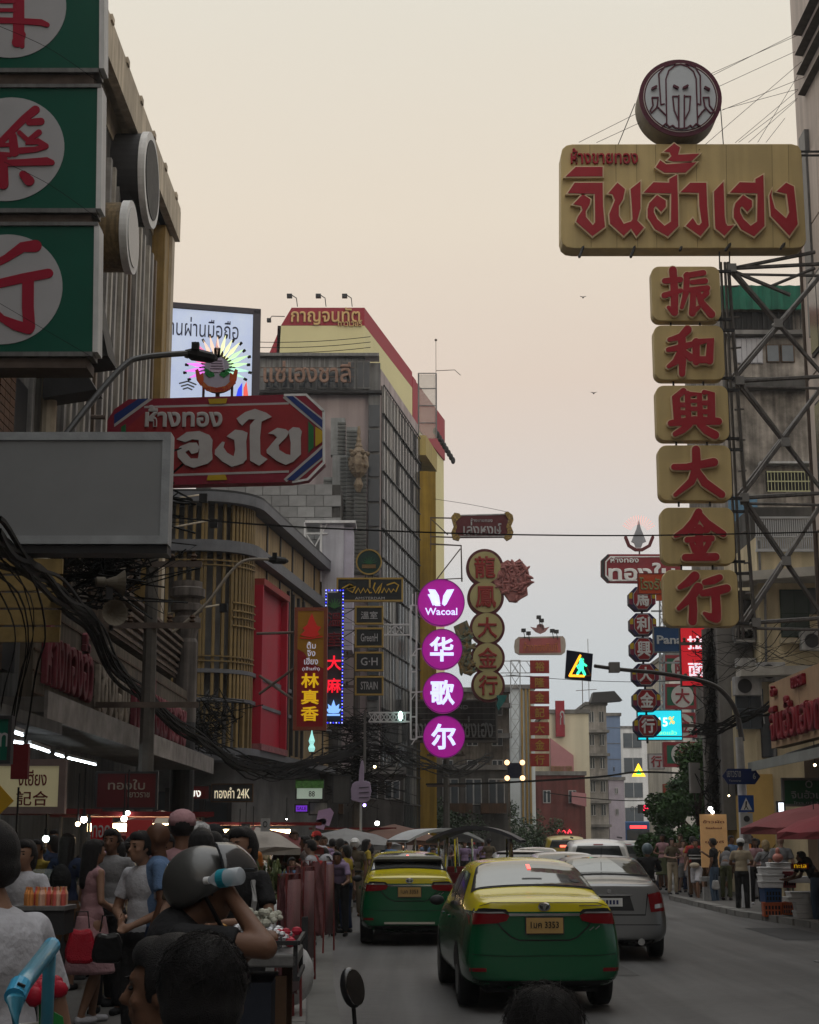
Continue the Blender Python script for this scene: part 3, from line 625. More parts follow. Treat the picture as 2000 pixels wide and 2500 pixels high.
wr = thing('rooftop_room', 'small white panelled rooftop room with open steel frame beside the ochre cornice', 'building', (P(810, 1400, 60).x, 60, Zat(1420, 60)))
x0 = P(745, 1300, 60).x - wr.location.x; x1 = P(862, 1300, 60).x - wr.location.x; hz = Zat(1275, 60) - wr.location.z; xm = P(800, 1300, 60).x - wr.location.x
MB().box(xm - .2, x1 - .35, 0, 1.6, -3, hz - .05).obj('wall', mat('white_panel', (.5, .5, .55), .7, dirt=.2, scale=1, streak=.2), wr)
MB().box(x1 - .345, x1, .05, 1.5, -2.6, hz - .2).obj('side_panel', mat('lilac_panel', (.44, .42, .5), .7, dirt=.2), wr)
MB().box(x0, x1 + .1, -.15, 1.7, hz - .05, hz + .05).obj('roof', M['white'], wr)
MB().tube([(x0, 0, -.2), (x0, 0, hz)], .05).tube([(xm - .25, 0, 0), (xm - .25, 0, hz)], .05).tube([(x0, 0, .6), (xm, 0, hz)], .03).tube([(x0, 0, hz - .4), (xm - .2, 0, .9)], .03).tube([(x0, 0, hz - .45), (xm, 0, hz - .45)], .04).obj('steel_frame', M['white'], wr)
def shaft(x0p, x1p, ytop, ybot, d, label, ribs, zz=0):
 a = P(x0p, ytop, d); b = P(x1p, ybot, d); t = thing('ribbed_shaft', label, 'sculpture', ((a.x + b.x) / 2, d, b.z)); w = (b.x - a.x) / 2; h = a.z - b.z
 MB().box(-w, w, 0, .5, 0, h).obj('shaft', mat('shaft_grey', (.27, .28, .28), .8, dirt=.3, scale=2, streak=.2), t)
 q = MB(); n = int(h / .16)
 for i in range(n): q.box(-w * ribs - .02 + w * (1 - ribs), w + .03, -.05, .1, i * .16 + .03, i * .16 + .11)
 q.obj('ribs', mat('rib_dark', (.12, .125, .12), .8, dirt=.3), t); return t
shaft(808, 842, 1020, 1110, 64.9, 'grey ribbed shaft, topmost block on the pink wall', .45)
shaft(812, 862, 1111, 1400, 64.8, 'grey ribbed shaft below the topmost block', .6)
shaft(846, 872, 1042, 1400, 64.6, 'narrow grey ribbed shaft between the two wider ones', .9)
shaft(866, 892, 1120, 1400, 64.4, 'grey ribbed shaft under the round ornament', .9)
shaft(790, 812, 1165, 1400, 64.9, 'lowest grey ribbed shaft left of the group', .9)
c = P(876, 1100, 64.2); t = thing('temple_ornament', 'dark weathered onion shaped ornament with spire on the tower front', 'sculpture', (c.x, 64.2, Zat(1150, 64.2)))
MB().lathe([(.08, -.9), (.2, -.6), (.1, -.3), (.3, -.1), (.42, .2), (.4, .55), (.28, .75), (.3, .8), (.14, 1.0), (.16, 1.05), (.09, 1.2), (.11, 1.3), (.06, 1.5), (.08, 1.6), (.05, 1.9)], 10).obj('body', mat('ornament', (.1, .07, .05), .8, dirt=.5, scale=6, col2=(.25, .2, .14)), t)
q = MB()
for i in range(26):
 g = random.uniform(0, 6.28); z = random.uniform(0, .9); q.ell((.36 * math.cos(g), .36 * math.sin(g), z), random.uniform(.05, .12), 6, 4)
q.obj('carving', mat('ornament2', (.2, .15, .1), .8, dirt=.6, scale=8), t)
# == building D: yellow column and balcony box
D_ = thing('yellow_building', 'yellow building with tall pillar and boxy top balcony beside the glass tower', 'building', (.8, 77, 0))
xa, xb = P(1025, 1300, 77).x, P(1062, 1300, 77).x
yc = mat('yellow_pillar', (.42, .27, .035), .65, dirt=.3, scale=.8, streak=.35); yd = mat('yellow_box', (.42, .33, .12), .7, dirt=.2, scale=.6, streak=.2)
wobj(MB().box(xa, xa + .45, 77, 77.6, 1, Zat(1150, 77)), 'pillar', yc, D_); wobj(MB().box(xa + .452, xb + .05, 77.1, 77.7, 1, Zat(1150, 77)), 'pillar', yc, D_)
q = MB().plan([(P(1003, 1100, 77).x, 76.4), (P(1040, 1100, 76.4).x, 76.4), (P(1067, 1100, 80).x, 80), (P(1003, 1100, 77).x - .2, 80)], Zat(1118, 77), Zat(1070, 77)); wobj(q, 'balcony_box', yd, D_)
wobj(MB().box(-.4, xa + .1, 77.8, 83, 0, Zat(1118, 77)), 'core', M['dark'], D_)
q = MB()
for i in range(9): z = 5 + i * 1.9; q.box(-.2, .35, 77.3, 77.7, z, z + .55)
wobj(q, 'balcony_slabs', M['dwhite'], D_)
for i in range(5):
 z = 6 + i * 2.9; wobj(MB().box(-.1, .25, 77.05, 77.28, z + .6, z + 1.1), 'air_conditioner', M['conc'], D_)
q = MB(); zt = Zat(1070, 78)
for x in (.45, 1.35): q.tube([(x, 78, zt), (x, 78, zt + 3.4)], .04, 5)
for z in (.8, 1.7, 2.6, 3.4): q.tube([(.45, 78, zt + z), (1.35, 78, zt + z)], .03, 4)
wobj(q, 'roof_cage', M['steel'], D_)
wobj(MB().box(.47, 1.33, 78.02, 78.05, zt, zt + 3.35), 'glass_screen', mat('hazy_glass', (.5, .48, .42), .2, dirt=.2, alpha=.35), D_)
q = MB()
for k in range(9): q.ell((1.2 + k * .12 + .1, 78.2 + k * .3, Zat(1085, 79) + .5 - k * .12), (.12, .1, .2), 6, 5)
wobj(q, 'roof_clutter', M['dark'], D_)
q = MB().tube([(1.35, 78.3, zt + 3), (1.35, 78.3, Zat(832, 78.3))], .018, 4).ell((1.35, 78.3, Zat(830, 78.3)), .07, 6, 5); wobj(q, 'antenna', M['rust'], D_)
q = MB().tube([(1.36, 78.3, Zat(905, 78.3)), (2.3, 78.3, Zat(903, 78.3)), (2.6, 78.3, Zat(916, 78.3))], .02, 4); wobj(q, 'lamp_arm', M['rust'], D_)
# == tower E: cream and red
E_ = thing('red_cream_tower', 'cream tower with sloping red crown and golden Thai lettering', 'building', (-6, 95, 0))
dE = 95; fz = lambda y: Zat(y, dE); fx = lambda x, y: P(x, y, dE).x
X_ = [(fx(712, 757), fz(757)), (fx(890, 745), fz(745)), (fx(890, 795), fz(795)), (fx(686, 806), fz(806))]
zt = (X_[0][1] + X_[1][1]) / 2; zr = X_[2][1]
mr_ = mat('tower_red', (.30, .03, .045), .7, dirt=.12, scale=.3, bump=.05); mc_ = mat('tower_cream', (.62, .56, .31), .8, dirt=.1, scale=.3, bump=.05)
sl = .214
def ext(poly, L_, nm, m):
 n = len(poly); q = MB(); 
 q.add([(x, dE, z) for x, z in poly] + [(x + sl * L_, dE + L_, z) for x, z in poly], [tuple(range(n)), tuple(range(2 * n - 1, n - 1, -1))] + [(i, n + i, n + (i + 1) % n, (i + 1) % n) for i in range(n)])
 return wobj(q, nm, m, E_)
zl = fz(868)
ext([(fx(712, 757), zt), (fx(686, 806), zr + .02), (fx(890, 800), zr + .02), (fx(890, 745), zt)], 14, 'red_crown', mr_)
ext([(fx(678, 815), zr), (fx(678, 900), 10), (fx(890, 900), 10), (fx(890, 800), zr)], 14, 'wall', mc_)
ext([(fx(686, 806) , zr - .01), (fx(655, 868), zl), (fx(655, 868), 10), (fx(678, 900) - .01, 10), (fx(678, 815) - .01, zr - .01)], 13.6, 'red_buttress', mr_)
n0 = len(PEND)
def ext2(poly, a, L_, nm, m):
 q = MB(); n = len(poly)
 q.add([(x + sl * a, dE + a, z) for x, z in poly] + [(x + sl * L_, dE + L_, z) for x, z in poly], [tuple(range(n)), tuple(range(2 * n - 1, n - 1, -1))] + [(i, n + i, n + (i + 1) % n, (i + 1) % n) for i in range(n)])
 return wobj(q, nm, m, E_)
xr = fx(890, 800)
ext2([(xr - 2, zt - .3), (xr - 2, 10), (xr + .03, 10), (xr + .03, zt - .3)], 14.02, 15.2, 'red_fin', mr_)
ext2([(xr - 2, zt - .35), (xr - 2, zt - 3.6), (xr - .0, zt - 3.6), (xr - .0, zt - .35)], 15.2, 26, 'red_crown', mr_)
ext2([(xr - 2, zt - 3.62), (xr - 2, 10), (xr - .1, 10), (xr - .1, zt - 3.62)], 15.2, 26, 'wall', mc_)
ext2([(xr - .05, zt - 5), (xr - .05, 12), (xr + .02, 12), (xr + .02, zt - 5)], 15.5, 18.0, 'red_stripe', mr_)
gl = mat('gold_letters', (.62, .40, .17), .5, dirt=.2)
text(E_, 'กาญจนทัต', (fx(706, 775) + fx(884, 775)) / 2 + 6, fz(773) , 4.3, 1.15, gl, -.01, .12, .015)
text(E_, 'ทาวเวอร์', fx(855, 790) + 6, fz(790), 1.5, .42, gl, -.01, .1, .015)
for x, y in ((714, 752), (784, 748), (848, 744)):
 a = P(x, y, dE - .4); t = thing('spot_lamp', 'small spot lamp on bent arm above the tower crown, %s of three' % {714: 'leftmost', 784: 'middle', 848: 'rightmost'}[x], 'lamp', (a.x, a.y, zt), 0, 'spot lamps along the tower crown')
 MB().tube([(.3, .2, 0), (.25, -.1, .45), (.0, -.5, .5)], .03, 4).obj('arm', M['dark'], t); MB().box(-.3, .02, -.75, -.45, .3, .52).obj('head', M['dark'], t)
t = thing('spot_lamp', 'small spot lamp sticking out from the slanted left edge of the tower', 'lamp', (fx(696, 775), dE - .2, fz(775)))
MB().tube([(0, 0, 0), (-.8, 0, .02), (-.95, 0, -.2)], .03, 4).obj('arm', M['dark'], t); MB().box(-1.1, -.85, -.15, .15, -.35, -.15).obj('head', M['dark'], t)
for k, y in enumerate((822, 835, 848)):
 wobj(MB().tube(sag(P(560, y + 10, 67), P(905, y, 67), .15, 8), .018, 3), 'roof_wire', M['cable'], C_)
# -- left signs in mid distance
t, w, h = box_sign('vertical_sign', 'tall red and gold vertical sign with yellow Chinese characters', 'sign', 716, 1484, 799, 1782, 46.0, .28, mat('vsign_red', (.26, .01, .015), .5, dirt=.1, emit=0), mat('vsign_frame', (.24, .06, .03), .5, dirt=.3), .09)
MB().prism([(-w / 2 + .09, h * .66), (-w * .2, h * .63), (w * .02, h * .545), (w / 2 - .09, h * .5), (w / 2 - .09, h - .09), (-w / 2 + .09, h - .09)], -.006, -.001).obj('gold_field', mat('vsign_gold', (.34, .16, .012), .5), t)
lit = mat('vsign_white', (.62, .6, .7), .5, dirt=0, emit=.25); ylw = mat('vsign_yellow', (.85, .5, .01), .5, dirt=0, emit=.35)
for s_, z, ww, hh in (('ติ้ม', .69, .26, .2), ('จิง', .625, .24, .18), ('เฮียง', .56, .4, .2), ('(เจ้าเก่า)', .495, .5, .13)): text(t, s_, .02, h * z, ww, hh, lit, -.007, .02, .012)
for s_, z in (('林', .40), ('真', .265), ('香', .13)): text(t, s_, 0, h * z, .52, .42, ylw, -.007, .03, .022, 'character')
q = MB(); rd = mat('figure_red', (.5, .02, .015), .5, emit=.1, dirt=0)
q.prism([(-.3, h * .775), (-.12, h * .76), (.1, h * .755), (.26, h * .775), (.2, h * .8), (.3, h * .84), (.18, h * .85), (.1, h * .9), (.03, h * .955), (-.06, h * .9), (-.1, h * .86), (-.24, h * .83), (-.16, h * .81)], -.03, -.007).obj('figure', rd, t)
MB().prism(brush([(-.3, h * .75), (0, h * .745), (.33, h * .76)], .03), -.03, -.007).obj('figure_base', rd, t)
MB().tube([(-.5, .14, h * .5), (-1.5, .4, h * .3)], .04).tube([(-.5, .14, h * .25), (-1.5, .4, h * .45)], .04).tube([(-.5, .14, h * .8), (-1.6, .4, h * .8)], .04).obj('bracket', M['rust'], t)
t = thing('pavilion_light', 'small glowing pale green pagoda lamp under the vertical red sign', 'lamp', tuple(P(761, 1835, 46)))
MB().lathe([(.07, 0), (.1, .1), (.05, .2), (.09, .3), (.03, .5), (.01, .62)], 8).obj('lamp', emis('mint_glow', (.35, .75, .7), .8), t)
dN = 50.0; a = P(793, 1765, dN); b = P(838, 1442, dN); w, h = b.x - a.x, b.z - a.z
t = thing('neon_frame_sign', 'narrow vertical sign framed by blue bulbs with red characters and a blue lotus', 'sign', ((a.x + b.x) / 2, dN, a.z))
MB().box(-w / 2 + .05, w / 2 - .05, .12, .16, .05, h - .05).obj('mesh_back', mat('sign_back_dark', (.05, .06, .07), .6), t)
q = MB().tube([(-w / 2, 0, 0), (w / 2, 0, 0), (w / 2, 0, h), (-w / 2, 0, h), (-w / 2, 0, 0)], .045, 4); q.obj('frame', mat('navy_frame', (.01, .01, .06), .5), t)
be = emis('blue_bulb', (.03, .04, 1.0), 1.6); bw_ = emis('pale_bulb', (.45, .5, 1), 1.2); bl = MB().ell((0, 0, 0), .028, 5, 4)
q1_, q2_ = MB(), MB()
for i in range(44):
 z = i / 43 * h
 for x in (-w / 2, w / 2): (q1_ if i % 2 else q2_).ell((x, -.05, z), .026, 5, 4)
for i in range(6):
 for z in (0, h): (q1_ if i % 2 else q2_).ell((-w / 2 + w * i / 6, -.05, z), .026, 5, 4)
q1_.obj('blue_bulbs', be, t); q2_.obj('pale_bulbs', bw_, t)
rn = mat('neon_red_dim', (.35, .01, .02), .5, dirt=0, emit=.25); rn2 = emis('neon_red', (.85, .01, .03), .9)
for s_, z, m in (('溫', .78, mat('neon_off', (.16, .015, .02))), ('室', .63, mat('neon_off', (.16, .015, .02))), ('大', .45, rn2), ('麻', .28, rn2)): text(t, s_, 0, h * z, .46, .46, m, .05, .04, .02, 'character')
q = MB()
for k in range(7): g = R(20 + k * 23); q.prism(brush([(0, h * .87), (.26 * math.cos(g), h * .87 + .3 * math.sin(g))], [.07, .02]), .03 + .002 * k, .05 + .002 * k)
q.obj('leaf', mat('neon_leaf', (.05, .16, .05), .5), t)
lm = emis('lotus_blue', (.25, .5, 1.0), .9); q = MB()
for k, (gx, ln_) in enumerate(((-60, .28), (60, .28), (-32, .34), (32, .34), (0, .42))): g = R(90 - gx); q.prism([(0, .3), (.07 * math.sin(g) + .5 * ln_ * math.cos(g), .3 + .5 * ln_ * math.sin(g) - .07 * math.cos(g)), (ln_ * math.cos(g), .3 + ln_ * math.sin(g)), (-.07 * math.sin(g) + .5 * ln_ * math.cos(g), .3 + .5 * ln_ * math.sin(g) + .07 * math.cos(g))], -.01 - .004 * k, .02)
q.box(-.2, .2, -.02, .03, .22, .28).obj('lotus', lm, t)
gf = mat('gold_frame', (.35, .24, .07), .45, dirt=.3, metal=.3); bk = mat('sign_black', (.015, .018, .02), .4, dirt=.1)
dB = 54.0; wt = mat('dim_white', (.35, .35, .36), .5)
BS = [((688, 824), (860, 986), None)]
def gboard(px0, py0, px1, py1, label): return box_sign('hanging_sign', label, 'sign', px0, py0, px1, py1, dB, .16, bk, gf, .05)
t, w, h = gboard(822, 1411, 984, 1468, 'wide black sign with flowing gold script and gold frame')
q = MB(); random.seed(3)
for pts in ([(-.95, .45), (-.7, .58), (-.5, .5), (-.8, .42), (-.6, .3), (-.5, .5)], [(-.5, .28), (-.4, .45), (-.32, .28), (-.22, .45), (-.15, .3), (-.08, .42), (0, .28), (.05, .3)], [(.18, .62), (.12, .45), (.2, .28), (.3, .45), (.42, .62), (.36, .4), (.3, .28)], [(.42, .3), (.5, .45), (.58, .3), (.66, .44), (.74, .3), (.82, .42), (.9, .32), (1.0, .55), (.85, .64), (.6, .56)]):
 q.prism(brush([(x * w / 2.3, z * h / .8) for x, z in pts], .045), -.02 - .001 * len(q.f) / 50, -.001)
q.obj('script', mat('gold_script', (.5, .32, .04), .4, metal=.2), t)
text(t, 'AMSTERDAM', 0, h * .13, w * .45, .09, wt, -.001, .01, .01)
MB().prism(brush([(0, h * .95), (0, h * .6)], .06), -.04, -.022).obj('gold_star', gf, t)
for (y0, y1), s_, lb_ in zip(((1480, 1524), (1533, 1580), (1592, 1638), (1651, 1697)), ('溫室', 'GreenH', 'G·H', 'STRAIN'), ('small black sign with grey Chinese characters, first below the wide script sign', 'small black sign with dim grey scrollwork, second below the wide script sign', 'small black sign with grey letters G and H', 'small black sign with pale block lettering, lowest of the black signs')):
 t, w, h = gboard(867, y0, 936, y1, lb_)
 text(t, s_, 0, h / 2, w * .6, h * .42, wt, -.001, .015, .01)
 MB().tube([(-w / 2, .08, h * .9), (-1.35, .08, h * .9), (-w / 2, .08, h * .1), (-1.35, .08, h * .1)], .022, 4).tube([(-1.35, .08, h * .1), (-w / 2, .08, h * .9)], .02, 4).obj('bracket', M['dark'], t)
c = P(901, 1372, dB); t = thing('round_sign', 'round dark green sign with gold ring above the black script sign', 'sign', (c.x, dB, c.z - .46))
MB().disc((0, .46), .45, 0, .14, 36).obj('board', mat('deep_green', (.01, .035, .03), .4), t)
q = MB()
for i in range(36):
 g0, g1 = R(i * 10), R(i * 10 + 10.0); q.prism([(.45 * math.cos(g0), .46 + .45 * math.sin(g0)), (.45 * math.cos(g1), .46 + .45 * math.sin(g1)), (.40 * math.cos(g1), .46 + .40 * math.sin(g1)), (.40 * math.cos(g0), .46 + .40 * math.sin(g0))], -.03, -.001)
q.obj('ring', gf, t)
q = MB()
for k in range(7): g = R(15 + k * 25); q.prism(brush([(0, .4), (.27 * math.cos(g), .4 + .27 * math.sin(g))], [.06, .015]), -.01 - .001 * k, -.001)
q.obj('leaf', mat('dim_leaf', (.02, .09, .04)), t); MB().box(-.24, .24, -.02, -.002, .24, .37).obj('label_plate', mat('plate_brown', (.16, .1, .04)), t)
MB().tube([(-.12, .07, -.2), (-.12, .07, .1)], .025, 4).tube([(.12, .07, -.2), (.12, .07, .1)], .025, 4).obj('stand', M['dark'], t)
# == purple round signs on white steel truss
dW = 56.0
tr = thing('sign_truss', 'white steel lattice truss carrying the purple round signs', 'truss', tuple(P(1012, 1800, dW)))
def tp(x, y): v = P(x, y, dW) ; return (v.x, dW, v.z)
q = MB(); wst = mat('truss_white', (.62, .62, .64), .5, dirt=.25, scale=3)
for x0, x1 in ((1003, 1003), (1017, 1017)): q.tube([tp(x0, 1478), tp(x1, 1805)], .045, 4)
q.tube([tp(1008, 1450), tp(1008, 1480)], .02, 4).tube([tp(1015, 1446), tp(1015, 1480)], .02, 4)
for y in (1478, 1600, 1640, 1690, 1750, 1805): q.tube([tp(1003, y), tp(1017, y)], .035, 4)
for y in (1585, 1690, 1800): q.tube([tp(1017, y), tp(1036, y - 2)], .03, 4).tube([tp(1005, y + 18), tp(1017, y)], .025, 4)
for (y0, y1, xs) in ((1525, 1550, (945, 965, 985)), (1740, 1762, (900, 915, 930, 945, 960, 975, 990))):
 xl = 860 if y0 < 1600 else 900
 q.tube([tp(xl, y0), tp(1003, y0)], .04, 4).tube([tp(xl, y1), tp(1003, y1)], .04, 4)
 for a_, b_ in zip(xs[:-1], xs[1:]): q.tube([tp(a_, y0), tp(b_, y1)], .025, 4).tube([tp(a_, y1), tp(b_, y0)], .025, 4).tube([tp(b_, y0), tp(b_, y1)], .025, 4)
wobj(q, 'lattice', wst, tr)
wobj(MB().box(tp(898, 0)[0], tp(903, 0)[0], dW, dW + .4, 4, Zat(1735, dW)), 'post', M['conc'], tr)
t = thing('flood_lamp', 'small lit floodlight on the lower white truss arm', 'lamp', tuple(P(978, 1748, dW - .2))); MB().ell((0, 0, 0), (.08, .08, .17), 8, 6).obj('lamp', emis('flood_glow', (.6, 1, .85), 3), t)
pur = mat('neon_purple', (.52, .012, .40), .35, dirt=.1, scale=2, bump=0, emit=.24); pw_ = emis('neon_letter', (.62, .68, 1.0), 1.0)
for y, r, s_, lb_ in ((1472, 56, 'w', 'purple round sign with white W logo, topmost of four'), (1586, 48, '华', 'purple round sign with the first Chinese character below the logo sign'), (1692, 48, '歌', 'purple round sign with the busiest character, third from the top'), (1799, 49, '尔', 'purple round sign at the bottom of its column')):
 c = P(1077 + (y - 1472) * .022, y, dW); rr = r * dW / FPX * 1.04
 t = thing('purple_round_sign', lb_, 'sign', (c.x, dW - .15, c.z - rr), 0)
 MB().disc((0, rr), rr, 0, .3, 44).obj('drum', pur, t)
 q = MB()
 for i in range(44):
  g0, g1 = 2 * math.pi * i / 44, 2 * math.pi * (i + 1) / 44; q.prism([(rr * math.cos(g0), rr + rr * math.sin(g0)), (rr * math.cos(g1), rr + rr * math.sin(g1)), (rr * .965 * math.cos(g1), rr + rr * .965 * math.sin(g1)), (rr * .965 * math.cos(g0), rr + rr * .965 * math.sin(g0))], -.02, -.001)
 q.obj('rim', mat('purple_rim', (.3, .02, .33), .4), t)
 if s_ == 'w':
  u = rr / 56 / 1.0
  for sx in (-1, 1):
   MB().prism([(sx * a * u, rr + b * u) for a, b in ((3, 2), (-7 + 12, 15), (14, 30), (31, 31), (22, 13), (13, -4), (8, -9), (2, -4))], -.03, -.001).obj('logo_stroke', pw_, t)
  for sx in (-1,): MB().prism([((a) * u, rr + b * u) for a, b in ((-32, 18), (-24, 20), (-14, 2), (-7, -9), (-2, -9), (-6, -3), (-20, -8), (-27, 10))], -.04, -.031).obj('logo_stroke', pw_, t)
  MB().prism([(a * u, rr + b * u) for a, b in ((-30, 19), (-20, 19), (-10, 2), (-1, -9), (-14, -9), (-22, 2))], -.034, -.0315).obj('logo_stroke', pw_, t)
  text(t, 'Wacoal', 0, rr - 22 * u, 76 * u, 17 * u, pw_, -.001, .02, .012)
 else: text(t, s_, -.02, rr, rr * 1.18, rr * 1.22, pw_, -.001, .025, .028, 'character')
# == brown framed hanging sign + dragon circle sign
dR = 72.0
o = P(1178, 1316, dR); t = thing('hanging_sign', 'small maroon sign with curly gold ends on a bracket above the circle sign', 'sign', tuple(o))
def qd(pts, d, o): return XZ(pts, d, o)
mrn = mat('maroon', (.11, .02, .025), .5, dirt=.2)
MB().prism(qd([(1112, 1257), (1240, 1254), (1242, 1311), (1112, 1312)], dR, o), 0, .25).obj('board', mrn, t)
gc = mat('carved_gold', (.45, .3, .08), .5, dirt=.6, scale=14, col2=(.05, .03, .02))
for pts in ([(1102, 1262), (1110, 1252), (1122, 1254), (1126, 1262), (1112, 1275), (1116, 1285), (1112, 1300), (1124, 1312), (1120, 1320), (1106, 1316), (1102, 1300), (1108, 1285)],
   [(1232, 1252), (1240, 1249), (1252, 1258), (1254, 1270), (1248, 1285), (1254, 1300), (1250, 1313), (1238, 1320), (1230, 1312), (1240, 1300), (1236, 1285), (1242, 1270)]):
 MB().prism(qd(pts, dR, o), -.06, .2).obj('scroll_end', gc, t)
MB().prism(qd([(1118, 1257), (1236, 1254), (1236, 1257), (1118, 1260)], dR, o), -.02, 0).obj('trim', M['dwhite'], t)
MB().prism(qd([(1118, 1308), (1236, 1308), (1236, 1311), (1118, 1311)], dR, o), -.02, 0).obj('trim', M['dwhite'], t)
cen = qd([(1178, 1293)], dR, o)[0]; text(t, 'เล่งหงษ์', cen[0], cen[1] + .05, 1.75, .62, M['dwhite'], -.001, .03, .015)
cen = qd([(1176, 1270)], dR, o)[0]; text(t, 'ห้างขายทอง', cen[0], cen[1], 1.0, .17, M['dwhite'], -.001, .03, .01)
q = MB(); g = lambda x, y: tuple(P(x, y, dR) - o) 
q.tube([g(1050, 1264), g(1104, 1265)], .04, 4).tube([g(1050, 1310), g(1108, 1312)], .04, 4).tube([g(1054, 1268), g(1094, 1306)], .03, 4).tube([g(1052, 1264), g(1052, 1345)], .03, 4).tube([g(1050, 1328), g(1126, 1332), g(1128, 1420)], .05, 4).tube([g(1124, 1340), g(1066, 1415)], .035, 4).tube([g(1066, 1415), g(1130, 1412)], .03, 4)
q.obj('bracket', M['rust'], t)
dC = 71.0; o = P(1185, 1702, dC); cs = thing('circle_column_sign', 'column sign of five joined cream circles with red Chinese characters and maroon rims', 'sign', tuple(o))
cm = mat('circle_cream', (.42, .37, .17), .6, dirt=.2, scale=1); q = MB()
CC = [(1184, 1385, 45), (1186, 1458, 44), (1190, 1533, 42), (1191, 1606, 41), (1192, 1673, 40)]
for i, (x, y, r) in enumerate(CC):
 c = qd([(x, y)], dC, o)[0]; rr = r * dC / FPX * 1.03; MB().disc(c, rr, 0.003 * i, .4 + .003 * i, 40).obj('rim', mrn, cs)
 MB().disc(c, rr * .85, -.03 - .0015 * i, -.0005, 40).obj('circle', cm, cs)
 text(cs, '龍鳳大金行'[i], c[0], c[1], rr * 1.12, rr * 1.2, mat('char_red', (.26, .025, .02), .5, dirt=.1), -.036, .06, .022, 'character')
random.seed(11)
def lump(name, pts, d, o, th, m, par, n=60, r=(.08, .2)):
 c = [Vector(v) for v in XZ(pts, d, o)]; cx = sum(v.x for v in c) / len(c); cz = sum(v.y for v in c) / len(c)
 b = MB().prism([tuple(v) for v in c], -.02, th).obj(name, m, par)
 q = MB()
 for i in range(n):
  a = random.choice(c); t = random.random() ** .6 * .92; x = cx + (a.x - cx) * t; z = cz + (a.y - cz) * t
  g = random.uniform(0, 3.14); M_ = Matrix.Rotation(g, 4, 'Y'); s = random.uniform(*r); q.ell((x, -.02, z), (s * 1.6, .1, s * .5), 8, 5, M_)
 q.obj('carving', m, b); return b
lump('dragon_head', [(1212, 1400), (1222, 1375), (1240, 1365), (1255, 1372), (1270, 1362), (1278, 1372), (1290, 1385), (1294, 1405), (1300, 1422), (1288, 1432), (1290, 1450), (1275, 1458), (1262, 1468), (1245, 1466), (1232, 1448), (1212, 1432), (1205, 1415)], dC - .2, o, .35, mat('dragon_pink', (.42, .17, .155), .6, dirt=.4, scale=5, col2=(.22, .08, .075)), cs)
lump('phoenix_body', [(1108, 1530), (1140, 1515), (1150, 1540), (1152, 1580), (1148, 1620), (1160, 1640), (1150, 1650), (1125, 1640), (1112, 1600), (1120, 1570)], dC + .1, o, .3, mat('phoenix_teal', (.05, .13, .12), .6, dirt=.5, scale=4, col2=(.25, .13, .03)), cs, 40)
MB().prism(qd([(1212, 1698), (1238, 1698), (1233, 1712), (1217, 1735), (1212, 1722), (1216, 1708)], dC, o), -.1, .3).obj('phoenix_tail', mat('tail_teal', (.02, .15, .14), .5), cs)
t, w, h = box_sign('grey_letter_sign', 'large dark wooden board with grey Thai letters behind the purple signs', 'sign', 985, 1708, 1214, 1812, 73.5, .4, mat('dark_board', (.055, .05, .048), .8, dirt=.5, scale=1.5, streak=.5), mat('board_frame', (.13, .12, .11), .7, dirt=.4), .08)
text(t, 'เล่งหงษ์ ฮั้วเซ่งเฮง', 0, h * .35, w * .9, h * .5, mat('letter_grey', (.2, .2, .2), .6, dirt=.3), -.001, .1, .012)
text(t, 'GOLD AND', -w * .02, h * .82, w * .42, h * .1, mat('letter_grey', (.2, .2, .2)), -.001, .05, .01)
for i in range(6): MB().box(-w / 2 + .1, w / 2 - .1, -.02, -.002, h * (.1 + i * .14), h * (.1 + i * .14) + .03).obj('board_line', mat('board_frame', (.13, .12, .11)), t)
dS = 88.0; o = P(1318, 1600, dS); t = thing('scalloped_sign', 'faded pink sign with scalloped cream rim and winged crest on top', 'sign', tuple(o))
MB().prism(qd([(1258, 1562), (1266, 1555), (1375, 1553), (1380, 1560), (1382, 1575), (1380, 1592), (1372, 1598), (1268, 1598), (1258, 1592), (1256, 1577)], dS, o), 0, .3).obj('rim', mat('rim_cream', (.38, .33, .28), .7, dirt=.3, scale=3), t)
MB().prism(qd([(1269, 1559), (1368, 1557), (1370, 1593), (1268, 1595)], dS, o), -.03, -.001).obj('board', mat('faded_pink', (.35, .09, .09), .7, dirt=.3), t)
c = qd([(1320, 1579)], dS, o)[0]; text(t, 'ห้างทองกิมกี่', c[0], c[1], 1.9, .52, mat('orange_letters', (.42, .14, .05)), -.031, .04, .012)
MB().prism(qd([(1296, 1530), (1310, 1533), (1312, 1525), (1320, 1522), (1328, 1526), (1330, 1533), (1342, 1530), (1332, 1542), (1320, 1547), (1308, 1542)], dS, o), .05, .2).obj('crest', mat('crest_pink', (.38, .2, .2), .6, dirt=.4, scale=6), t)
q = MB()
for x, y in ((1315, 1508), (1322, 1516), (1278, 1540), (1290, 1547), (1348, 1541), (1358, 1543)):
 a = Vector((*qd([(x, y)], dS, o)[0],)); q.box(a.x - .12, a.x + .12, -.3, 0, a.y - .09, a.y + .09); q.tube([(a.x, -.1, a.y), (a.x + .1, 0, a.y - .5)], .025, 4)
q.obj('spot_lamps', M['dark'], t)
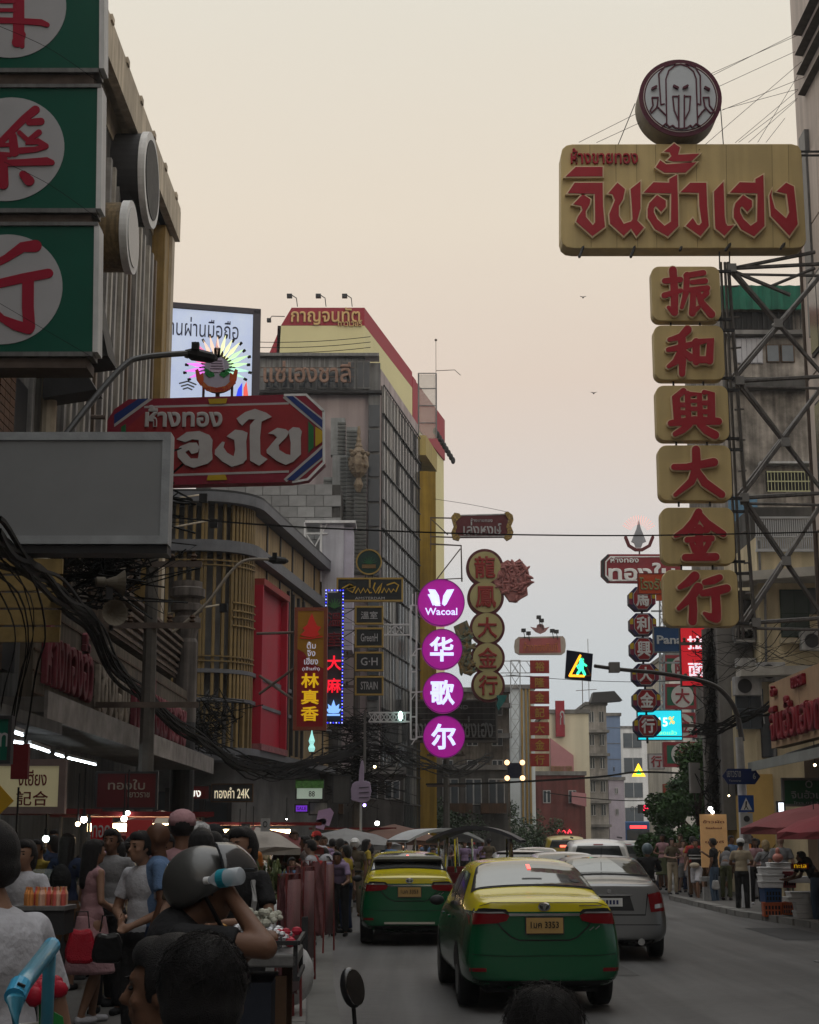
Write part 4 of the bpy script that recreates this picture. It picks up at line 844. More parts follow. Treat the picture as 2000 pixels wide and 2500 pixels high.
for i, (y0, y1) in enumerate(((1612, 1643), (1651, 1681), (1687, 1718), (1724, 1756), (1763, 1795), (1803, 1834), (1840, 1871))):
 t, w, h = box_sign('square_sign', ('red square sign with gold character, %s in the column of seven' % ('topmost', 'second', 'third', 'fourth', 'fifth', 'sixth', 'lowest')[i]), 'sign', 1295, y0, 1341, y1, 84.0, .2, mat('square_red', (.27, .025, .02), .6, dirt=.25), M['dred'], 0)
 text(t, '裕隆金記大金行'[i], 0, h / 2, .5, .5, mat('dull_gold', (.34, .2, .03), .5), -.001, .03, .015, 'character')
o = P(1280, 1900, 84.3); t = thing('sign_mast', 'thin white lattice mast holding the red square signs', 'mast', tuple(o))
q = MB()
for y0 in range(1612, 1900, 36):
 a, b, c, e_ = [tuple(P(x, y, 84.3) - o) for x, y in ((1247, y0), (1270, y0 + 36), (1270, y0), (1247, y0 + 36))]
 q.tube([a, b], .02, 3).tube([c, e_], .02, 3).tube([a, c], .02, 3)
q.tube([tuple(P(1247, 1612, 84.3) - o), tuple(P(1247, 1900, 84.3) - o)], .035, 4).tube([tuple(P(1270, 1612, 84.3) - o), tuple(P(1270, 1900, 84.3) - o)], .035, 4)
for y in (1614, 1643, 1651): q.tube([tuple(P(1222, y, 84.3) - o), tuple(P(1298, y, 84.3) - o)], .03, 4)
for x in (1225, 1245, 1265, 1285): q.tube([tuple(P(x, 1614, 84.3) - o), tuple(P(x + 20, 1643, 84.3) - o)], .02, 3)
q.obj('lattice', mat('mast_white', (.4, .42, .44), .6, dirt=.2), t)
# == RIGHT: big gold signboard
d = 36.0; o = P(1660, 614, d); S1 = thing('gold_signboard', 'huge gold rounded signboard with red Thai letters and a round elephant emblem on top', 'sign', tuple(o))
def qb(pts): return XZ([(1300 + a / 2.4643, b / 2.4643) for a, b in pts], d, o)
goldm = mat('sign_gold', (.52, .40, .19), .5, dirt=.14, scale=.7, streak=.15, bump=.05)
lx, rx = qb([(172, 0)])[0][0], qb([(1632, 1000)])[0][0]; bz, tz = qb([(600, 1492)])[0][1], qb([(600, 866)])[0][1]
def corner(a, b, c2, e_, r): pass
BP = qb([(172, 930), (180, 895), (205, 873), (240, 866), (1560, 864), (1600, 875), (1618, 905), (1622, 945), (1648, 1440), (1640, 1470), (1615, 1488), (1580, 1492), (250, 1494), (210, 1488), (182, 1465), (172, 1430)])
MB().prism(BP, 0, .55).obj('box', goldm, S1, bev=.02)
for i, x in enumerate((345, 500, 625, 740, 985, 1165, 1440, 1540)):
 a = qb([(x, 870)])[0]; b = qb([(x + 8, 1488)])[0]
 MB().prism([(a[0], a[1]), (a[0] + .008, a[1]), (b[0] + .008, b[1]), (b[0], b[1])], -.003, .001).obj('seam', mat('seam_dark', (.1, .075, .03), .6), S1)
redl = mat('letter_red', (.33, .016, .028), .45, dirt=.15, scale=2, bump=.03); crm = mat('letter_edge', (.66, .52, .33), .5, dirt=.2)
dx = 517
H0 = [(725, 1110), (820, 1113), (820, 1090), (865, 1065), (870, 1250), (872, 1370), (810, 1432), (735, 1390), (690, 1320), (690, 1270), (700, 1235), (745, 1187), (797, 1220), (797, 1255), (770, 1285), (738, 1250), (725, 1262), (725, 1290), (745, 1330), (790, 1372), (830, 1345), (832, 1175), (668, 1170)]
BL = [[(252, 1113), (418, 1113), (420, 1250), (432, 1375), (358, 1430), (262, 1345), (270, 1320), (300, 1275), (292, 1250), (245, 1240), (300, 1182), (345, 1212), (340, 1240), (316, 1282), (318, 1318), (360, 1368), (376, 1350), (373, 1178), (212, 1173)],
      [(258, 1018), (418, 1018), (418, 1072), (200, 1074)],
      [(455, 1175), (508, 1113), (552, 1150), (540, 1210), (515, 1250), (515, 1310), (545, 1360), (590, 1345), (600, 1330), (597, 1270), (588, 1150), (645, 1105), (645, 1265), (625, 1340), (665, 1380), (622, 1430), (590, 1385), (545, 1428), (465, 1355), (460, 1300), (495, 1215), (480, 1180)],
      H0, [(765, 978), (800, 1003), (980, 990), (915, 1050), (790, 1050), (740, 1018)],
      [(790, 925), (848, 877), (882, 900), (870, 945), (998, 938), (950, 982), (845, 984), (810, 975), (834, 952), (822, 928)],
      [(945, 1113), (1040, 1113), (1045, 1250), (1055, 1370), (1005, 1430), (920, 1370), (960, 1325), (985, 1365), (1000, 1368), (1015, 1350), (1000, 1250), (998, 1172), (888, 1168)],
      [(1088, 1165), (1143, 1107), (1147, 1200), (1150, 1310), (1157, 1355), (1168, 1372), (1205, 1368), (1150, 1428), (1098, 1385), (1095, 1370)],
      [(a + dx, b) for a, b in H0],
      [(1435, 1150), (1430, 1190), (1450, 1265), (1520, 1328), (1540, 1290), (1525, 1178), (1465, 1163), (1520, 1113), (1565, 1135), (1578, 1250), (1588, 1360), (1540, 1428), (1430, 1310), (1420, 1190)]]
def inflate(poly, r):
 n = len(poly); A = sum(poly[i][0] * poly[(i + 1) % n][1] - poly[(i + 1) % n][0] * poly[i][1] for i in range(n)); s = 1 if A > 0 else -1; o = []
 for i in range(n):
  a, b, c = Vector(poly[i - 1]), Vector(poly[i]), Vector(poly[(i + 1) % n]); e0 = (b - a).normalized(); e1 = (c - b).normalized()
  n0 = Vector((e0.y, -e0.x)) * s; n1 = Vector((e1.y, -e1.x)) * s; m = n0 + n1
  if m.length < .2: m = n0
  m = m.normalized(); k = r / max(.45, m.dot(n0)); o.append(tuple(b + m * k))
 return o
for p in BL:
 a = qb(p); e_ = MB().prism(inflate(a, .036), -.12, -.0005).obj('letter_edge', crm, S1); MB().prism(inflate(a, .004), -.135, -.1205).obj('letter', redl, S1)
a = qb([(432, 948)])[0]; text(S1, 'ห้างขายทอง', a[0], a[1] + .02, 1.62, .40, redl, -.001, .07, .02)
c = qb([(883, 610)])[0]; U = 1 / 2.4643 * d / FPX * 1.07; bd = mat('emblem_maroon', (.08, .012, .028), .45, dirt=.15)
MB().disc(c, 248 * U, -.15, .55, 56).obj('emblem_drum', mat('emblem_side', (.17, .14, .09), .6, dirt=.4), S1)
MB().disc(c, 250 * U, -.20, -.151, 56).obj('emblem_rim', bd, S1)
MB().disc(c, 212 * U, -.215, -.201, 56).obj('emblem_face', mat('emblem_white', (.46, .49, .52), .35, dirt=.08), S1)
q = MB()
for r_, w_ in ((220, 4), ):
 for i in range(56):
  g0, g1 = 2 * math.pi * i / 56, 2 * math.pi * (i + 1) / 56; k0, k1 = r_ * U, (r_ + w_) * U
  q.prism([(c[0] + k1 * math.cos(g0), c[1] + k1 * math.sin(g0)), (c[0] + k1 * math.cos(g1), c[1] + k1 * math.sin(g1)), (c[0] + k0 * math.cos(g1), c[1] + k0 * math.sin(g1)), (c[0] + k0 * math.cos(g0), c[1] + k0 * math.sin(g0))], -.216, -.201)
q.obj('emblem_ring', mat('ring_pale', (.5, .45, .42)), S1)
q = MB(); kk = 0
EL = [[(800, 780), (795, 500), (812, 450), (850, 420), (883, 412), (925, 425), (960, 455), (976, 500), (985, 780)], [(765, 655), (752, 470), (790, 425), (850, 408)], [(765, 655), (785, 650)], [(1003, 655), (1000, 480), (970, 430), (915, 408)], [(1003, 655), (985, 650)],
      [(835, 605), (870, 605), (870, 750), (845, 690), (835, 605)], [(905, 605), (942, 605), (935, 690), (905, 750), (905, 605)], [(872, 600), (872, 795)], [(905, 600), (905, 795)],
      [(712, 612), (748, 612), (742, 670), (708, 705), (700, 690), (718, 660), (712, 612)], [(1018, 612), (1052, 612), (1055, 660), (1085, 700), (1060, 705), (1028, 670), (1018, 612)], [(740, 665), (765, 690), (795, 720)], [(1030, 680), (1010, 700), (985, 735)],
      [(775, 785), (795, 768), (815, 790), (835, 780), (850, 795), (883, 800), (920, 795), (940, 780), (955, 792), (975, 770), (1000, 785)]]
for pts in EL:
 for s0, s1 in zip(pts[:-1], pts[1:]): kk += 1; q.prism(brush(qb([s0, s1]), 8 * U, 3), -.232 - .0005 * kk, -.2155)
for x, y, s_ in ((724, 557, 1), (853, 553, -1), (911, 553, 1), (1040, 562, -1)): kk += 1; q.prism(brush(qb([(x - 11, y + 6 * s_), (x + 11, y - 6 * s_)]), [14 * U, 14 * U]), -.232 - .0012 * kk, -.2155)
q.obj('elephant_drawing', bd, S1)
q = MB()
for x0, y0, x1, y1 in ((318, 1455, 275, 1570), (628, 1455, 583, 1570), (905, 1470, 878, 1530), (1205, 1445, 1150, 1530), (1530, 1445, 1480, 1520)):
 a, b = qb([(x0, y0), (x1, y1)]); q.tube([(a[0], .1, a[1]), (b[0], -.25, b[1])], .035, 4)
for x0, y0, x1, y1 in ((518, 860, 625, 600), (1160, 860, 1140, 600), (1135, 1495, 1137, 1600), (1196, 1495, 1197, 1600)):
 a, b = qb([(x0, y0), (x1, y1)]); q.tube([(a[0], .2, a[1]), (b[0], .2, b[1])], .014 if y0 < 900 else .02, 4)
a, b = qb([(1600, 880), (1725, 880)]); q.tube([(a[0], .3, a[1]), (b[0] + .4, .3, b[1])], .03, 4); q.tube([(a[0], .3, a[1] - .1), (b[0] + .4, .3, b[1] - .1)], .03, 4)
q.obj('struts', M['dark'], S1)
q = MB()
for (x0, y0), (x1, y1, d1) in (((280, 858), (1570, 210, 38)), ((385, 860), (1580, 310, 38)), ((1000, 905), (1620, 370, 38)), ((1140, 665), (1635, 465, 38)), ((1220, 860), (1600, 540, 38)), ((1355, 858), (1600, 450, 38)), ((1240, 858), (1595, 590, 38)), ((1300, 858), (1590, 600, 38)), ((1405, 858), (1520, 710, 38)), ((760, 585), (1600, 210, 38)), ((1145, 660), (1600, 535, 38))):
 a = qb([(x0, y0)])[0]; b = P(1300 + x1 / 2.4643, y1 / 2.4643, d1) - o; q.tube([(a[0], -.02, a[1]), tuple(b)], .007, 3)
q.obj('guy_wires', M['cable'], S1)
# -- vertical column of gold panels
o = P(1700, 1532, 35.6); S2 = thing('gold_column_sign', 'vertical column of six rounded gold panels with red Chinese characters', 'sign', tuple(o))
CO = [(1594, 648, 1757, 786, 'r'), (1600, 792, 1766, 930, ''), (1605, 939, 1777, 1078, ''), (1611, 1085, 1784, 1225, ''), (1617, 1237, 1791, 1380, ''), (1624, 1389, 1800, 1532, '')]
STR = {
 '大': [([(.5, .98), (.5, .75), (.48, .55), (.38, .32), (.05, .05)], [.13, .14, .14, .12, .06]), ([(.05, .62), (.3, .62), (.85, .72)], [.1, .11, .14]), ([(.5, .55), (.65, .3), (.98, .06)], [.1, .14, .12])],
 '和': [([(.45, .97), (.3, .82), (.06, .76)], [.14, .12, .07]), ([(.03, .55), (.3, .6), (.52, .66)], [.08, .12, .1]), ([(.32, .8), (.32, .4), (.3, .05)], [.13, .13, .1]), ([(.3, .55), (.18, .3), (.02, .2)], [.1, .12, .06]), ([(.36, .5), (.5, .38)], [.09, .13]), ([(.62, .72), (.6, .3)], [.12, .12]), ([(.6, .7), (.92, .74), (.88, .32)], [.12, .15, .13]), ([(.6, .34), (.88, .34)], [.12, .12])],
 '行': [([(.36, .95), (.22, .82), (.05, .72)], [.15, .13, .07]), ([(.42, .72), (.25, .5), (.02, .3)], [.15, .13, .07]), ([(.3, .5), (.3, .25), (.28, .04)], [.12, .13, .13]), ([(.55, .82), (.72, .86), (.85, .92)], [.09, .13, .1]), ([(.5, .6), (.75, .64), (.98, .7)], [.1, .14, .13]), ([(.75, .62), (.76, .3), (.75, .12)], [.14, .14, .15]), ([(.75, .1), (.6, .14), (.52, .2)], [.15, .11, .05])],
 '金': [([(.5, .98), (.4, .78), (.22, .6), (.02, .5)], [.12, .14, .12, .06]), ([(.5, .95), (.65, .75), (.98, .54)], [.1, .14, .1]), ([(.32, .6), (.66, .62)], [.09, .1]), ([(.25, .42), (.74, .45)], [.09, .1]), ([(.49, .66), (.49, .1)], [.12, .13]), ([(.34, .34), (.4, .2)], [.08, .09]), ([(.68, .36), (.58, .2)], [.09, .08]), ([(.2, .07), (.8, .08)], [.11, .13])],
 '振': [([(.2, .98), (.22, .5), (.2, .1)], [.13, .13, .12]), ([(.2, .1), (.08, .2)], [.13, .06]), ([(.02, .75), (.35, .78)], [.1, .1]), ([(.0, .45), (.35, .55)], [.1, .08]), ([(.48, .86), (.85, .92)], [.1, .1]), ([(.5, .88), (.46, .5), (.36, .2)], [.1, .1, .06]), ([(.6, .72), (.88, .75)], [.08, .1]), ([(.55, .56), (.92, .6)], [.09, .1]), ([(.62, .56), (.6, .3), (.58, .08)], [.1, .1, .12]), ([(.58, .1), (.72, .2)], [.1, .06]), ([(.9, .5), (.78, .38)], [.1, .07]), ([(.7, .58), (.78, .3), (.98, .06)], [.08, .11, .14])],
 '興': [([(.3, .95), (.14, .82), (.16, .3)], [.1, .13, .12]), ([(.14, .66), (.3, .66)], [.08, .08]), ([(.14, .5), (.3, .5)], [.08, .08]), ([(.38, .9), (.38, .42)], [.09, .09]), ([(.38, .88), (.62, .88), (.62, .42)], [.09, .09, .09]), ([(.44, .74), (.56, .74)], [.06, .06]), ([(.44, .58), (.56, .58)], [.07, .07]), ([(.72, .92), (.86, .9), (.84, .35)], [.08, .12, .13]), ([(.7, .7), (.84, .7)], [.08, .08]), ([(.7, .52), (.84, .52)], [.08, .08]), ([(.02, .28), (.5, .34), (.98, .32)], [.1, .14, .12]), ([(.38, .26), (.25, .14), (.1, .06)], [.12, .11, .08]), ([(.6, .26), (.72, .14), (.9, .04)], [.1, .13, .14])],
}
for (x0, y0, x1, y1, _), ch in zip(CO, '振和興大金行'):
 a = P(x0, y1 - 3, 35.6) - o; b = P(x1, y0 + 2, 35.6) - o
 pn = MB().prism(rrect(a.x, b.x, a.z, b.z, .19), 0, .34).obj('panel', goldm, S2, bev=.015)
 q = MB(); q2_ = MB(); w, h = b.x - a.x, b.z - a.z; k = 0
 for pts, ws in STR[ch]:
  pp = [(a.x + w * (.17 + .68 * u), a.z + h * (.04 + .88 * v)) for u, v in pts]; k += 1
  q.prism(brush(pp, [t * w * .8 + .066 for t in ws]), -.09 - .001 * k, -.001); q2_.prism(brush(pp, [t * w * .8 + .012 for t in ws]), -.115 - .001 * k, -.104)
 mk('character_edge', q.mesh('character_edge'), crm, pn); mk('character', q2_.mesh('character'), redl, pn)
q = MB()
for (x0, y0, x1, y1, _), nx in zip(CO[:-1], CO[1:]):
 for fx_ in (.28, .72): v = P(x0 + (x1 - x0) * fx_, y1, 35.6) - o; MB().box(v.x - .02, v.x + .02, .1, .14, v.z - .09, v.z + .02).obj('link', M['dark'], S2)
for x0, y0, x1, y1, _ in CO:
 for y in (y0 + 8, y1 - 12): a = P(x1, y, 35.6) - o; MB().box(a.x - .05, a.x + .3, .15, .22, a.z - .03, a.z + .03).obj('link', M['dark'], S2)
# -- steel lattice between building and sign column
o = P(1880, 1530, 36.2); T2 = thing('steel_lattice', 'steel lattice scaffold tying the gold signs to the right building', 'truss', tuple(o))
sm_ = mat('lattice_steel', (.17, .16, .155), .5, metal=.3, dirt=.4, scale=2, streak=.3)
def seg(q, x0, y0, x1, y1, r, d0=36.2, d1=None): q.tube([tuple(P(x0, y0, d0) - o), tuple(P(x1, y1, d1 or d0) - o)], r, 5)
for dd in (36.2, 37.3):
 q = MB(); e_ = (dd - 36.2) * 9
 nodes = [(1787 - e_, 655), (1806 - e_, 930), (1818 - e_, 1215), (1846 - e_, 1520)]
 for (x0, y0), (x1, y1) in zip(nodes[:-1], nodes[1:]):
  seg(q, x0, y0, 2010, y1 - 15, .05, dd); seg(q, x0 + 2, y1, 2010, y0 + 10, .055, dd)
 for x, y in nodes: seg(q, x, y, 2020, y - 12, .05, dd); seg(q, x, y + 14, 2020, y + 18, .035, dd)
 seg(q, 1778, 640, 1845, 1560, .045, dd); seg(q, 1770 - e_, 640, 1815 - e_, 1560, .035, dd)
 seg(q, 1787, 655, 1990, 615, .05, dd); seg(q, 1787, 660, 1930, 720, .05, dd); seg(q, 1990, 655, 1880, 700, .04, dd)
 q.obj('lattice', sm_, T2)
q = MB()
for x, y in ((1787, 655), (1806, 930), (1818, 1215), (1846, 1520), (1900, 790), (1918, 1080), (1920, 1370)):
 a = P(x, y, 36.15) - o; MB().box(a.x - .1, a.x + .1, -.12, -.05, a.z - .1, a.z + .1).obj('gusset_plate', mat('gusset', (.24, .235, .23), .6, dirt=.3), T2)
 seg(q, x, y, x - 12, y + 3, .04, 36.2, 37.4)
q.obj('cross_ties', mat('gusset', (.24, .235, .23), .6, dirt=.3), T2)
q = MB()
for y in range(700, 1540, 75): seg(q, 1772 + (y - 640) * .06, y, 1800 + (y - 640) * .045, y - 2, .025)
q.obj('rungs', sm_, T2)
# == right near building
R1 = thing('panelled_building', 'tall pinkish panelled building with stacked sun shades at the right edge', 'building', (14, 30, 0))
pkp = mat('pink_panel', (.56, .48, .43), .7, dirt=.2, scale=.6, streak=.2)
rx0 = 10.15
wobj(MB().box(rx0 + .1, 24, -30, 39.4, 3, 24), 'wall', pkp, R1)
for i in range(14):
 for zz in ((9.3, 13.2), (13.25, 17.0), (17.05, 18.9)):
  wobj(MB().box(rx0 + .04, rx0 + .09, 39.3 - (i + 1) * .95 + .02, 39.3 - i * .95, zz[0], zz[1]), 'panel', pkp, R1)
wobj(MB().box(rx0 + .2, 16, 39.4, 39.5, 3, 24), 'end_wall', pkp, R1)
wobj(MB().tube([(rx0 + .05, 39.45, 3.5), (rx0 + .05, 39.45, 19.2)], .06, 6), 'downpipe', M['rust'], R1)
wobj(MB().box(rx0 - .02, rx0 + .6, 38.2, 38.8, 14.2, 19.6), 'grey_fin', M['steel'], R1)
lv = mat('louvre', (.13, .12, .11), .7, dirt=.3, scale=1, streak=.3)
for k, y in enumerate((85, 135, 182, 232)):
 a = P(1936 + k * 4, y, 38.4); q = MB()
 q.add([(a.x, 38.4, a.z), (a.x + 1.9, 38.4, a.z + 1.5), (a.x + 1.9, 20, a.z + 1.5), (a.x, 20, a.z), (a.x + .25, 38.4, a.z - .04), (a.x + 2.2, 38.4, a.z + 1.3), (a.x + 2.2, 20, a.z + 1.3), (a.x + .25, 20, a.z - .04)],
          [(0, 1, 2, 3), (4, 7, 6, 5), (0, 4, 5, 1), (3, 2, 6, 7), (0, 3, 7, 4), (1, 5, 6, 2)])
 wobj(q, 'sun_shade', lv, R1)
for i, (z0, z1) in enumerate(((6.2, 8.6), (10.0, 12.4), (13.6, 15.6))):
 for j in range(4):
  y = 38.6 - j * 3.4; f = wobj(MB().box(rx0 - .02, rx0 + .1, y - 1.6, y, z0, z1), 'window', M['dark'], R1)
  for k in range(2): mk('pane', MB().box(rx0 - .045 - 14, rx0 - .025 - 14, y - 1.52 + k * .76 - 30, y - .82 + k * .76 - 30, z0 + .08, z1 - .08).mesh('pane'), M['pane'], f)
fs = thing('fascia_sign', 'tan shop fascia board with dense carved red Thai letters on the right building', 'sign', (8.8, 39.2, 3.9), R(-90))
MB().box(0, 9, 0, .3, 0, 1.55).obj('board', mat('fascia_tan', (.48, .32, .2), .7, dirt=.25, scale=1), fs)
rd2 = mat('fascia_red', (.22, .012, .022), .5, dirt=.2)
text(fs, 'จินฮั้วเฮงทอง', 3.5, .62, 6.3, .98, rd2, -.001, .12, .03)
text(fs, 'ตั้ง', .75, 1.33, .45, .26, rd2, -.001, .1, .03); text(fs, 'เยาวราช', 3.2, 1.33, 1.1, .26, rd2, -.001, .1, .03)
q = MB()
for i in range(3): q.box(.02 + i * 3, .03 + i * 3, -.004, 0, 0, 1.55)
q.obj('seams', M['rust'], fs)
aw = thing('striped_awning', 'dark rolled awning with pale edge under the red letter fascia', 'awning', (8.9, 39.5, 3.5), R(-90))
MB().add([(-.6, .5, .35), (9, .5, .5), (9, -.45, .12), (-.6, -.35, -.05), (-.6, .5, .30), (9, .5, .45), (9, -.45, .07), (-.6, -.35, -.1)], [(0, 3, 2, 1), (4, 5, 6, 7), (3, 7, 6, 2), (0, 4, 7, 3), (0, 1, 5, 4), (1, 2, 6, 5)]).obj('canvas', mat('awning_dark', (.04, .045, .045), .8, dirt=.3), aw)
MB().box(-.6, 9, -.50, -.46, -.12, .1).obj('edge', mat('awning_edge', (.28, .3, .29), .7), aw)
wobj(MB().box(9.6, 16, 20, 39.3, .1, 3.6), 'shop_interior', mat('shop_wall', (.2, .14, .09), .8, dirt=.3, scale=1), R1)
# == cream building behind
R2 = thing('cream_building', 'cream balcony building behind the steel lattice', 'building', (12, 47, 0))
crw = mat('cream_wall', (.68, .58, .39), .85, dirt=.3, scale=.5, streak=.3); dd = 47.0
X = lambda x, y=1400: P(x, y, dd).x
Z = lambda y: Zat(y, dd)
wobj(MB().box(X(1850), X(2080), dd, 52, Z(1650), Z(1310)), 'wall', crw, R2)
wobj(MB().box(X(1835), X(2080), dd + .3, 52, 0, Z(1652)), 'lower_wall', crw, R2)
q = MB().plan([(X(1762), dd - .2), (X(2080), dd - 2.2), (X(2080), dd + .1), (X(1762), dd + 1)], Z(1424), Z(1402)); wobj(q, 'balcony_slab', mat('slab_pale', (.42, .4, .36), .85, dirt=.4, scale=1), R2)
q = MB().plan([(X(1790), dd - .6), (X(2080), dd - 1.6), (X(2080), dd + .1), (X(1790), dd + .2)], Z(1655), Z(1634)); wobj(q, 'balcony_slab', mat('slab_pale', (.42, .4, .36)), R2)
wobj(MB().box(X(1895), X(1998), dd - .25, dd, Z(1572), Z(1560)), 'sill', M['cream'], R2)
def win(par, px0, py0, px1, py1, d, mf, mp_, nx=2, ny=1, th=.06):
 a = P(px0, py1, d); b = P(px1, py0, d); l = par.location
 f = wobj(MB().box(a.x, b.x, d - th, d - .002, a.z, b.z), 'window', mf, par)
 w = (b.x - a.x - .04) / nx; h = (b.z - a.z - .04) / ny
 for i in range(nx):
  for j in range(ny):
   mk('pane', MB().box(a.x + .03 + i * w - l.x, a.x + (i + 1) * w - .0 - l.x, d - th - .012 - l.y, d - th - .001 - l.y, a.z + .03 + j * h - l.z, a.z + (j + 1) * h - l.z).mesh('pane'), mp_, f)
 return f
shg = mat('green_shutter', (.035, .06, .05), .6, dirt=.3)
win(R2, 1908, 1440, 1972, 1556, dd, shg, mat('shutter_pane', (.06, .08, .075), .4), 2, 2)
win(R2, 1974, 1436, 1998, 1500, dd, shg, M['pane'], 1, 1)
win(R2, 1798, 1682, 1862, 1780, dd + .3, mat('blue_frame', (.1, .13, .16), .5), mat('blue_pane', (.04, .055, .07), .2), 2, 2)
win(R2, 1860, 1745, 1893, 1850, dd + .3, M['dark'], M['pane'], 1, 2)
win(R2, 1800, 1465, 1835, 1515, dd + .9, M['dark'], M['pane'], 2, 1)
q = MB(); z0, z1 = Z(1342), Z(1268)
for i in range(27): x = X(1848) + i * (X(1985) - X(1848)) / 26; q.box(x, x + .035, dd - .12, dd - .08, z0, z1)
q.box(X(1846), X(1988), dd - .14, dd - .06, z1, z1 + .06).box(X(1846), X(1988), dd - .13, dd - .07, z0 + .35, z0 + .39).box(X(1846), X(1988), dd - .15, dd - .05, z0 - .08, z0)
wobj(q, 'railing', mat('rail_white', (.45, .46, .47), .6, dirt=.2), R2)
wobj(MB().box(X(1852), X(2080), dd + .8, dd + 4, Z(1330), Z(1225)), 'back_wall', M['dconc'], R2)
wobj(MB().plan([(X(1790), dd + .5), (X(1862), dd + .3), (X(1862), dd + 3), (X(1790), dd + 3)], 3.0, Z(1655)), 'side_wall', crw, R2)
wobj(MB().plan([(X(1790), dd + .4), (X(1868), dd + .2), (X(1868), dd + 3), (X(1790), dd + 3)], 1.5, 3.6), 'ochre_wall', mat('ochre_wall', (.50, .33, .11), .85, dirt=.25, scale=.8), R2)
wobj(MB().box(X(1760), X(1846), dd + .95, dd + 4, 2, Z(1430)), 'grey_wall', M['conc'], R2)
wobj(MB().box(X(1800), X(1846), dd + .5, dd + .9, Z(1562), Z(1535)), 'air_conditioner', M['dwhite'], R2)
wobj(MB().box(X(1800), X(1846), dd + .5, dd + .9, Z(1622), Z(1602)), 'air_conditioner', M['dwhite'], R2)
for px, py, d_ in ((1822, 1700, 47.1), (1985, 1590, 46.9), (1880, 1665, 47.1)):
 a = P(px, py, d_); t = thing('air_conditioner', 'boxy air conditioner with round grille on the cream wall, %s' % {1822: 'left one', 1985: 'highest one', 1880: 'middle one'}[px], 'air conditioner', tuple(a)); MB().box(-.4, .4, -.35, 0, 0, .55).obj('casing', M['dwhite'], t, bev=.02); MB().disc((-.1, .27), .21, -.37, -.351, 20).obj('grille', M['dark'], t); MB().tube([(.42, -.1, .1), (.5, -.02, -.8)], .02, 5).obj('hose', M['dwhite'], t)
for px, y0, y1 in ((1868, 1430, 1630), (1890, 1660, 1850), (1853, 1320, 1400)): wobj(MB().tube([P(px, y0, 46.9), P(px + 3, y1, 46.9)], .04, 6), 'downpipe', M['steel'], R2)
# == old grey building
R3 = thing('old_grey_building', 'mould stained grey tenement with a green tarpaulin on its roof', 'building', (13.5, 58, 0)); dd = 58.0
sw = mat('stained_wall', (.4, .36, .32), .9, dirt=.75, scale=.8, streak=.45)
X = lambda x, y=1000: P(x, y, dd).x
wobj(MB().box(X(1768), X(2050), dd, 66, 0, Zat(720, dd)), 'wall', sw, R3)
q = MB()
for i in range(26):
 x = X(1765) + i * .24; f0, f1 = .08 * (i % 2), .08 * ((i + 1) % 2); q.add([(x, dd - .4 - f0, Zat(764, dd)), (x + .24, dd - .4 - f1, Zat(764, dd)), (x + .24, dd - .3 - f1, Zat(704, dd)), (x, dd - .3 - f0, Zat(704, dd)), (x, dd + 4, Zat(690, dd)), (x + .24, dd + 4, Zat(690, dd))], [(0, 1, 2, 3), (3, 2, 5, 4)])
wobj(q, 'green_tarpaulin', M['tarp'], R3)
q = MB()
for i in range(30): x = X(1768) + i * .2; q.tube([(x, dd - .15, Zat(806, dd)), (x, dd - .15, Zat(764, dd))], .02, 4)
wobj(q, 'window_bars', M['dark'], R3)
wobj(MB().box(X(1766), X(1945), dd - .1, dd - .001, Zat(806, dd), Zat(764, dd)), 'dark_opening', M['black'], R3)
f = win(R3, 1798, 826, 1860, 888, dd, mat('curtain_white', (.42, .42, .45), .8, dirt=.2, streak=.5, scale=3), mat('curtain', (.42, .42, .45)), 5, 1)
for x in (1872, 1908): win(R3, x, 842, x + 30, 885, dd, M['wood'], mat('sky_pane', (.12, .14, .16), .15), 1, 1)
wobj(MB().box(X(1770), X(2000), dd - .35, dd - .01, Zat(822, dd), Zat(812, dd)), 'ledge', M['conc'], R3)
wobj(MB().box(X(1768), X(2000), dd - .5, dd - .01, Zat(955, dd), Zat(930, dd)), 'ledge', M['dconc'], R3)
wobj(MB().box(X(1845), X(1975), dd - .4, dd - .01, Zat(1137, dd), Zat(1132, dd)), 'ledge', M['dwhite'], R3)
q = MB()
for i in range(14): x = X(1862) + i * .125; q.tube([(x, dd - .35, Zat(1205, dd)), (x, dd - .35, Zat(1155, dd))], .015, 4)
for y in (1157, 1180, 1204): q.box(X(1860), X(1980), dd - .37, dd - .33, Zat(y, dd) - .02, Zat(y, dd) + .02)
wobj(q, 'railing', mat('yellow_rail', (.42, .42, .25), .6), R3)
wobj(MB().box(X(1862), X(1975), dd - .02, dd - .001, Zat(1200, dd), Zat(1150, dd)), 'dark_opening', M['black'], R3)
wobj(MB().box(X(1768), X(1835), dd - .3, dd - .01, Zat(1300, dd), Zat(1215, dd)), 'blue_sheet', mat('blue_sheet', (.10, .2, .3), .6, dirt=.3), R3)
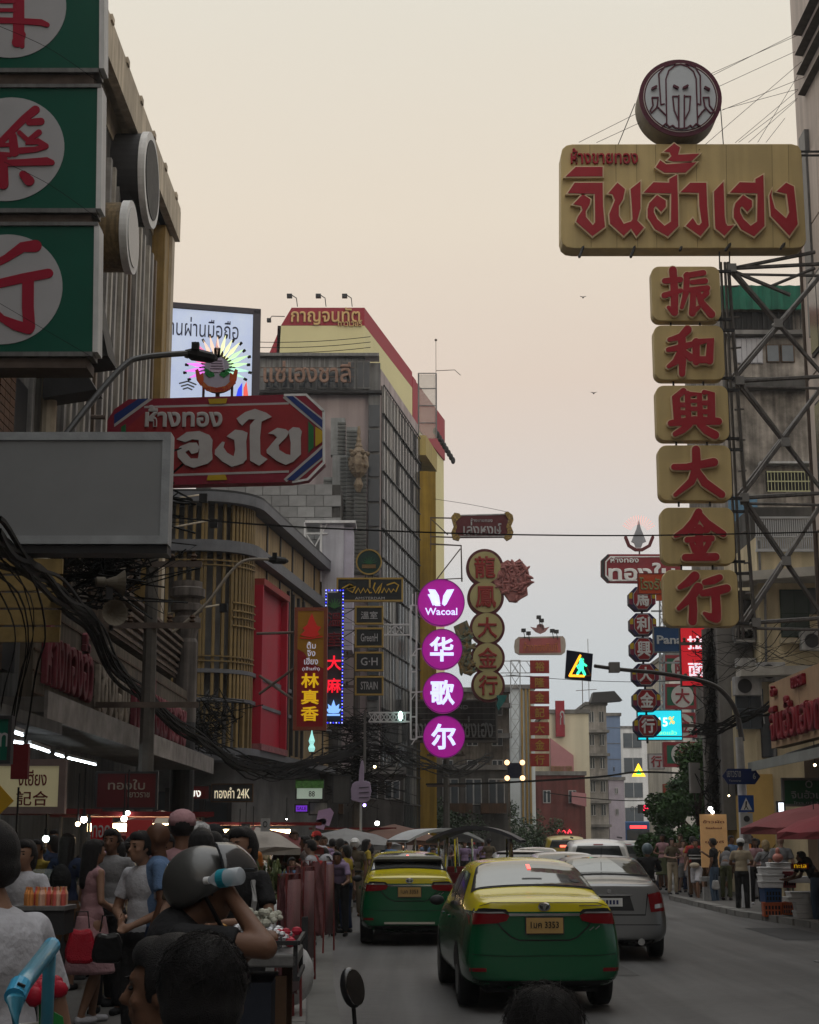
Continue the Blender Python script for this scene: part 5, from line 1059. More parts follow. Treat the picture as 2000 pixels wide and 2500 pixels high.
# == far street: buildings
def fbld(label, x0, y0, x1, d, depth, m, nx, ny, wf=.6, hf=.55, top=None, wm=None, y1=2040, cat='building', name='building', frame=None, wy0=.05):
 "building with its own window parts, facade facing down the street"
 a = P(x0, y0, d); b = P(x1, y0, d); w, h = b.x - a.x, a.z
 t = thing(name, label, cat, ((a.x + b.x) / 2, d, 0))
 MB().box(-w / 2, w / 2, 0, depth, 0, h).obj('wall', m, t)
 MB().box(-w / 2 - .1, w / 2 + .1, -.15, depth, h + .002, h + .25).obj('parapet', top or M['conc'], t)
 for i in range(nx):
  for j in range(ny):
   cw, chh = w / nx, (h - 3) / ny; x = -w / 2 + cw * (i + .5); z = 3 + chh * (j + .5)
   f = MB().box(x - cw * wf / 2, x + cw * wf / 2, -.05, -.001, z - chh * hf / 2, z + chh * hf / 2).obj('window', frame or M['dwhite'], t)
   for k in (-1, 1): mk('pane', MB().box(x + (k - 1) * cw * wf / 4 + .04, x + (k + 1) * cw * wf / 4 - .04, -.07, -.052, z - chh * hf / 2 + .05, z + chh * hf / 2 - .05).mesh('pane'), wm or M['pane'], f)
 return t, w, h
t, w, h = fbld('grey carved stone building behind the circle column sign', 1062, 1690, 1243, 86, 8, mat('carved_stone', (.22, .19, .16), .9, dirt=.6, scale=1.5, streak=.4), 3, 4, .45)
for z in (5.2, 7.0, 8.6): MB().box(-w / 2 - .05, w / 2 + .1, -.5, -.002, z, z + .25).obj('ledge', M['conc'], t)
t, w, h = fbld('narrow pale blue building with gold vertical stripes', 1236, 1682, 1304, 96, 8, mat('pale_blue', (.6, .66, .7), .8, dirt=.2, scale=.4, streak=.2), 1, 1, .1, .1)
for x in (.05, .3, .52): MB().box(x - .03, x + .09, -.12, -.002, 2.6, h + .02).obj('gold_stripe', M['gold'], t)
MB().box(-w / 2, w / 2, -.4, -.14, 2.0, 2.5).obj('ledge', M['dwhite'], t)
t, w, h = fbld('plain cream building with faded pink shop board high on its wall', 1338, 1742, 1437, 104, 14, mat('cream_far', (.68, .62, .47), .85, dirt=.15, scale=.3, streak=.15), 1, 1, .02, .02)
a = P(1338, 1800, 103.8) - t.location
MB().prism([(-w / 2 + .1, h - 4.6), (w * .1, h - 5.3), (w * .1, h - 2.7), (-w / 2 + .1, h - 1.6)], -.3, -.01).obj('pink_board', mat('faded_board', (.42, .2, .21), .7, dirt=.15), t)
text(t, 'กาญจนา ทอง', -w * .2, h - 3.6, 1.35, .45, M['gold'], -.301, .05, .01)
MB().box(-w * .32, -w * .1, -.32, -.01, h - 1.5, h + .8).obj('upright_board', mat('faded_red', (.3, .035, .05)), t)
text(t, 'ก', -w * .16, h - .3, .3, .9, M['dwhite'], -.321, .03)
t, w, h = fbld('low faded red building with wavy parapet and red neon', 1303, 1893, 1428, 101, 3, mat('red_wall', (.17, .06, .055), .85, dirt=.35, scale=.6, streak=.3), 2, 1, .3, .3)
for x in (-.2, .1, .45): MB().prism(brush([(x, 2.1), (x + .1, 2.3), (x + .2, 2.12)], .08), -.3, -.25).obj('neon_squiggle', emis('neon_pinkred', (1, .05, .08), 1.5), t)
MB().prism([(.7, 3.9), (1.6, 3.7), (1.6, 4.5), (.7, 4.6)], -.6, -.5).obj('small_board', mat('faded_board', (.42, .2, .21)), t)
t, w, h = fbld('grey balconied block with tilted roof sheets and antennas', 1431, 1722, 1480, 122, 10, mat('balcony_block', (.4, .38, .36), .85, dirt=.5, scale=.8, streak=.3), 2, 5, .5, .5)
for k in range(5): MB().box(-w / 2, w / 2 + .1, -.9, -.002, 2.6 + k * 1.75, 2.8 + k * 1.75).obj('balcony_slab', M['conc'], t)
MB().prism([(-.5, h + .1), (1.9, h + .3), (1.3, h + 1.0), (-.3, h + .9)], -1, .5).obj('roof_sheet', M['dark'], t)
MB().tube([(-.9, 1, h), (-.9, 1, h + 3.4)], .04, 4).tube([(-.4, 1, h), (-.4, 1, h + 5.2)], .03, 4).tube([(-1.4, 1, h + 1.2), (.2, 1, h + 1.3)], .03, 4).obj('antenna', M['rust'], t)
t, w, h = fbld('blue clad block beside the grey balconied one', 1478, 1748, 1514, 134, 8, mat('blue_cladding', (.17, .24, .38), .7, dirt=.15, scale=.4, streak=.15), 1, 1, .05, .05)
for k in range(7): MB().box(-w / 2, w / 2, -.03, -.002, 3 + k * 1.3, 3.04 + k * 1.3).obj('joint', M['steel'], t)
fbld('lilac billboard clad corner house under the blue block', 1486, 1905, 1524, 128, 4, mat('lilac', (.42, .38, .45), .8, dirt=.3, scale=.8), 1, 2, .2, .3)
wg = mat('far_white', (.68, .69, .7), .8, dirt=.2, scale=.3, streak=.2)
t, w, h = fbld('white office block with wide banks of dark windows closing the street', 1512, 1778, 1700, 190, 10, wg, 3, 4, .72, .62)
text(t, 'OCEAN', -2.4, 5.2, 2.2, .6, M['dark'], -.08, .05)
fbld('tall pale building behind the octagon sign column on the right', 1632, 1600, 1790, 98, 10, mat('pale_far', (.66, .64, .6), .85, dirt=.3, scale=.3, streak=.3), 4, 7, .5, .5)
fbld('dark shop row behind the traffic at the end of the street', 1120, 1990, 1500, 150, 6, M['dark'], 8, 1, .6, .5)
t, w, h = fbld('dark shophouse under the grey letter board', 960, 1880, 1240, 82, 4, M['dconc'], 5, 1, .7, .6, wm=M['pane'])
for x in (-2.2, -.2, 1.5): MB().box(x, x + 1.3, -.4, -.1, 3.0, 3.5).obj('shop_board', M['wood'], t)
t, w, h = fbld('low dark shopfront at the foot of the glass grid tower', 770, 1890, 985, 63, 3, M['dconc'], 4, 1, .7, .6)
MB().box(-1.7, -.6, -.3, -.02, 2.7, 3.4).obj('shop_board', M['wood'], t)
for lb_, x0, x1, y0, y1, h in (('unseen added shophouse row on the left behind the viewer', -26, -7.5, -90, -31, 10), ('unseen added shophouse row on the right behind the viewer', 10.5, 28, -90, -31, 11), ('unseen added block closing the street far behind the viewer', -7.4, 10.4, -96, -88, 8)):  # unseen street behind the viewer, added to cut low sky light and reflections
 t = thing('building', lb_, 'building', ((x0 + x1) / 2, (y0 + y1) / 2, 0)); MB().box((x0 - x1) / 2, (x1 - x0) / 2, (y0 - y1) / 2, (y1 - y0) / 2, -.04, h).obj('wall', M['conc'], t); MB().box((x0 - x1) / 2 - .3, (x1 - x0) / 2 + .3, (y0 - y1) / 2, (y1 - y0) / 2, 3.3, 3.6).obj('canopy', M['dconc'], t)
# == signs on the right, far
o = P(1560, 1424, 78.0); t = thing('red_octagon_sign', 'small distant red gold shop sign with white Thai letters behind the gold column', 'sign', tuple(o)); dd = 78.0
ro = mat('far_maroon', (.2, .02, .03), .5, dirt=.2)
Q = lambda pts: XZ(pts, dd, o)
MB().prism(Q([(1468, 1368), (1484, 1353), (1650, 1353), (1666, 1368), (1666, 1408), (1650, 1424), (1484, 1422), (1468, 1406)]), 0, .3).obj('board', ro, t)
MB().prism(Q([(1468, 1368), (1484, 1353), (1488, 1356), (1476, 1370), (1476, 1404), (1488, 1419), (1484, 1422), (1468, 1406)]), -.03, -.001).obj('edge', M['dark'], t)
MB().prism(Q([(1478, 1371), (1490, 1358), (1650, 1358), (1650, 1360), (1492, 1361), (1481, 1372), (1481, 1404), (1492, 1415), (1650, 1416), (1650, 1418), (1490, 1419), (1478, 1406)]), -.03, -.002).obj('border_line', M['white'], t)
c = Q([(1567, 1396)])[0]; text(t, 'ทองใบ', c[0], c[1], 3.3, .9, M['white'], -.001, .05, .03)
c = Q([(1525, 1368)])[0]; text(t, 'ห้างทอง', c[0], c[1] + .03, 1.4, .3, M['white'], -.001, .05, .02)
o = P(1562, 1353, dd); t = thing('neon_emblem', 'small grey pagoda emblem with faint pink rays over the distant red sign', 'sign', tuple(o))
MB().prism(Q([(1542, 1322), (1550, 1302), (1555, 1290), (1560, 1268), (1565, 1290), (1570, 1302), (1578, 1322), (1570, 1325), (1566, 1336), (1553, 1336), (1549, 1325)]), 0, .15).obj('pagoda', mat('pagoda_grey', (.28, .29, .32), .6, dirt=.3), t)
MB().prism(brush(Q([(1528, 1312), (1536, 1332), (1552, 1342), (1568, 1342), (1586, 1332), (1594, 1312)]), .16), -.02, .1).obj('scroll', mrn, t)
q = MB()
for i in range(15): g = R(150 - i * 8.6); q.prism(brush([(1.0 * math.cos(g) * .45, .95 + .55 * math.sin(g)), (1.5 * math.cos(g) * .6, .95 + 1.0 * math.sin(g))], [.02, .035]), 0, .03)
q.obj('rays', emis('faint_rays', (.8, .42, .38), .75), t)
MB().tube([(0, .05, 0), (0, .05, .3)], .05, 4).obj('stand', M['rust'], t)
oct_names = ('topmost', 'second from top', 'third from top', 'fourth from top', 'second from bottom', 'bottom')
for i, (x0, y0, x1, y1) in enumerate(((1537, 1433, 1600, 1490), (1539, 1497, 1602, 1551), (1540, 1556, 1604, 1613), (1545, 1620, 1608, 1674), (1547, 1682, 1612, 1737), (1550, 1745, 1614, 1799))):
 a = P(x0, y1, 66.0); b = P(x1, y0, 66.0); w = (b.x - a.x) / 2; h = b.z - a.z; c_ = .28 * h
 t = thing('octagon_sign', 'red octagon box with white character and yellow corners, %s in its column' % oct_names[i], 'sign', ((a.x + b.x) / 2, 66.0, a.z))
 OC = lambda s, k=1.: [(-w * s, h / 2 - (h / 2 - c_) * s), (-w * s, h / 2 + (h / 2 - c_) * s), (-(w - c_) * s, h / 2 + h / 2 * s), ((w - c_) * s, h / 2 + h / 2 * s), (w * s, h / 2 + (h / 2 - c_) * s), (w * s, h / 2 - (h / 2 - c_) * s), ((w - c_) * s, h / 2 - h / 2 * s), (-(w - c_) * s, h / 2 - h / 2 * s)]
 MB().prism(OC(1), 0, .6).obj('box', mat('octagon_navy', (.03, .02, .09), .5), t)
 for sx in (-1, 1):
  MB().prism([(sx * w * 1.0, h * .5), (sx * w * 1.0, h - c_), (sx * w * .74, h - c_ * .8), (sx * w * .74, h * .5)], -.01, -.001).obj('yellow_corner', mat('corner_yellow', (.5, .36, .02), .5), t)
  MB().prism([(sx * w * 1.0, h * .5), (sx * w * 1.0, c_), (sx * w * .74, c_ * .8), (sx * w * .74, h * .5)], -.01, -.001).obj('maroon_corner', mat('corner_maroon', (.2, .02, .06), .5), t)
 MB().prism([(x * .74, z) for x, z in OC(.93)], -.03, -.011).obj('edge', M['dwhite'], t); MB().prism([(x * .74, z) for x, z in OC(.87)], -.04, -.031).obj('face', mat('octagon_red', (.25, .012, .018), .5, dirt=.1), t)
 text(t, '馬利興大金行'[i], 0, h / 2, w * 1.0, h * .68, M['white'], -.041, .03, .03, 'character')
 MB().box(-.04, .04, .2, .3, -.25, 0).obj('link', M['dark'], t)
t = thing('sign_mast', 'white lattice mast behind the octagon sign column', 'mast', tuple(P(1620, 1800, 70)))
o = t.location; q = MB(); g = lambda x, y: tuple(P(x, y, 70) - o)
for y in range(1440, 1800, 30): q.tube([g(1611, y), g(1622, y + 30)], .02, 3).tube([g(1622, y), g(1611, y + 30)], .02, 3).tube([g(1611, y), g(1622, y)], .02, 3)
q.tube([g(1611, 1440), g(1611, 1800)], .05, 4).tube([g(1622, 1440), g(1622, 1800)], .05, 4).tube([g(1590, 1492), g(1720, 1492)], .05, 4).tube([g(1610, 1618), g(1700, 1618)], .05, 4).obj('lattice', mat('mast_white', (.4, .42, .44)), t)
grn = mat('far_green', (.01, .09, .05), .5, dirt=.2)
for i, (y, ch) in enumerate(((1470, '萬'), (1560, '興'), (1630, '隆'), (1700, '大'), (1770, '金'), (1842, '行'))):
 t, w, h = box_sign('square_sign', 'green and maroon box with pale disc, %s of those behind the red LED sign' % ('topmost', 'second', 'third', 'fourth', 'fifth', 'lowest')[i], 'sign', 1622, y - 30, 1700, y + 30, 74, .4, grn, ro, .14)
 MB().disc((.1, h / 2), h * .46, -.03, -.001, 28).obj('disc', mat('far_disc', (.38, .37, .36), .6, dirt=.15), t)
 text(t, ch, .1, h / 2, h * .6, h * .62, ro, -.031, .03, .02, 'character')
t, w, h = box_sign('orange_sign', 'orange red board with faded green Thai letters overlapping the gold column', 'sign', 1559, 1400, 1632, 1450, 60, .15, mat('orange_board', (.36, .05, .015), .5, dirt=.15), M['dred'], .02)
text(t, 'โรงรับ', -.05, h / 2, w * .82, h * .62, mat('letter_olive', (.2, .2, .09)), -.001, .04, .02)
MB().prism([(.1, -.25), (.55, -.25), (.55, 0), (.1, 0)], .01, .14).obj('tab', mat('orange_board', (.36, .05, .015)), t)
t, w, h = box_sign('blue_sign', 'navy blue rectangular sign with large grey Latin letters', 'sign', 1597, 1530, 1680, 1592, 57, .2, mat('navy_board', (.012, .045, .12), .45, dirt=.15), M['steel'], .02)
text(t, 'Panasonic', w * .58, h * .5, w * 1.75, h * .38, mat('letter_silver', (.36, .38, .4), .5), -.001, .03, .03) if False else text(t, 'Pana', -w * .04, h * .48, w * .74, h * .34, mat('letter_silver', (.36, .38, .4), .5), -.001, .03, .03)
t, w, h = box_sign('led_sign', 'lit vertical red LED sign with white Chinese characters beside the pole', 'sign', 1665, 1480, 1722, 1675, 50, .2, mat('led_red_board', (.62, .02, .03), .4, dirt=.08, emit=.45, bump=0), M['dark'], .015)
for s_, z in (('兰', .96), ('州', .82), ('拉', .54), ('面', .2)): text(t, s_, .06, h * z, w * .62, h * .17, emis('led_white', (.9, .75, .85), .9), -.001, .02, .02, 'character')
t, w, h = box_sign('led_screen', 'bright cyan LED screen with a small white number below the octagon signs', 'screen', 1558, 1734, 1664, 1807, 68, .2, emis('cyan_screen', (.02, .62, .75), 1.0), M['dark'], .02)
text(t, '15', w * .08, h * .6, w * .2, h * .3, emis('screen_white', (.9, 1, 1), 1.2), -.001, .02, .02); text(t, '%', w * .27, h * .66, w * .14, h * .26, emis('screen_yellow', (1, .6, .1), 1), -.001, .02, .02)
text(t, 'ลดแล้ว', w * .18, h * .25, w * .4, h * .14, emis('screen_green', (.3, .95, .4), 1), -.001, .02, .01)
MB().box(-w / 2, w / 2, -.02, -.001, h * .1, h * .14).obj('line', mat('screen_line', (.02, .2, .25)), t)
t, w, h = box_sign('square_sign', 'grey square sign with one dark red character beside the tree', 'sign', 1584, 1840, 1622, 1878, 80, .3, mat('grey_square', (.3, .29, .3), .6, dirt=.2), M['steel'], .03); text(t, '行', 0, h / 2, w * .66, h * .74, ro, -.001, .04, .02, 'character')
t, w, h = box_sign('number_sign', 'brick red sign with the pale number 24 beside the tree', 'sign', 1621, 1914, 1662, 1960, 76, .3, mat('brick_red', (.22, .05, .03), .6, dirt=.2), M['dred'], 0); text(t, '24', 0, h * .55, w * .66, h * .4, M['dwhite'], -.001, .03, .02)
t, w, h = box_sign('white_sign', 'white box with black ornament behind the utility pole', 'sign', 1793, 1532, 1846, 1560, 47.5, .25, M['dwhite'], M['steel'], .02); text(t, '松', -.1, h / 2, .26, .26, M['black'], -.001, .02, .02); text(t, '影', .18, h / 2, .24, .24, M['black'], -.001, .02, .02)
# == street furniture
def pole_thing(name, label, cat, x, y, m, parts): pass
o = Vector((P(1815, 2000, 40).x, 40, .12)); t = thing('crossing_sign_pole', 'grey steel pole with long curved arm holding the walking figure light', 'pole', tuple(o))
MB().tube([(0, 0, 0), (0, 0, Zat(1880, 40) - .12)], .11, 12).obj('lower_pole', mat('pole_white', (.62, .62, .64), .6, dirt=.3), t)
MB().tube([(0, 0, Zat(1880, 40) - .12), (-.02, 0, Zat(1800, 40) - .12)], .10, 12).obj('sleeve', M['dwhite'], t)
arm = [(1452, 1626), (1520, 1635), (1600, 1642), (1680, 1655), (1740, 1672), (1775, 1700), (1800, 1745), (1812, 1810)]
q = MB(); q.tube([p - o for p in along(arm, [38.5, 38.8, 39.1, 39.4, 39.7, 39.85, 40, 40])], [.045 + .0006 * i for i in range(43)], 8).obj('arm', mat('pole_grey', (.08, .075, .075), .5, metal=.3), t)
a = P(1500, 1630, 38.7) - o; MB().box(a.x - .13, a.x + .12, -1.45, -1.2, a.z - .12, a.z + .12).obj('camera_box', M['conc'], t)
a = P(1382, 1660, 38.4); b = P(1448, 1590, 38.4)
l = thing('crossing_light', 'square dark light box with orange triangle and green walking man', 'traffic light', ((a.x + b.x) / 2, 38.4, a.z)); w, h = b.x - a.x, b.z - a.z
MB().prism([(-w / 2 - .02, .04), (w / 2 - .06, -.03), (w / 2, h - .06), (-w / 2 + .04, h + .03)], 0, .12).obj('box', mat('box_navy', (.006, .009, .03), .4), l)
q = MB()
for k, (p0_, p1_, c_) in enumerate((((-.24, .1), (.02, .58), 1), ((-.24, .1), (.1, .09), 1))): q.prism(brush([p0_, p1_], .055), -.03 - .002 * k, -.001)
q.obj('triangle_lit', emis('amber', (1, .42, .02), 1.6), l)
q = MB(); q.prism(brush([(.05, .56), (.26, .12)], .025), -.03, -.001).prism(brush([(.12, .09), (.25, .1)], .025), -.034, -.001).obj('triangle_dim', mat('amber_dim', (.3, .1, .02)), l)
q = MB()
for k, (pts, w_) in enumerate((([(.05, .46), (.06, .48)], .1), ([(.05, .42), (.04, .27)], .11), ([(.04, .28), (-.05, .15)], .06), ([(.05, .28), (.12, .13)], .06), ([(.03, .4), (-.06, .32), (-.02, .27)], .045), ([(.07, .4), (.16, .34)], .045))): q.prism(brush(pts, w_), -.03 - .002 * k, -.001)
q.obj('walking_man', emis('green_man', (.05, .85, .45), 1.5), l)
t = thing('crossing_sign', 'blue square pedestrian crossing sign with white triangle on the pale pole', 'sign', tuple(P(1823, 1983, 39.8)))
MB().box(-.19, .19, 0, .03, 0, .41).obj('board', mat('sign_blue', (.01, .06, .27), .4), t)
MB().prism([(-.14, .05), (.14, .05), (0, .35)], -.005, -.001).obj('triangle', M['white'], t)
q = MB()
for k, (pts, w_) in enumerate((([(0, .24), (0.005, .25)], .035), ([(0, .22), (-.01, .14)], .035), ([(-.01, .14), (-.05, .07)], .022), ([(0, .14), (.04, .07)], .022))): q.prism(brush(pts, w_), -.009 - .0005 * k, -.0055)
q.obj('walking_figure', M['black'], t)
MB().box(-.15, .15, .01, .04, -.4, -.02).obj('plate', mat('plate_pale', (.4, .4, .4), .6, dirt=.3), t); MB().disc((0, -.16), .075, -.0, .009, 20).obj('plate_disc', M['dark'], t)
MB().box(-.1, .1, .02, .05, -.75, -.41).obj('sticker_plate', mat('sticker', (.3, .28, .28), .7, dirt=.6, scale=12), t)
t = thing('street_name_sign', 'dark blue arrow shaped street name sign beside the pale pole', 'sign', tuple(P(1810, 1915, 39.7)))
MB().prism([(-.46, .2), (-.32, 0), (.34, 0), (.48, .19), (.34, .38), (-.32, .38)], 0, .03).obj('board', mat('street_blue', (.006, .02, .1), .4), t)
text(t, 'เยาวราช', -.17, .25, .34, .15, mat('dim_white', (.35, .35, .36)), -.001, .006, .005); text(t, '6', .33, .2, .07, .15, mat('dim_white', (.35, .35, .36)), -.001, .006, .005); text(t, 'Yaowarat', -.15, .09, .3, .05, mat('dim_white', (.35, .35, .36)), -.001, .006)
def cable_tangle(name, label, cx, cy, z0, z1, r, n, sd):
 random.seed(sd); q = MB()
 for i in range(n):
  z = random.uniform(z0, z1); p = [Vector((random.gauss(0, r), random.gauss(0, r * .6), z + random.uniform(-.5, .5))) for _ in range(4)]
  q.tube(p, random.uniform(.008, .022), 3, False)
 t = q.obj(name, M['cable'], loc=(cx, cy, 0), label=label, cat='cables'); return t
def upole(x, y, h, label, m=None, r=.17):
 t = thing('utility_pole', label, 'pole', (x, y, .1))
 MB().tube([(0, 0, 0), (0, 0, h)], [r, r * .75], 8).obj('pole', m or mat('pole_concrete', (.12, .11, .10), .9, dirt=.4, scale=2), t)
 for z in (h - .5, h - 1.6, h - 3): MB().box(-.9, .9, -.12, -.02 - r * .3, z, z + .1).obj('crossarm', M['rust'], t)
 for z in (h - .4, h - 1.5):
  for x_ in (-.75, -.35, .35, .75): MB().lathe([(.03, 0), (.06, .03), (.03, .07), (.06, .1), (.03, .14)], 8, (x_, -.08, z)).obj('insulator', M['wood'], t)
 return t
up1 = upole(P(1742, 1900, 49).x, 49, Zat(1545, 49), 'dark concrete utility pole wrapped in cables beside the tree', r=.27)
MB().box(-.75, -.45, -.3, -.05, 3.0, 3.9).obj('meter_box', M['conc'], up1); MB().box(-.5, -.3, -.4, -.15, 5.0, 5.5).obj('junction_box', M['conc'], up1)
tq = cable_tangle('cable_tangle', 'thick nest of black cables round the utility pole right of the road', P(1752, 1900, 48.6).x, 48.5, 2.4, 8.6, .3, 130, 5)
mbk = MB()
random.seed(5)
for i in range(26): z = 2.2 + i * .2; mbk.tube([(random.uniform(-.2, .1), -.3, z), (random.uniform(-.1, .2), -.32, z + random.uniform(.6, 1.2))], random.uniform(.03, .09), 5)
mbk.obj('cable_sleeve', mat('bark_dark', (.035, .032, .03), .9, dirt=.5, scale=4), up1)
upole(P(870, 1900, 58).x, 58, 8.6, 'dark utility pole on the left pavement under the purple signs', r=.16)
cable_tangle('cable_tangle', 'black cable nest hanging near the pole below the black signs', P(880, 1860, 57.6).x, 57.6, 3.2, 6.0, .7, 120, 8)
upole(P(1090, 1900, 75).x, 75, 7, 'dark pole under the dragon circle sign', r=.18)
upole(-4.6, 28.2, 6.9, 'utility pole carrying the loudspeakers on the left pavement', r=.15)
cable_tangle('cable_tangle', 'big black snarl of cables below the grey board at left', -4.9, 25, 5.6, 7.4, .55, 240, 9)
cable_tangle('cable_tangle', 'black snarl of cables in front of the slatted corner', -5.4, 44, 4.4, 5.4, .4, 50, 10)
def hspeaker(px, py, d, rz, tilt, label):
 t = thing('loudspeaker', label, 'loudspeaker', tuple(P(px, py, d)), rz); Mx = Matrix.Rotation(R(90), 4, 'X') 
 MB().lathe([(.05, -.22), (.075, -.2), (.08, -.08), (.05, -.05), (.07, 0), (.11, .1), (.19, .2), (.2, .215), (.18, .2), (.09, .08), (.03, .02)], 16, M=Mx).obj('horn', mat('horn_beige', (.15, .13, .10), .6, dirt=.4), t, smooth=False)
 MB().box(-.02, .02, -.05, .05, -.25, -.07).obj('bracket', M['dark'], t)
hspeaker(272, 1500, 24, R(25), 0, 'beige horn loudspeaker facing the viewer, lower of two'); hspeaker(268, 1422, 24, R(110), 0, 'beige horn loudspeaker pointing to the right, upper of two')
def bundle(name, label, pxs, ds, r, n, sd, m=None, j=None):
 random.seed(sd); path = along(pxs, ds, 6); q = MB(); j = j or r
 for k in range(n):
  off = Vector((random.gauss(0, j), random.gauss(0, j), random.gauss(0, j))); fr = random.uniform(.3, 1.1); ph = random.uniform(0, 6)
  q.tube([p + off + Vector((0, 0, j * 1.2 * math.sin(fr * i + ph))) for i, p in enumerate(path)], r * random.uniform(.3, .8), 4, False)
 return q.obj(name, m or M['cable'], label=label, cat='cables')
bundle('cable_bundle', 'thick black cable bundle sweeping from the left edge down past the loudspeakers', [(-30, 1300), (60, 1380), (150, 1450), (225, 1520), (270, 1610), (330, 1680), (400, 1740), (480, 1800), (560, 1850), (640, 1875), (760, 1860), (860, 1835)], [12, 16, 20, 24, 27, 30, 34, 38, 42, 46, 50, 56], .045, 16, 1, j=.05)
bundle('cable_bundle', 'looser black cables crossing the lower left signs', [(-20, 1330), (80, 1520), (50, 1700), (20, 1900)], [14, 17, 18, 18], .02, 6, 2, j=.06)
bundle('cable_bundle', 'drooping cables from the slatted corner toward the purple signs', [(420, 1730), (520, 1820), (640, 1885), (760, 1870), (900, 1820), (1010, 1860), (1120, 1880), (1200, 1850)], [42, 45, 48, 52, 57, 62, 70, 76], .04, 12, 3, j=.12)
bundle('cable_bundle', 'cables running from the dark utility pole to the right building', [(1690, 1790), (1760, 1775), (1850, 1740), (1930, 1710), (2040, 1668)], [43, 42, 41, 38, 34], .035, 14, 4, j=.07)
bundle('cable_bundle', 'upper cables from the utility pole across the cream wall', [(1700, 1640), (1780, 1630), (1860, 1600), (1930, 1560), (2040, 1500)], [43, 43, 42, 40, 36], .012, 7, 6, j=.14)
bundle('cable_bundle', 'thin parallel wires crossing the lower cream wall', [(1690, 1570), (1800, 1580), (1900, 1600), (2040, 1605)], [43, 43, 42, 40], .012, 6, 16, j=.16)
def wire(label, pxs, ds, r): MB().tube(along(pxs, ds, 5), r, 4, False).obj('wire', M['cable'], label=label, cat='wire')
wire('long black wire crossing the whole street through the gold column', [(405, 1262), (700, 1285), (1050, 1300), (1300, 1306), (1600, 1307), (2040, 1298)], [26, 28, 30, 32, 33.5, 34.5], .018)
wire('thin wire above the vehicles at the height of the warning triangle', [(1040, 1915), (1200, 1912), (1450, 1898), (1560, 1885), (1700, 1890)], [75, 75, 74, 74, 73], .06)
wire('lower sagging wire across the far street', [(1330, 1935), (1450, 1950), (1560, 1955), (1640, 1945)], [100, 100, 100, 100], .04)
wire('faint wire between circle sign and walking man light', [(1235, 1648), (1400, 1660), (1560, 1665), (1700, 1660)], [60, 58, 55, 50], .014)
wire('thin guy wire over the gold-ended maroon sign', [(1060, 1218), (1150, 1232), (1240, 1250)], [72, 72, 72], .012)
wire('thin wire slanting across the green sign discs', [(-10, 60), (120, 118), (235, 196)], [19.3, 19.3, 19.4], .004); wire('second thin wire slanting over the lowest green disc', [(-10, 735), (110, 805), (222, 870)], [19.3, 19.3, 19.4], .004)
wire('thin wire slanting over the middle green disc', [(10, 395), (120, 450), (235, 530)], [19.3, 19.3, 19.4], .004)
def lamp(label, pxs, ds, r, hx, m, hl=.55):
 pth = along(pxs, ds, 6); o = pth[0].copy(); t = thing('street_lamp', label, 'street lamp', tuple(o)); MB().tube([p - o for p in pth], r, 8).obj('arm', m, t)
 e_ = pth[-1] - o; dr = (pth[-1] - pth[-3]).normalized(); dr.z *= .3
 MB().tube([e_ - dr * .05, e_ + dr * .1, e_ + dr * hl * .8, e_ + dr * hl], [.05, .1, .085, .03], 8).box(e_.x + .05, e_.x + .16, e_.y - .05, e_.y + .05, e_.z + .05, e_.z + .16).obj('head', M['black'] if r > .03 else m, t)
lamp('long curved street lamp arm rising over the grey board to the emblem', [(150, 1075), (220, 985), (300, 895), (350, 872), (460, 862)], [21, 21.5, 22, 22.3, 23], .045, 0, mat('lamp_grey', (.07, .07, .07), .5, metal=.3), .62)
lamp('thin beige street lamp arm in front of the slatted corner', [(420, 1545), (500, 1478), (560, 1400), (600, 1368), (660, 1366)], [36, 36.4, 36.8, 37, 37.4], .035, 0, mat('lamp_beige', (.22, .19, .15), .5), .5)
for px0, py0, px1, py1, lb_ in ((408, 1220, 490, 1208, 'upper'), (408, 1290, 515, 1270, 'middle'), (410, 1498, 540, 1476, 'lower')):
 a = P(px0, py0, 40); b = P(px1, py1, 41); t = thing('spot_lamp', 'small spot lamp on a brass rod before the slatted wall, %s one' % lb_, 'lamp', tuple(a))
 MB().tube([(0, 0, 0), tuple(b - a)], .025, 5).obj('rod', M['tan'], t); c_ = b - a; MB().box(c_.x - .03, c_.x + .18, c_.y - .08, c_.y + .08, c_.z - .2, c_.z + .02).obj('head', M['black'], t)
t = thing('warning_light', 'dark square panel with four round amber lamps over the far street', 'traffic light', tuple(P(1257, 1900, 80)))
MB().box(-.35, .35, 0, .15, 0, .75).obj('panel', mat('box_navy', (.006, .009, .03)), t)
for x in (-.38, .38):
 for z in (.0, .76): MB().ell((x, -.1, z), .13, 10, 8).obj('lamp', emis('amber_lamp', (1, .6, .3), 2.2), t)
t = thing('warning_triangle', 'glowing yellow triangle with green figure hanging over the far street', 'traffic light', tuple(P(1560, 1896, 95)))
MB().prism([(-.4, 0), (.4, 0), (0, .78)], 0, .1).obj('triangle', emis('yellow_glow', (1, .62, .03), 1.4), t); MB().prism([(-.17, .12), (.17, .12), (0, .45)], -.03, -.001).obj('figure', emis('green_glow', (.05, .8, .2), 1.2), t)
t = thing('traffic_light', 'far traffic light showing two red lamps', 'traffic light', tuple(P(1590, 1975, 95))); MB().box(-.75, .8, 0, .2, -.25, .25).obj('housing', M['black'], t)
MB().ell((-.32, -.05, 0), (.14, .06, .25), 10, 8).obj('lamp', emis('red_glow', (1, .02, .08), 3), t); MB().ell((.4, -.05, 0), .15, 10, 8).obj('lamp', emis('red_glow', (1, .02, .08), 3), t)
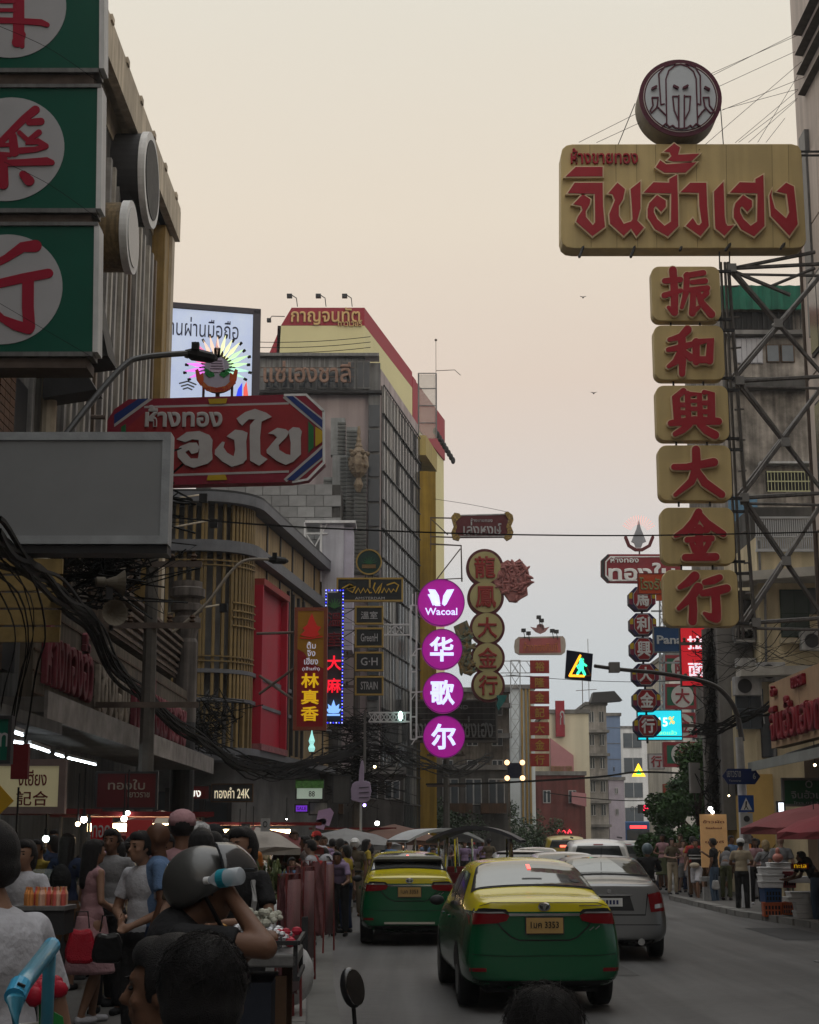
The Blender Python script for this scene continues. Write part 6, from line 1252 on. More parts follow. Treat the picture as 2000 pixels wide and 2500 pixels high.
# == left shop fronts under building A
def lfas(name, label, cat, x, d0, d1, z0, z1, m, th=.2):
 "board along the left facade, front to the street"
 t = thing(name, label, cat, (x, d0, z0), R(90)); MB().box(0, d1 - d0, 0, th, 0, z1 - z0).obj('board', m, t); return t
fb = mat('fascia_brown', (.16, .13, .10), .8, dirt=.5, scale=1.5, streak=.4)
t = lfas('fascia_sign', 'grimy shop fascia with dense maroon and cream raised letters on the left facade', 'sign', -5.55, 23.5, 40, 3.75, 5.35, fb)
mrl = mat('letter_maroon', (.20, .04, .055), .6, dirt=.4, scale=3); crl = mat('letter_dirty', (.34, .29, .24), .7, dirt=.5, scale=4)
text(t, 'ห้างทองฮั้ว', 2.3, .85, 3.6, 1.15, mrl, -.001, .1, .02); text(t, 'เซ่งเฮง', 6.2, .8, 3.2, 1.3, crl, -.001, .1, .02); text(t, 'ทองใบเยาวราช', 12, .8, 7.4, 1.3, mrl, -.001, .12, .03)
for k in range(5): MB().box(0, 16.5, -.02, -.001, .1 + k * .32, .13 + k * .32).obj('batten', M['wood'], t)
t = lfas('wood_cornice', 'weathered brown wooden cornice with battens below the speakers', 'cornice', -5.85, 31, 40, 5.7, 6.7, mat('worn_wood', (.2, .15, .12), .8, dirt=.5, scale=2, streak=.4), .4)
for k in range(6): MB().box(0, 9, -.04 - .03 * k, -.001, .08 + k * .16, .15 + k * .16).obj('batten', mat('worn_wood', (.2, .15, .12)), t)
t = lfas('shop_canopy', 'grey canopy slab with pale edge over the left stalls', 'canopy', -4.9, 21.5, 40, 3.42, 3.62, mat('canopy_grey', (.2, .19, .18), .85, dirt=.4, scale=1.5, streak=.2), 1.6)
MB().box(0, 18.5, -.05, -.001, -.1, .28).obj('edge', mat('canopy_edge', (.27, .25, .24), .8, dirt=.5, scale=2), t)
t = lfas('shop_canopy', 'lower dark canopy near the left edge of the picture', 'canopy', -4.6, 12, 21.3, 3.1, 3.25, M['dconc'], 1.9)
yb = thing('yellow_shutter', 'yellow slatted shutter boards at the far left above the stalls', 'shutter', (-5.2, 20.2, 4.2))
for k in range(9): MB().box(-1, .75, 0, .06, k * .22, k * .22 + .19).obj('slat', mat('shutter_yellow', (.30, .21, .08), .7, dirt=.4, scale=3, rnd=.2), yb)
ft = emis('tube_white', (.85, .95, 1), 16)
for i, (px0, py0, px1, py1, d0, d1) in enumerate(((25, 1785, 55, 1795, 18, 19), (28, 1811, 60, 1815, 20, 21), (72, 1820, 120, 1836, 21, 23.5), (136, 1842, 155, 1848, 24.5, 25.5), (166, 1851, 233, 1867, 26, 29.5))):
 a, b = P(px0, py0, d0), P(px1, py1, d1); t = thing('tube_light', 'lit fluorescent tube under the left canopy, number %s counted from the left' % ('one', 'two', 'three', 'four', 'five')[i], 'lamp', tuple(a)); MB().tube([(0, 0, 0), tuple(b - a)], .013, 6).obj('tube', ft, t); MB().tube([(0, 0, .045), tuple(b - a + Vector((0, 0, .045)))], .03, 4).obj('fitting', M['dwhite'], t)
def lampbulb(px, py, d, r, col, s, label, cable=.5):
 t = thing('bulb_lamp', label, 'lamp', tuple(P(px, py, d))); r *= .62; MB().ell((0, 0, 0), r, 10, 8).obj('bulb', emis('bulb_%d_%d' % (int(col[2] * 100), int(s)), col, s * 3), t)
 MB().tube([(0, 0, r), (0, 0, r + cable)], .012, 4).tube([(0, 0, r * .7), (0, 0, r + .07)], r * .55, 6).obj('cord', M['black'], t)
wl, ww_ = (1, .97, .92), (1, .75, .42)
for a in ((205, 2001, 17, .055, wl, 7, 'bright round bulb left of the first red stall sign'), (190, 2012, 17, .04, ww_, 4, 'small warm bulb at the left end of the stall'), (303, 1999, 20, .06, wl, 7, 'bright round bulb between the two red stall signs'), (312, 1985, 20, .045, wl, 5, 'small bulb hanging higher between the red stall signs'),
          (39, 2056, 16, .05, wl, 6, 'round bulb at far left above the yellow shirt vendor'), (112, 2048, 18, .06, (.8, 1, .9), 4, 'greenish lamp over the dark stall at left'), (600, 2043, 33, .3, wl, 6, 'big white bulb in the bright food stall'), (618, 2050, 33, .26, wl, 6, 'second big white bulb in the bright food stall'), (585, 2055, 32, .22, (1, .9, .7), 5, 'warm bulb in the bright food stall'),
          (921, 2010, 50, .11, wl, 6, 'single round lamp above the umbrellas near the purple lights'), (850, 2032, 46, .1, ww_, 4, 'orange lamp at the left side of the umbrella stall'), (967, 2045, 50, .13, (1, .9, .75), 5, 'glowing lamp beside the bald customer'), (985, 2052, 50, .1, (1, .9, .75), 5, 'lower glowing lamp beside the bald customer'), (1012, 2035, 52, .09, (1, .8, .6), 5, 'lamp under the dark umbrella'),
          (890, 1966, 47, .07, (.45, .3, 1), 4, 'violet lamp under the pale hand sign'), (700, 2000, 40, .03, wl, 4, 'tiny lamp under the grey screen'), (915, 1872, 52, .07, ww_, 3, 'dim ceiling lamp below the black signs'), (1198, 1895, 84, .09, ww_, 3, 'warm lamp on the far left arcade'), (1735, 1975, 45, .1, wl, 6, 'white lamp over the orange standing banner'), (1740, 1983, 45, .07, wl, 5, 'second lamp over the orange standing banner'),
          (1988, 2012, 33, .12, (1, .9, .75), 5, 'glowing lamp under the pink umbrella at right edge'), (1780, 1943, 44, .04, ww_, 5, 'tiny warm lamp on the awning beside the pole'), (1990, 1868, 36, .05, ww_, 4, 'warm lamp under the dark awning'), (1228, 2050, 85, .05, ww_, 3, 'tiny far lamp on the left pavement')): lampbulb(*a)
def bsign(label, x0, y0, x1, y1, d, mf, txts, mr=None, fr=.025, cat='sign', name='shop_sign', th=.08):
 t, w, h = box_sign(name, label, cat, x0, y0, x1, y1, d, th, mf, mr or M['dark'], fr)
 for s_, cx, cz, ww, hh, m in txts: text(t, s_, w * cx, h * cz, w * ww, h * hh if hh else None, m, -.001, .01, .008)
 return t
litc = mat('lit_cream_panel', (.62, .56, .34), .6, dirt=.15, scale=1.5, bump=0, emit=.10)
bsign('cream lit shop sign with dark red Thai and Chinese letters at far left', -60, 1856, 160, 1984, 17, litc, [('งเฮียง', .13, .66, .33, .3, M['dred']), ('記合', .14, .27, .36, .28, M['dred'])], mat('frame_worn', (.2, .15, .14), .7, dirt=.4), .06)
bsign('dim dark red gold shop sign under the left canopy', 232, 1885, 385, 1975, 27, mat('dim_maroon', (.09, .01, .012), .6, dirt=.2), [('ทองใบ', 0, .66, .6, .28, crl), ('เยาวราช', .2, .38, .36, .14, crl)])
bsign('red stall sign with white Thai letters, left one of two', 221, 1997, 273, 2057, 16.5, mat('stall_red', (.42, .012, .018), .5, dirt=.1), [('ทอด', 0, .45, .85, .5, M['dwhite'])], fr=0)
bsign('red stall sign with white Thai letters, right one of two', 307, 2002, 371, 2068, 19.5, mat('stall_red2', (.5, .05, .05), .5, dirt=.1), [('ผัด', .15, .42, .6, .42, M['dwhite'])], fr=0)
bsign('green board cut by the left picture edge', -30, 1750, 28, 1862, 14, M['green'], [('ท', .2, .5, .4, .3, M['dwhite'])], fr=.02)
bsign('thin red hanging banner near the left edge', 25, 1816, 70, 1902, 15.5, M['dred'], [], fr=0)
t = thing('diamond_sign', 'yellow diamond road sign half outside the left edge', 'sign', tuple(P(-5, 1955, 13))); MB().prism([(-.13, 0), (0, -.125), (.125, 0), (0, .13)], 0, .02).obj('board', mat('road_yellow', (.42, .25, .015), .5), t); MB().tube([(0, .04, -1.9), (0, .04, .1)], .02).obj('post', M['steel'], t)
t = bsign('green and white LED board over the left pavement', 722, 1904, 790, 1953, 38, mat('led_pale', (.5, .62, .52), .5, dirt=.2, emit=.25), [('88', .08, .3, .22, .28, M['black'])]); 
MB().box(-.33, .33, -.02, -.001, .27, .47).obj('green_band', mat('led_leaf', (.08, .2, .05), .5, dirt=.7, scale=14, emit=.1), t)
bsign('grey unlit screen beside the purple sign', 754, 1958, 802, 1990, 38.5, M['steel'], [])
bsign('small glowing purple sign with dark letters', 720, 1964, 753, 1984, 38, mat('purple_lit', (.16, .03, .55), .5, dirt=.2, scale=8, emit=.7), [('SALE', 0, .5, .7, .4, M['black'])])
bsign('dark brown panel hanging left of the pale hand sign', 812, 1893, 856, 1962, 45, M['dconc'], [])
bsign('pale notice board with round emblem on a post', 636, 1998, 659, 2030, 30, M['dwhite'], [('O', 0, .55, .5, .5, M['dark'])], fr=0)
t = thing('hand_sign', 'pale lilac pointing hand shaped sign on a post', 'sign', tuple(P(877, 1962, 46)))
MB().prism([(-.22, .1), (-.24, .4), (-.2, .55), (-.1, .62), (-.02, .62), (0, .95), (.05, 1.2), (.1, 1.22), (.14, 1.0), (.13, .64), (.3, .6), (.35, .35), (.28, .08), (.1, 0)], 0, .1).obj('hand', mat('hand_lilac', (.34, .27, .38), .6, dirt=.2), t, bev=.02)
for k in range(3): MB().prism(brush([(.0, .16 + k * .14), (.26, .18 + k * .14)], .02), -.02, -.001).obj('finger_line', M['dark'], t)
MB().tube([(.05, .05, -1.75), (.05, .05, .02)], .04).obj('post', M['dwhite'], t)
for px, py, s in ((793, 1995, .2), (783, 2012, .13)):
 t = thing('lilac_flag', 'small lilac cloth flag hanging %s beside the grey screen' % ('higher' if s > .15 else 'lower'), 'flag', tuple(P(px, py, 36))); MB().prism([(-s, -s * .6), (s * .5, -s), (s, s * .5), (s * .6, s), (-s * .7, s * .7)], 0, .02).obj('cloth', mat('lilac_cloth', (.36, .26, .46), .7, dirt=.2), t)
t = bsign('tall orange lit standing banner with dark lettering on the right pavement', 1714, 1988, 1774, 2118, 45, mat('banner_orange', (.62, .36, .16), .6, dirt=.25, scale=2, bump=0, emit=.12), [('ข้าวผัด', 0, .86, .8, .06, M['dred']), ('Seafood', 0, .74, .6, .04, M['dred']), ('ขายดี', 0, .48, .7, .05, M['dred']), ('กุ้ง', .25, .28, .28, .08, M['black']), ('ปู', .3, .17, .25, .07, M['black'])], fr=0)
bsign('green and maroon gold shop sign with white Thai letters at right edge', 1912, 1900, 2040, 1968, 37.5, mat('shop_green', (.01, .085, .03), .5, dirt=.2), [('จินฮั้วเฮง', .02, .42, .72, .3, M['dwhite']), ('โทร 02-224', .0, .12, .6, .1, M['dwhite']), ('O', .0, .78, .14, .28, M['dwhite'])], M['conc'], .05)
bsign('small maroon sign with glowing pink letters under the pink umbrella', 1894, 1996, 1962, 2016, 35.5, M['dred'], [('หูฉลาม', .05, .5, .6, .5, emis('pink_letters', (1, .55, .7), 1.4))])
bsign('small bright white light box beside the green shop sign', 1899, 1957, 1916, 1993, 36, emis('lightbox', (.85, .92, 1), 1.6), [])
bsign('maroon stall board with yellow letters on the right stall', 1933, 2108, 1975, 2122, 34, M['dred'], [('ทะเล', 0, .5, .7, .6, ylw)], fr=0)
# -- trees
def tree(label, px, py_top, d, h, r, sd, n=5200, z0=1.2, col=(.035, .075, .025), sx=1.2, group=None):
 random.seed(sd); o = P(px, 2000, d); t = thing('tree', label, 'tree', (o.x, d, .1), 0, group)
 q = MB(); q.tube([(0, 0, 0), (.1, 0, h * .3), (0, .1, h * .55)], [.2, .15, .08], 8)
 lob = []
 for k in range(15):
  z = random.uniform(z0, h - .3); u = (z - z0) / (h - z0); g = random.uniform(0, 6.28); rr = r * (1.05 - .75 * u ** 1.5) * random.uniform(.3, .9)
  c = Vector((rr * math.cos(g) * sx, rr * math.sin(g), z)); lob.append((c, random.uniform(.4, .75) * r * .6)); q.tube([(0, .05, h * .25 + u * h * .2), tuple(c)], [.05, .015], 4)
 q.obj('trunk', mat('bark', (.06, .045, .035), .9, dirt=.4, scale=5), t)
 f = MB(); f2 = MB()
 for i in range(n):
  c, s = random.choice(lob); v = Vector((random.gauss(0, 1), random.gauss(0, 1), random.gauss(0, 1))).normalized() * s * random.random() ** .35
  p = c + v; a = Vector((random.gauss(0, 1), random.gauss(0, 1), random.gauss(0, .6))).normalized(); b = a.cross(Vector((random.gauss(0, 1), random.gauss(0, 1), random.gauss(0, 1)))).normalized(); s_ = random.uniform(.05, .11)
  (f if random.random() < .6 else f2).add([p - a * s_, p + b * s_ * .5, p + a * s_, p - b * s_ * .5], [(0, 1, 2, 3)])
 f.obj('crown', mat('leaf_%d' % sd, col, .6, dirt=.4, scale=1.2, bump=0), t); f2.obj('crown', mat('leafb_%d' % sd, tuple(c * 1.5 for c in col), .6, dirt=.4, scale=1.2, bump=0), t)
 return t
tree('big dark green tree beside the dark utility pole on the right', 1705, 1800, 54, Zat(1800, 54), 1.7, 21, 13000, .9, (.045, .095, .03))
tree('second leafy crown lower left of the big right tree', 1668, 1940, 60, Zat(1900, 60), 1.3, 22, 6000, .8, (.035, .075, .03))
for i, (px, d, h, r) in enumerate(((1075, 80, 3.0, 1.6), (1150, 84, 3.3, 1.8), (1228, 90, 3.3, 1.8), (1300, 97, 3.0, 1.7))):
 tree('bushy dark street tree on the far left pavement, %s from the left' % ('first', 'second', 'third', 'fourth')[i], px, 1980, d, h + .3, r + .6, 30 + i, 5200, .9, (.03, .055, .025), group='street trees on the far left pavement')
# -- umbrellas and stalls
def umbrella(px, py, d, r, m, label, hh=.35, poleh=None, m2=None):
 o = P(px, py, d); t = thing('umbrella', label, 'umbrella', (o.x, d, .12)); z = o.z - .12
 q = MB(); q2 = MB(); n = 8
 for i in range(n):
  g0, g1 = 2 * math.pi * i / n, 2 * math.pi * (i + 1) / n; gm = (g0 + g1) / 2
  A = [(0, 0, z), (.55 * r * math.cos(g0), .55 * r * math.sin(g0), z - hh * .38), (.55 * r * math.cos(g1), .55 * r * math.sin(g1), z - hh * .38), (r * math.cos(g0), r * math.sin(g0), z - hh), (.96 * r * math.cos(gm), .96 * r * math.sin(gm), z - hh * .93), (r * math.cos(g1), r * math.sin(g1), z - hh), (r * math.cos(g0), r * math.sin(g0), z - hh - .12), (r * math.cos(g1), r * math.sin(g1), z - hh - .12)]
  (q if not m2 or i % 2 else q2).add(A, [(0, 1, 2), (1, 3, 4), (1, 4, 2), (2, 4, 5), (3, 6, 7, 5, 4)])
  q2.tube([(0, 0, z - .45), (.8 * r * math.cos(g0), .8 * r * math.sin(g0), z - hh * .74)], .012, 3) if not m2 else None
 q.obj('canopy', m, t); 
 if q2.v: q2.obj('ribs' if not m2 else 'canopy', m2 or M['dark'], t)
 MB().tube([(0, 0, 0), (0, 0, z)], .022, 6).obj('pole', M['steel'], t); return t
ucl = lambda n, c: mat(n, c, .8, dirt=.25, scale=2)
umbrella(845, 2022, 44, 1.5, ucl('umb_pale', (.2, .2, .2)), 'pale grey market umbrella left of the police officer', .45)
umbrella(962, 2012, 49, 1.5, ucl('umb_brown', (.14, .08, .06)), 'dark brown market umbrella behind the police officer', .5)
umbrella(395, 1978, 24, 1.1, ucl('umb_red', (.14, .02, .02)), 'dark red and cream umbrella right of the red stall signs', .4, m2=ucl('umb_cream', (.42, .37, .3)))
umbrella(625, 2018, 31, 1.3, ucl('umb_maroon', (.13, .025, .025)), 'maroon umbrella over the bright food stall', .4, m2=ucl('umb_dull', (.33, .3, .27)))
umbrella(500, 2025, 27, .9, ucl('umb_grey', (.25, .24, .23)), 'small grey umbrella between the market crowd', .3)
umbrella(1995, 1962, 33.5, 1.6, ucl('umb_pink', (.22, .06, .065)), 'big dusty pink umbrella at the right edge', .5)
umbrella(2010, 1988, 31, .9, ucl('umb_pink2', (.24, .05, .06)), 'smaller pink umbrella in front of the big one', .35)
def stall(x, y, w, dp, rz, label, m, glow=None):
 t = thing('food_stall', label, 'stall', (x, y, .12), rz); MB().box(-w / 2, w / 2, -dp / 2, dp / 2, .1, .82).obj('cabinet', m, t, bev=.02); MB().box(-w / 2 - .05, w / 2 + .05, -dp / 2 - .05, dp / 2 + .05, .83, .88).obj('counter', M['steel'], t)
 for sx in (-1, 1):
  for sy in (-1, 1): MB().tube([(sx * (w / 2 - .03), sy * (dp / 2 - .03), .88), (sx * (w / 2 - .03), sy * (dp / 2 - .03), 1.9)], .02, 4).obj('post', M['steel'], t)
 MB().box(-w / 2 - .1, w / 2 + .1, -dp / 2 - .1, dp / 2 + .1, 1.9, 1.96).obj('roof', M['dred'], t)
 MB().box(-w / 2 + .04, w / 2 - .04, -dp / 2 + .02, -dp / 2 + .03, .9, 1.3).obj('glass_guard', mat('stall_glass', (.6, .65, .65), .1, dirt=0, alpha=.25), t)
 random.seed(int(x * 10 + y)); 
 for k, (c, n) in enumerate((((.3, .12, .04), 16), ((.12, .2, .05), 12), ((.45, .35, .25), 12))):
  q = MB()
  for i in range(n): q.ell((random.uniform(-w / 2 + .1, w / 2 - .1), random.uniform(-dp / 2 + .1, dp / 2 - .1), .93 + random.uniform(0, .12)), random.uniform(.04, .09), 6, 4)
  q.obj('food_heap', mat('food_%d' % k, c, .7, dirt=.3, scale=9), t, smooth=True, kind='stuff')
 if glow: MB().box(-w * .3, w * .3, -.04, .04, 1.72, 1.82).obj('lamp_tube', emis('stall_glow', (1, .72, .35), 14), t)
 return t
stall(P(610, 2000, 33).x, 33.6, 2.6, 1.0, .1, 'bright food stall with warm tube lamp in the market crowd', M['dwhite'], 7)
stall(P(300, 2000, 20).x, 20.6, 1.8, .9, .2, 'fried food stall behind the two red stall signs', M['conc'], 5)
stall(P(860, 2000, 48).x, 49, 2.4, 1.0, 0, 'stall with orange glow under the pale umbrella', M['wood'], 7)
stall(P(990, 2000, 53).x, 54, 2.6, 1.0, 0, 'stall with lamps under the brown umbrella', M['wood'], 7)
stall(P(80, 2000, 18).x - .4, 18.5, 1.8, .9, .3, 'dark stall of the vendor in yellow at far left', M['dark'])
t = thing('seafood_table', 'low steel table of seafood before the bending vendor', 'table', (P(1975, 2000, 36).x, 36, .12)); MB().box(-.55, .55, -.3, .3, .7, .76).obj('tabletop', M['steel'], t); [MB().box(x, x + .04, y, y + .04, 0, .7).obj('leg', M['steel'], t) for x in (-.5, .46) for y in (-.27, .23)]
t = thing('drink_display', 'orange and cream stack of juice bottles on the left stall', 'display', (P(110, 2195, 12).x, 12, P(110, 2210, 12).z)); random.seed(4)
for k, c in enumerate(((.6, .25, .08), (.65, .4, .3), (.55, .12, .1))):
 q = MB()
 for i in range(10): q.lathe([(.03, 0), (.032, .08), (.015, .11), (.015, .13)], 8, (random.uniform(-.25, .25), random.uniform(-.12, .12), 0))
 q.obj('bottles', mat('juice_%d' % k, c, .3, dirt=0), t)
MB().box(-.32, .32, -.2, .2, -.03, 0).obj('tray', M['steel'], t); MB().box(-.3, .3, -.18, .18, -.2, -.03).obj('crate', M['dark'], t); t.scale = (.6, 1, 1)
def fbox(px0, py0, px1, py1, d, m, label, nm='foam_box', dp=.4, lid=True, group='white foam boxes on the right pavement', cat='box'):
 a, b = P(px0, py1, d), P(px1, py0, d); w, h = b.x - a.x, b.z - a.z; t = thing(nm, label, cat, ((a.x + b.x) / 2, d + dp / 2, a.z), random.uniform(-.12, .12), group)
 k = h * .72 if lid else h
 MB().prism([(-w / 2 * .93, 0), (w / 2 * .93, 0), (w / 2, k), (-w / 2, k)], -dp / 2, dp / 2).obj('box', m, t, bev=.012)
 if lid: MB().box(-w / 2 - .01, w / 2 + .01, -dp / 2 - .012, dp / 2 + .012, k + .003, h).obj('lid', m, t, bev=.012)
 if nm == 'crate':
  q = MB()
  for i in range(5):
   for j in range(2): q.box(-w * .4 + i * w * .17, -w * .4 + i * w * .17 + w * .1, -dp / 2 - .004, -dp / 2 + .002, h * (.15 + .36 * j), h * (.4 + .36 * j))
  q.obj('slots', M['black'], t)
 return t
fm_ = mat('foam', (.66, .66, .66), .8, dirt=.12, scale=6, bump=.3); bc = mat('crate_blue', (.02, .06, .16), .5, dirt=.2); oc = mat('crate_orange', (.42, .09, .03), .5, dirt=.2)
dF = 35.5
for a in ((1858, 2117, 1912, 2134, 'topmost foam box of the tall stack'), (1859, 2134, 1913, 2152, 'second foam box of the tall stack'), (1859, 2151, 1914, 2168, 'third foam box resting on the blue crate'), (1880, 2106, 1932, 2117, 'thin foam lid tray on top of the tall stack')): fbox(*a[:4], dF, fm_, a[4])
fbox(1866, 2169, 1908, 2203, dF, bc, 'dark blue plastic crate between foam boxes and orange crate', 'crate', lid=False, group='plastic crates on the right pavement', cat='crate'); fbox(1868, 2203, 1912, 2239, dF, oc, 'orange plastic crate at the bottom of the tall stack', 'crate', lid=False, group='plastic crates on the right pavement', cat='crate')
fbox(1914, 2203, 1945, 2234, dF, oc, 'orange plastic crate between the two foam stacks', 'crate', lid=False, group='plastic crates on the right pavement', cat='crate'); fbox(1915, 2128, 1945, 2168, dF + .2, mat('crate_red', (.3, .03, .04), .5, dirt=.2), 'red plastic crate behind the tall stack', 'crate', lid=False, group='plastic crates on the right pavement', cat='crate')
for a in ((1929, 2177, 1999, 2191, 34.6, 'flat foam box on top of the right hand stack'), (1924, 2190, 1992, 2203, 34.6, 'foam lid second in the right hand stack'), (1946, 2203, 2004, 2224, 34.6, 'foam box third in the right hand stack'), (1946, 2224, 2004, 2246, 34.6, 'foam box at the foot of the right hand stack')): fbox(*a[:4], a[4], fm_, a[5])
fbox(1912, 2117, 1946, 2140, 36.2, fm_, 'foam box half hidden behind the tall stack'); fbox(1925, 2140, 1985, 2156, 35.6, fm_, 'long foam tray of seafood before the bending vendor', lid=False)
t = thing('plastic_bag', 'knotted pink plastic bag on top of the foam boxes', 'bag', tuple(P(1900, 2106, dF))); MB().ell((0, 0, .1), (.12, .1, .1), 10, 7).ell((0, 0, .24), (.05, .04, .08), 8, 6).obj('bag', mat('bag_pink', (.6, .25, .2), .4, dirt=.2), t, smooth=True)
for i, (px, d) in enumerate(((1728, 44.5), (1757, 44.8))):
 t = thing('white_stand', 'small white display stand before the orange banner, %s one' % ('left', 'right')[i], 'stand', (P(px, 2100, d).x, d, .12)); MB().box(-.22, .22, -.15, .15, .5, .62).box(-.15, .15, -.1, .1, 0, .35).box(-.03, .03, -.03, .03, .35, .5).obj('stand', M['dwhite'], t)
vg = thing('vegetable_display', 'heaped stall display of leafy greens and pale vegetables', 'display', (P(662, 2300, 19).x, 19.3, .12), .1); vg.scale = (.55, .8, 1); random.seed(12)
MB().box(-.7, .7, -.6, .6, 0, .75).obj('table', M['dark'], vg)
for k, (c, n, hh) in enumerate((((.07, .09, .03), 260, .5), ((.3, .31, .2), 60, .35), ((.42, .36, .3), 40, .45), ((.12, .14, .05), 200, .5))):
 q = MB()
 for i in range(n):
  x, y = random.uniform(-.62, .62), random.uniform(-.5, .5); M_ = Matrix.Rotation(random.uniform(0, 3), 4, 'X') @ Matrix.Rotation(random.uniform(0, 3), 4, 'Z'); s = random.uniform(.02, .06)
  q.ell((x, y, .78 + random.uniform(0, hh) * (1 - abs(x)) + (y + .5) * .15), (s, s * .25, s * 1.8), 6, 4, M_)
 q.obj('vegetables', mat('veg_%d' % k, c, .6, dirt=.4, scale=10), vg, kind='stuff', smooth=True)
pf = mat('pink_tarp', (.22, .095, .105), .35, dirt=.4, scale=4, bump=.6, streak=.2); random.seed(14)
for i, (px0, px1, d, lb_) in enumerate(((735, 795, 24, 'wide crinkled pink plastic rack cover, rightmost'), (702, 742, 19, 'crinkled pink plastic rack cover, middle one'), (680, 700, 15, 'crinkled pink plastic rack cover, nearest one'))):
 a, b = P(px0, 2200, d), P(px1, 2200, d); t = thing('rack_cover', lb_, 'rack', ((a.x + b.x) / 2, d, .13), -.2, 'pink covered racks along the kerb'); w = b.x - a.x; q = MB(); n = 14
 for side in (0, 1):
  P_ = []
  for i2 in range(n + 1):
   for j2 in range(9): P_.append((-w / 2 + w * i2 / n + random.uniform(-.01, .01), side * .45 + .05 * math.sin(i2 * 1.3 + j2) + random.uniform(-.02, .02), .25 + 1.0 * j2 / 8 + .05 * math.sin(i2 * .9)))
  q.add(P_, [(i2 * 9 + j2, (i2 + 1) * 9 + j2, (i2 + 1) * 9 + j2 + 1, i2 * 9 + j2 + 1) for i2 in range(n) for j2 in range(8)])
 q.box(w / 2, w / 2 + .01, 0, .45, .25, 1.25).obj('cover', pf, t, smooth=True); q = MB()
 for x in (-w / 2, w / 2): q.tube([(x, -.1, 0), (x, 0, 1.3), (x, .45, 1.3), (x, .55, 0)], .015, 4)
 q.obj('frame', mat('rack_red', (.2, .04, .04), .5), t)
t = thing('white_bags', 'white plastic sacks hanging between the pink rack covers', 'bag', (P(680, 2200, 15.8).x, 15.8, .13)); MB().ell((0, 0, .75), (.22, .18, .3), 10, 8).ell((.1, .05, .35), (.25, .2, .3), 10, 8).obj('sacks', mat('sack_white', (.5, .5, .5), .6, dirt=.3, scale=5, bump=.5), t, smooth=True)
q = MB()
for i in range(7):
 d = 9.5 + i * 1.25; k = [x for x, y in LK if y <= d][-1]; x = -1.35 - (d - 9) * .035
 t = thing('wire_stand', 'bent black wire foot on the kerb edge, number %s from the viewer' % ('one', 'two', 'three', 'four', 'five', 'six', 'seven')[i], 'stand', (x, d, .135), 0, 'bent wire feet along the kerb'); MB().tube([(-.3, .05, .05), (0, 0, .03), (.17, -.02, .015), (.02, .06, .012), (-.3, .12, .015)], .008, 5).obj('wire', M['black'], t)
cd_ = 7.6; a, b = P(560, 2300, cd_), P(722, 2300, cd_); cart = thing('food_cart', 'metal vendor cart with tray of foil packets behind the black haired head', 'cart', ((a.x + b.x) / 2 - .1, cd_ + .3, .12), .03); w = (b.x - a.x) / 2 + .1
zt_ = P(640, 2330, cd_).z - .12
MB().box(-w, w, -.3, .45, zt_ - .06, zt_).obj('tray', M['steel'], cart, bev=.01); q = MB()
for sx in (-w, w - .02):
 for sy in (-.3, .43): q.box(sx, sx + .02, sy, sy + .02, zt_ - .12, zt_ + .06)
q.box(-w, w, -.32, -.3, zt_ + .04, zt_ + .06).box(w - .005, w + .01, -.3, .45, zt_ + .04, zt_ + .06).box(w - .005, w + .01, -.3, .45, zt_ - .12, zt_ - .1).obj('rails', M['dark'], cart)
MB().box(-w + .02, w - .12, -.26, .4, .25, zt_ - .13).obj('cloth', mat('navy_cloth', (.03, .035, .05), .9, dirt=.3), cart); MB().box(w - .1, w - .05, -.28, -.23, 0, zt_ - .1).box(w - .1, w - .05, .35, .4, 0, zt_ - .1).obj('legs', M['wood'], cart)
MB().lathe([(.16, -.04), (.2, -.03), (.2, .03), (.16, .04)], 18, (w - .04, .05, .2), Matrix.Rotation(R(90), 4, 'Y')).obj('wheel', M['black'], cart); random.seed(6)
for k, (c, n, x0_, x1_) in enumerate((((.55, .56, .6), 150, -.12, w - .06), ((.5, .25, .05), 20, -.22, -.1), ((.5, .03, .06), 14, w - .12, w - .02), ((.5, .5, .42), 26, -.05, w - .1))):
 q = MB()
 for i in range(n):
  s = random.uniform(.014, .024); q.ell((random.uniform(x0_, x1_), random.uniform(-.25, .4) if k < 3 else random.uniform(.2, .42), zt_ + .02 + random.uniform(0, .07) + (.08 if k == 3 else 0)), (s * 1.2, s, s), 6, 4)
 q.obj('packets', mat('packet_%d' % k, c, .25 if k == 0 else .5, metal=.5 if k == 0 else 0, dirt=.3, scale=20), cart, kind='stuff')
t = thing('blue_pipe_frame', 'light blue plastic pipe frame at bottom left', 'frame', tuple(P(80, 2500, 3.6))); o = t.location; bp = mat('pipe_blue', (.06, .30, .44), .3, dirt=.15, scale=4, bump=.05, coat=.3)
g = lambda x, y, d: tuple(P(x, y, d) - o)
MB().tube([g(38, 2560, 3.3), g(38, 2440, 3.3), g(48, 2412, 3.35), g(125, 2312, 3.9)], [.019, .019, .019, .019], 14).obj('pipe', bp, t, smooth=True); MB().tube([g(112, 2560, 3.95), g(118, 2400, 3.95), g(122, 2330, 3.92)], .015, 12).obj('pipe', bp, t, smooth=True)
MB().tube([g(36, 2436, 3.3), g(50, 2405, 3.34)], .022, 14).tube([g(115, 2325, 3.85), g(127, 2309, 3.91)], .020, 14).obj('joint', mat('joint_blue', (.05, .3, .5), .3), t)
q = MB(); [q.tube([g(x - 9, y - 3, dd_), g(x + 9, y + 5, dd_)], .0035, 5) for x, y, dd_ in ((75, 2378, 3.5), (52, 2404, 3.3), (118, 2322, 3.85))]; q.obj('tie', M['black'], t)
t = thing('red_rose', 'big red artificial rose with green leaf behind the blue pipe', 'flower', tuple(P(98, 2412, 4.2))); q = MB(); random.seed(2)
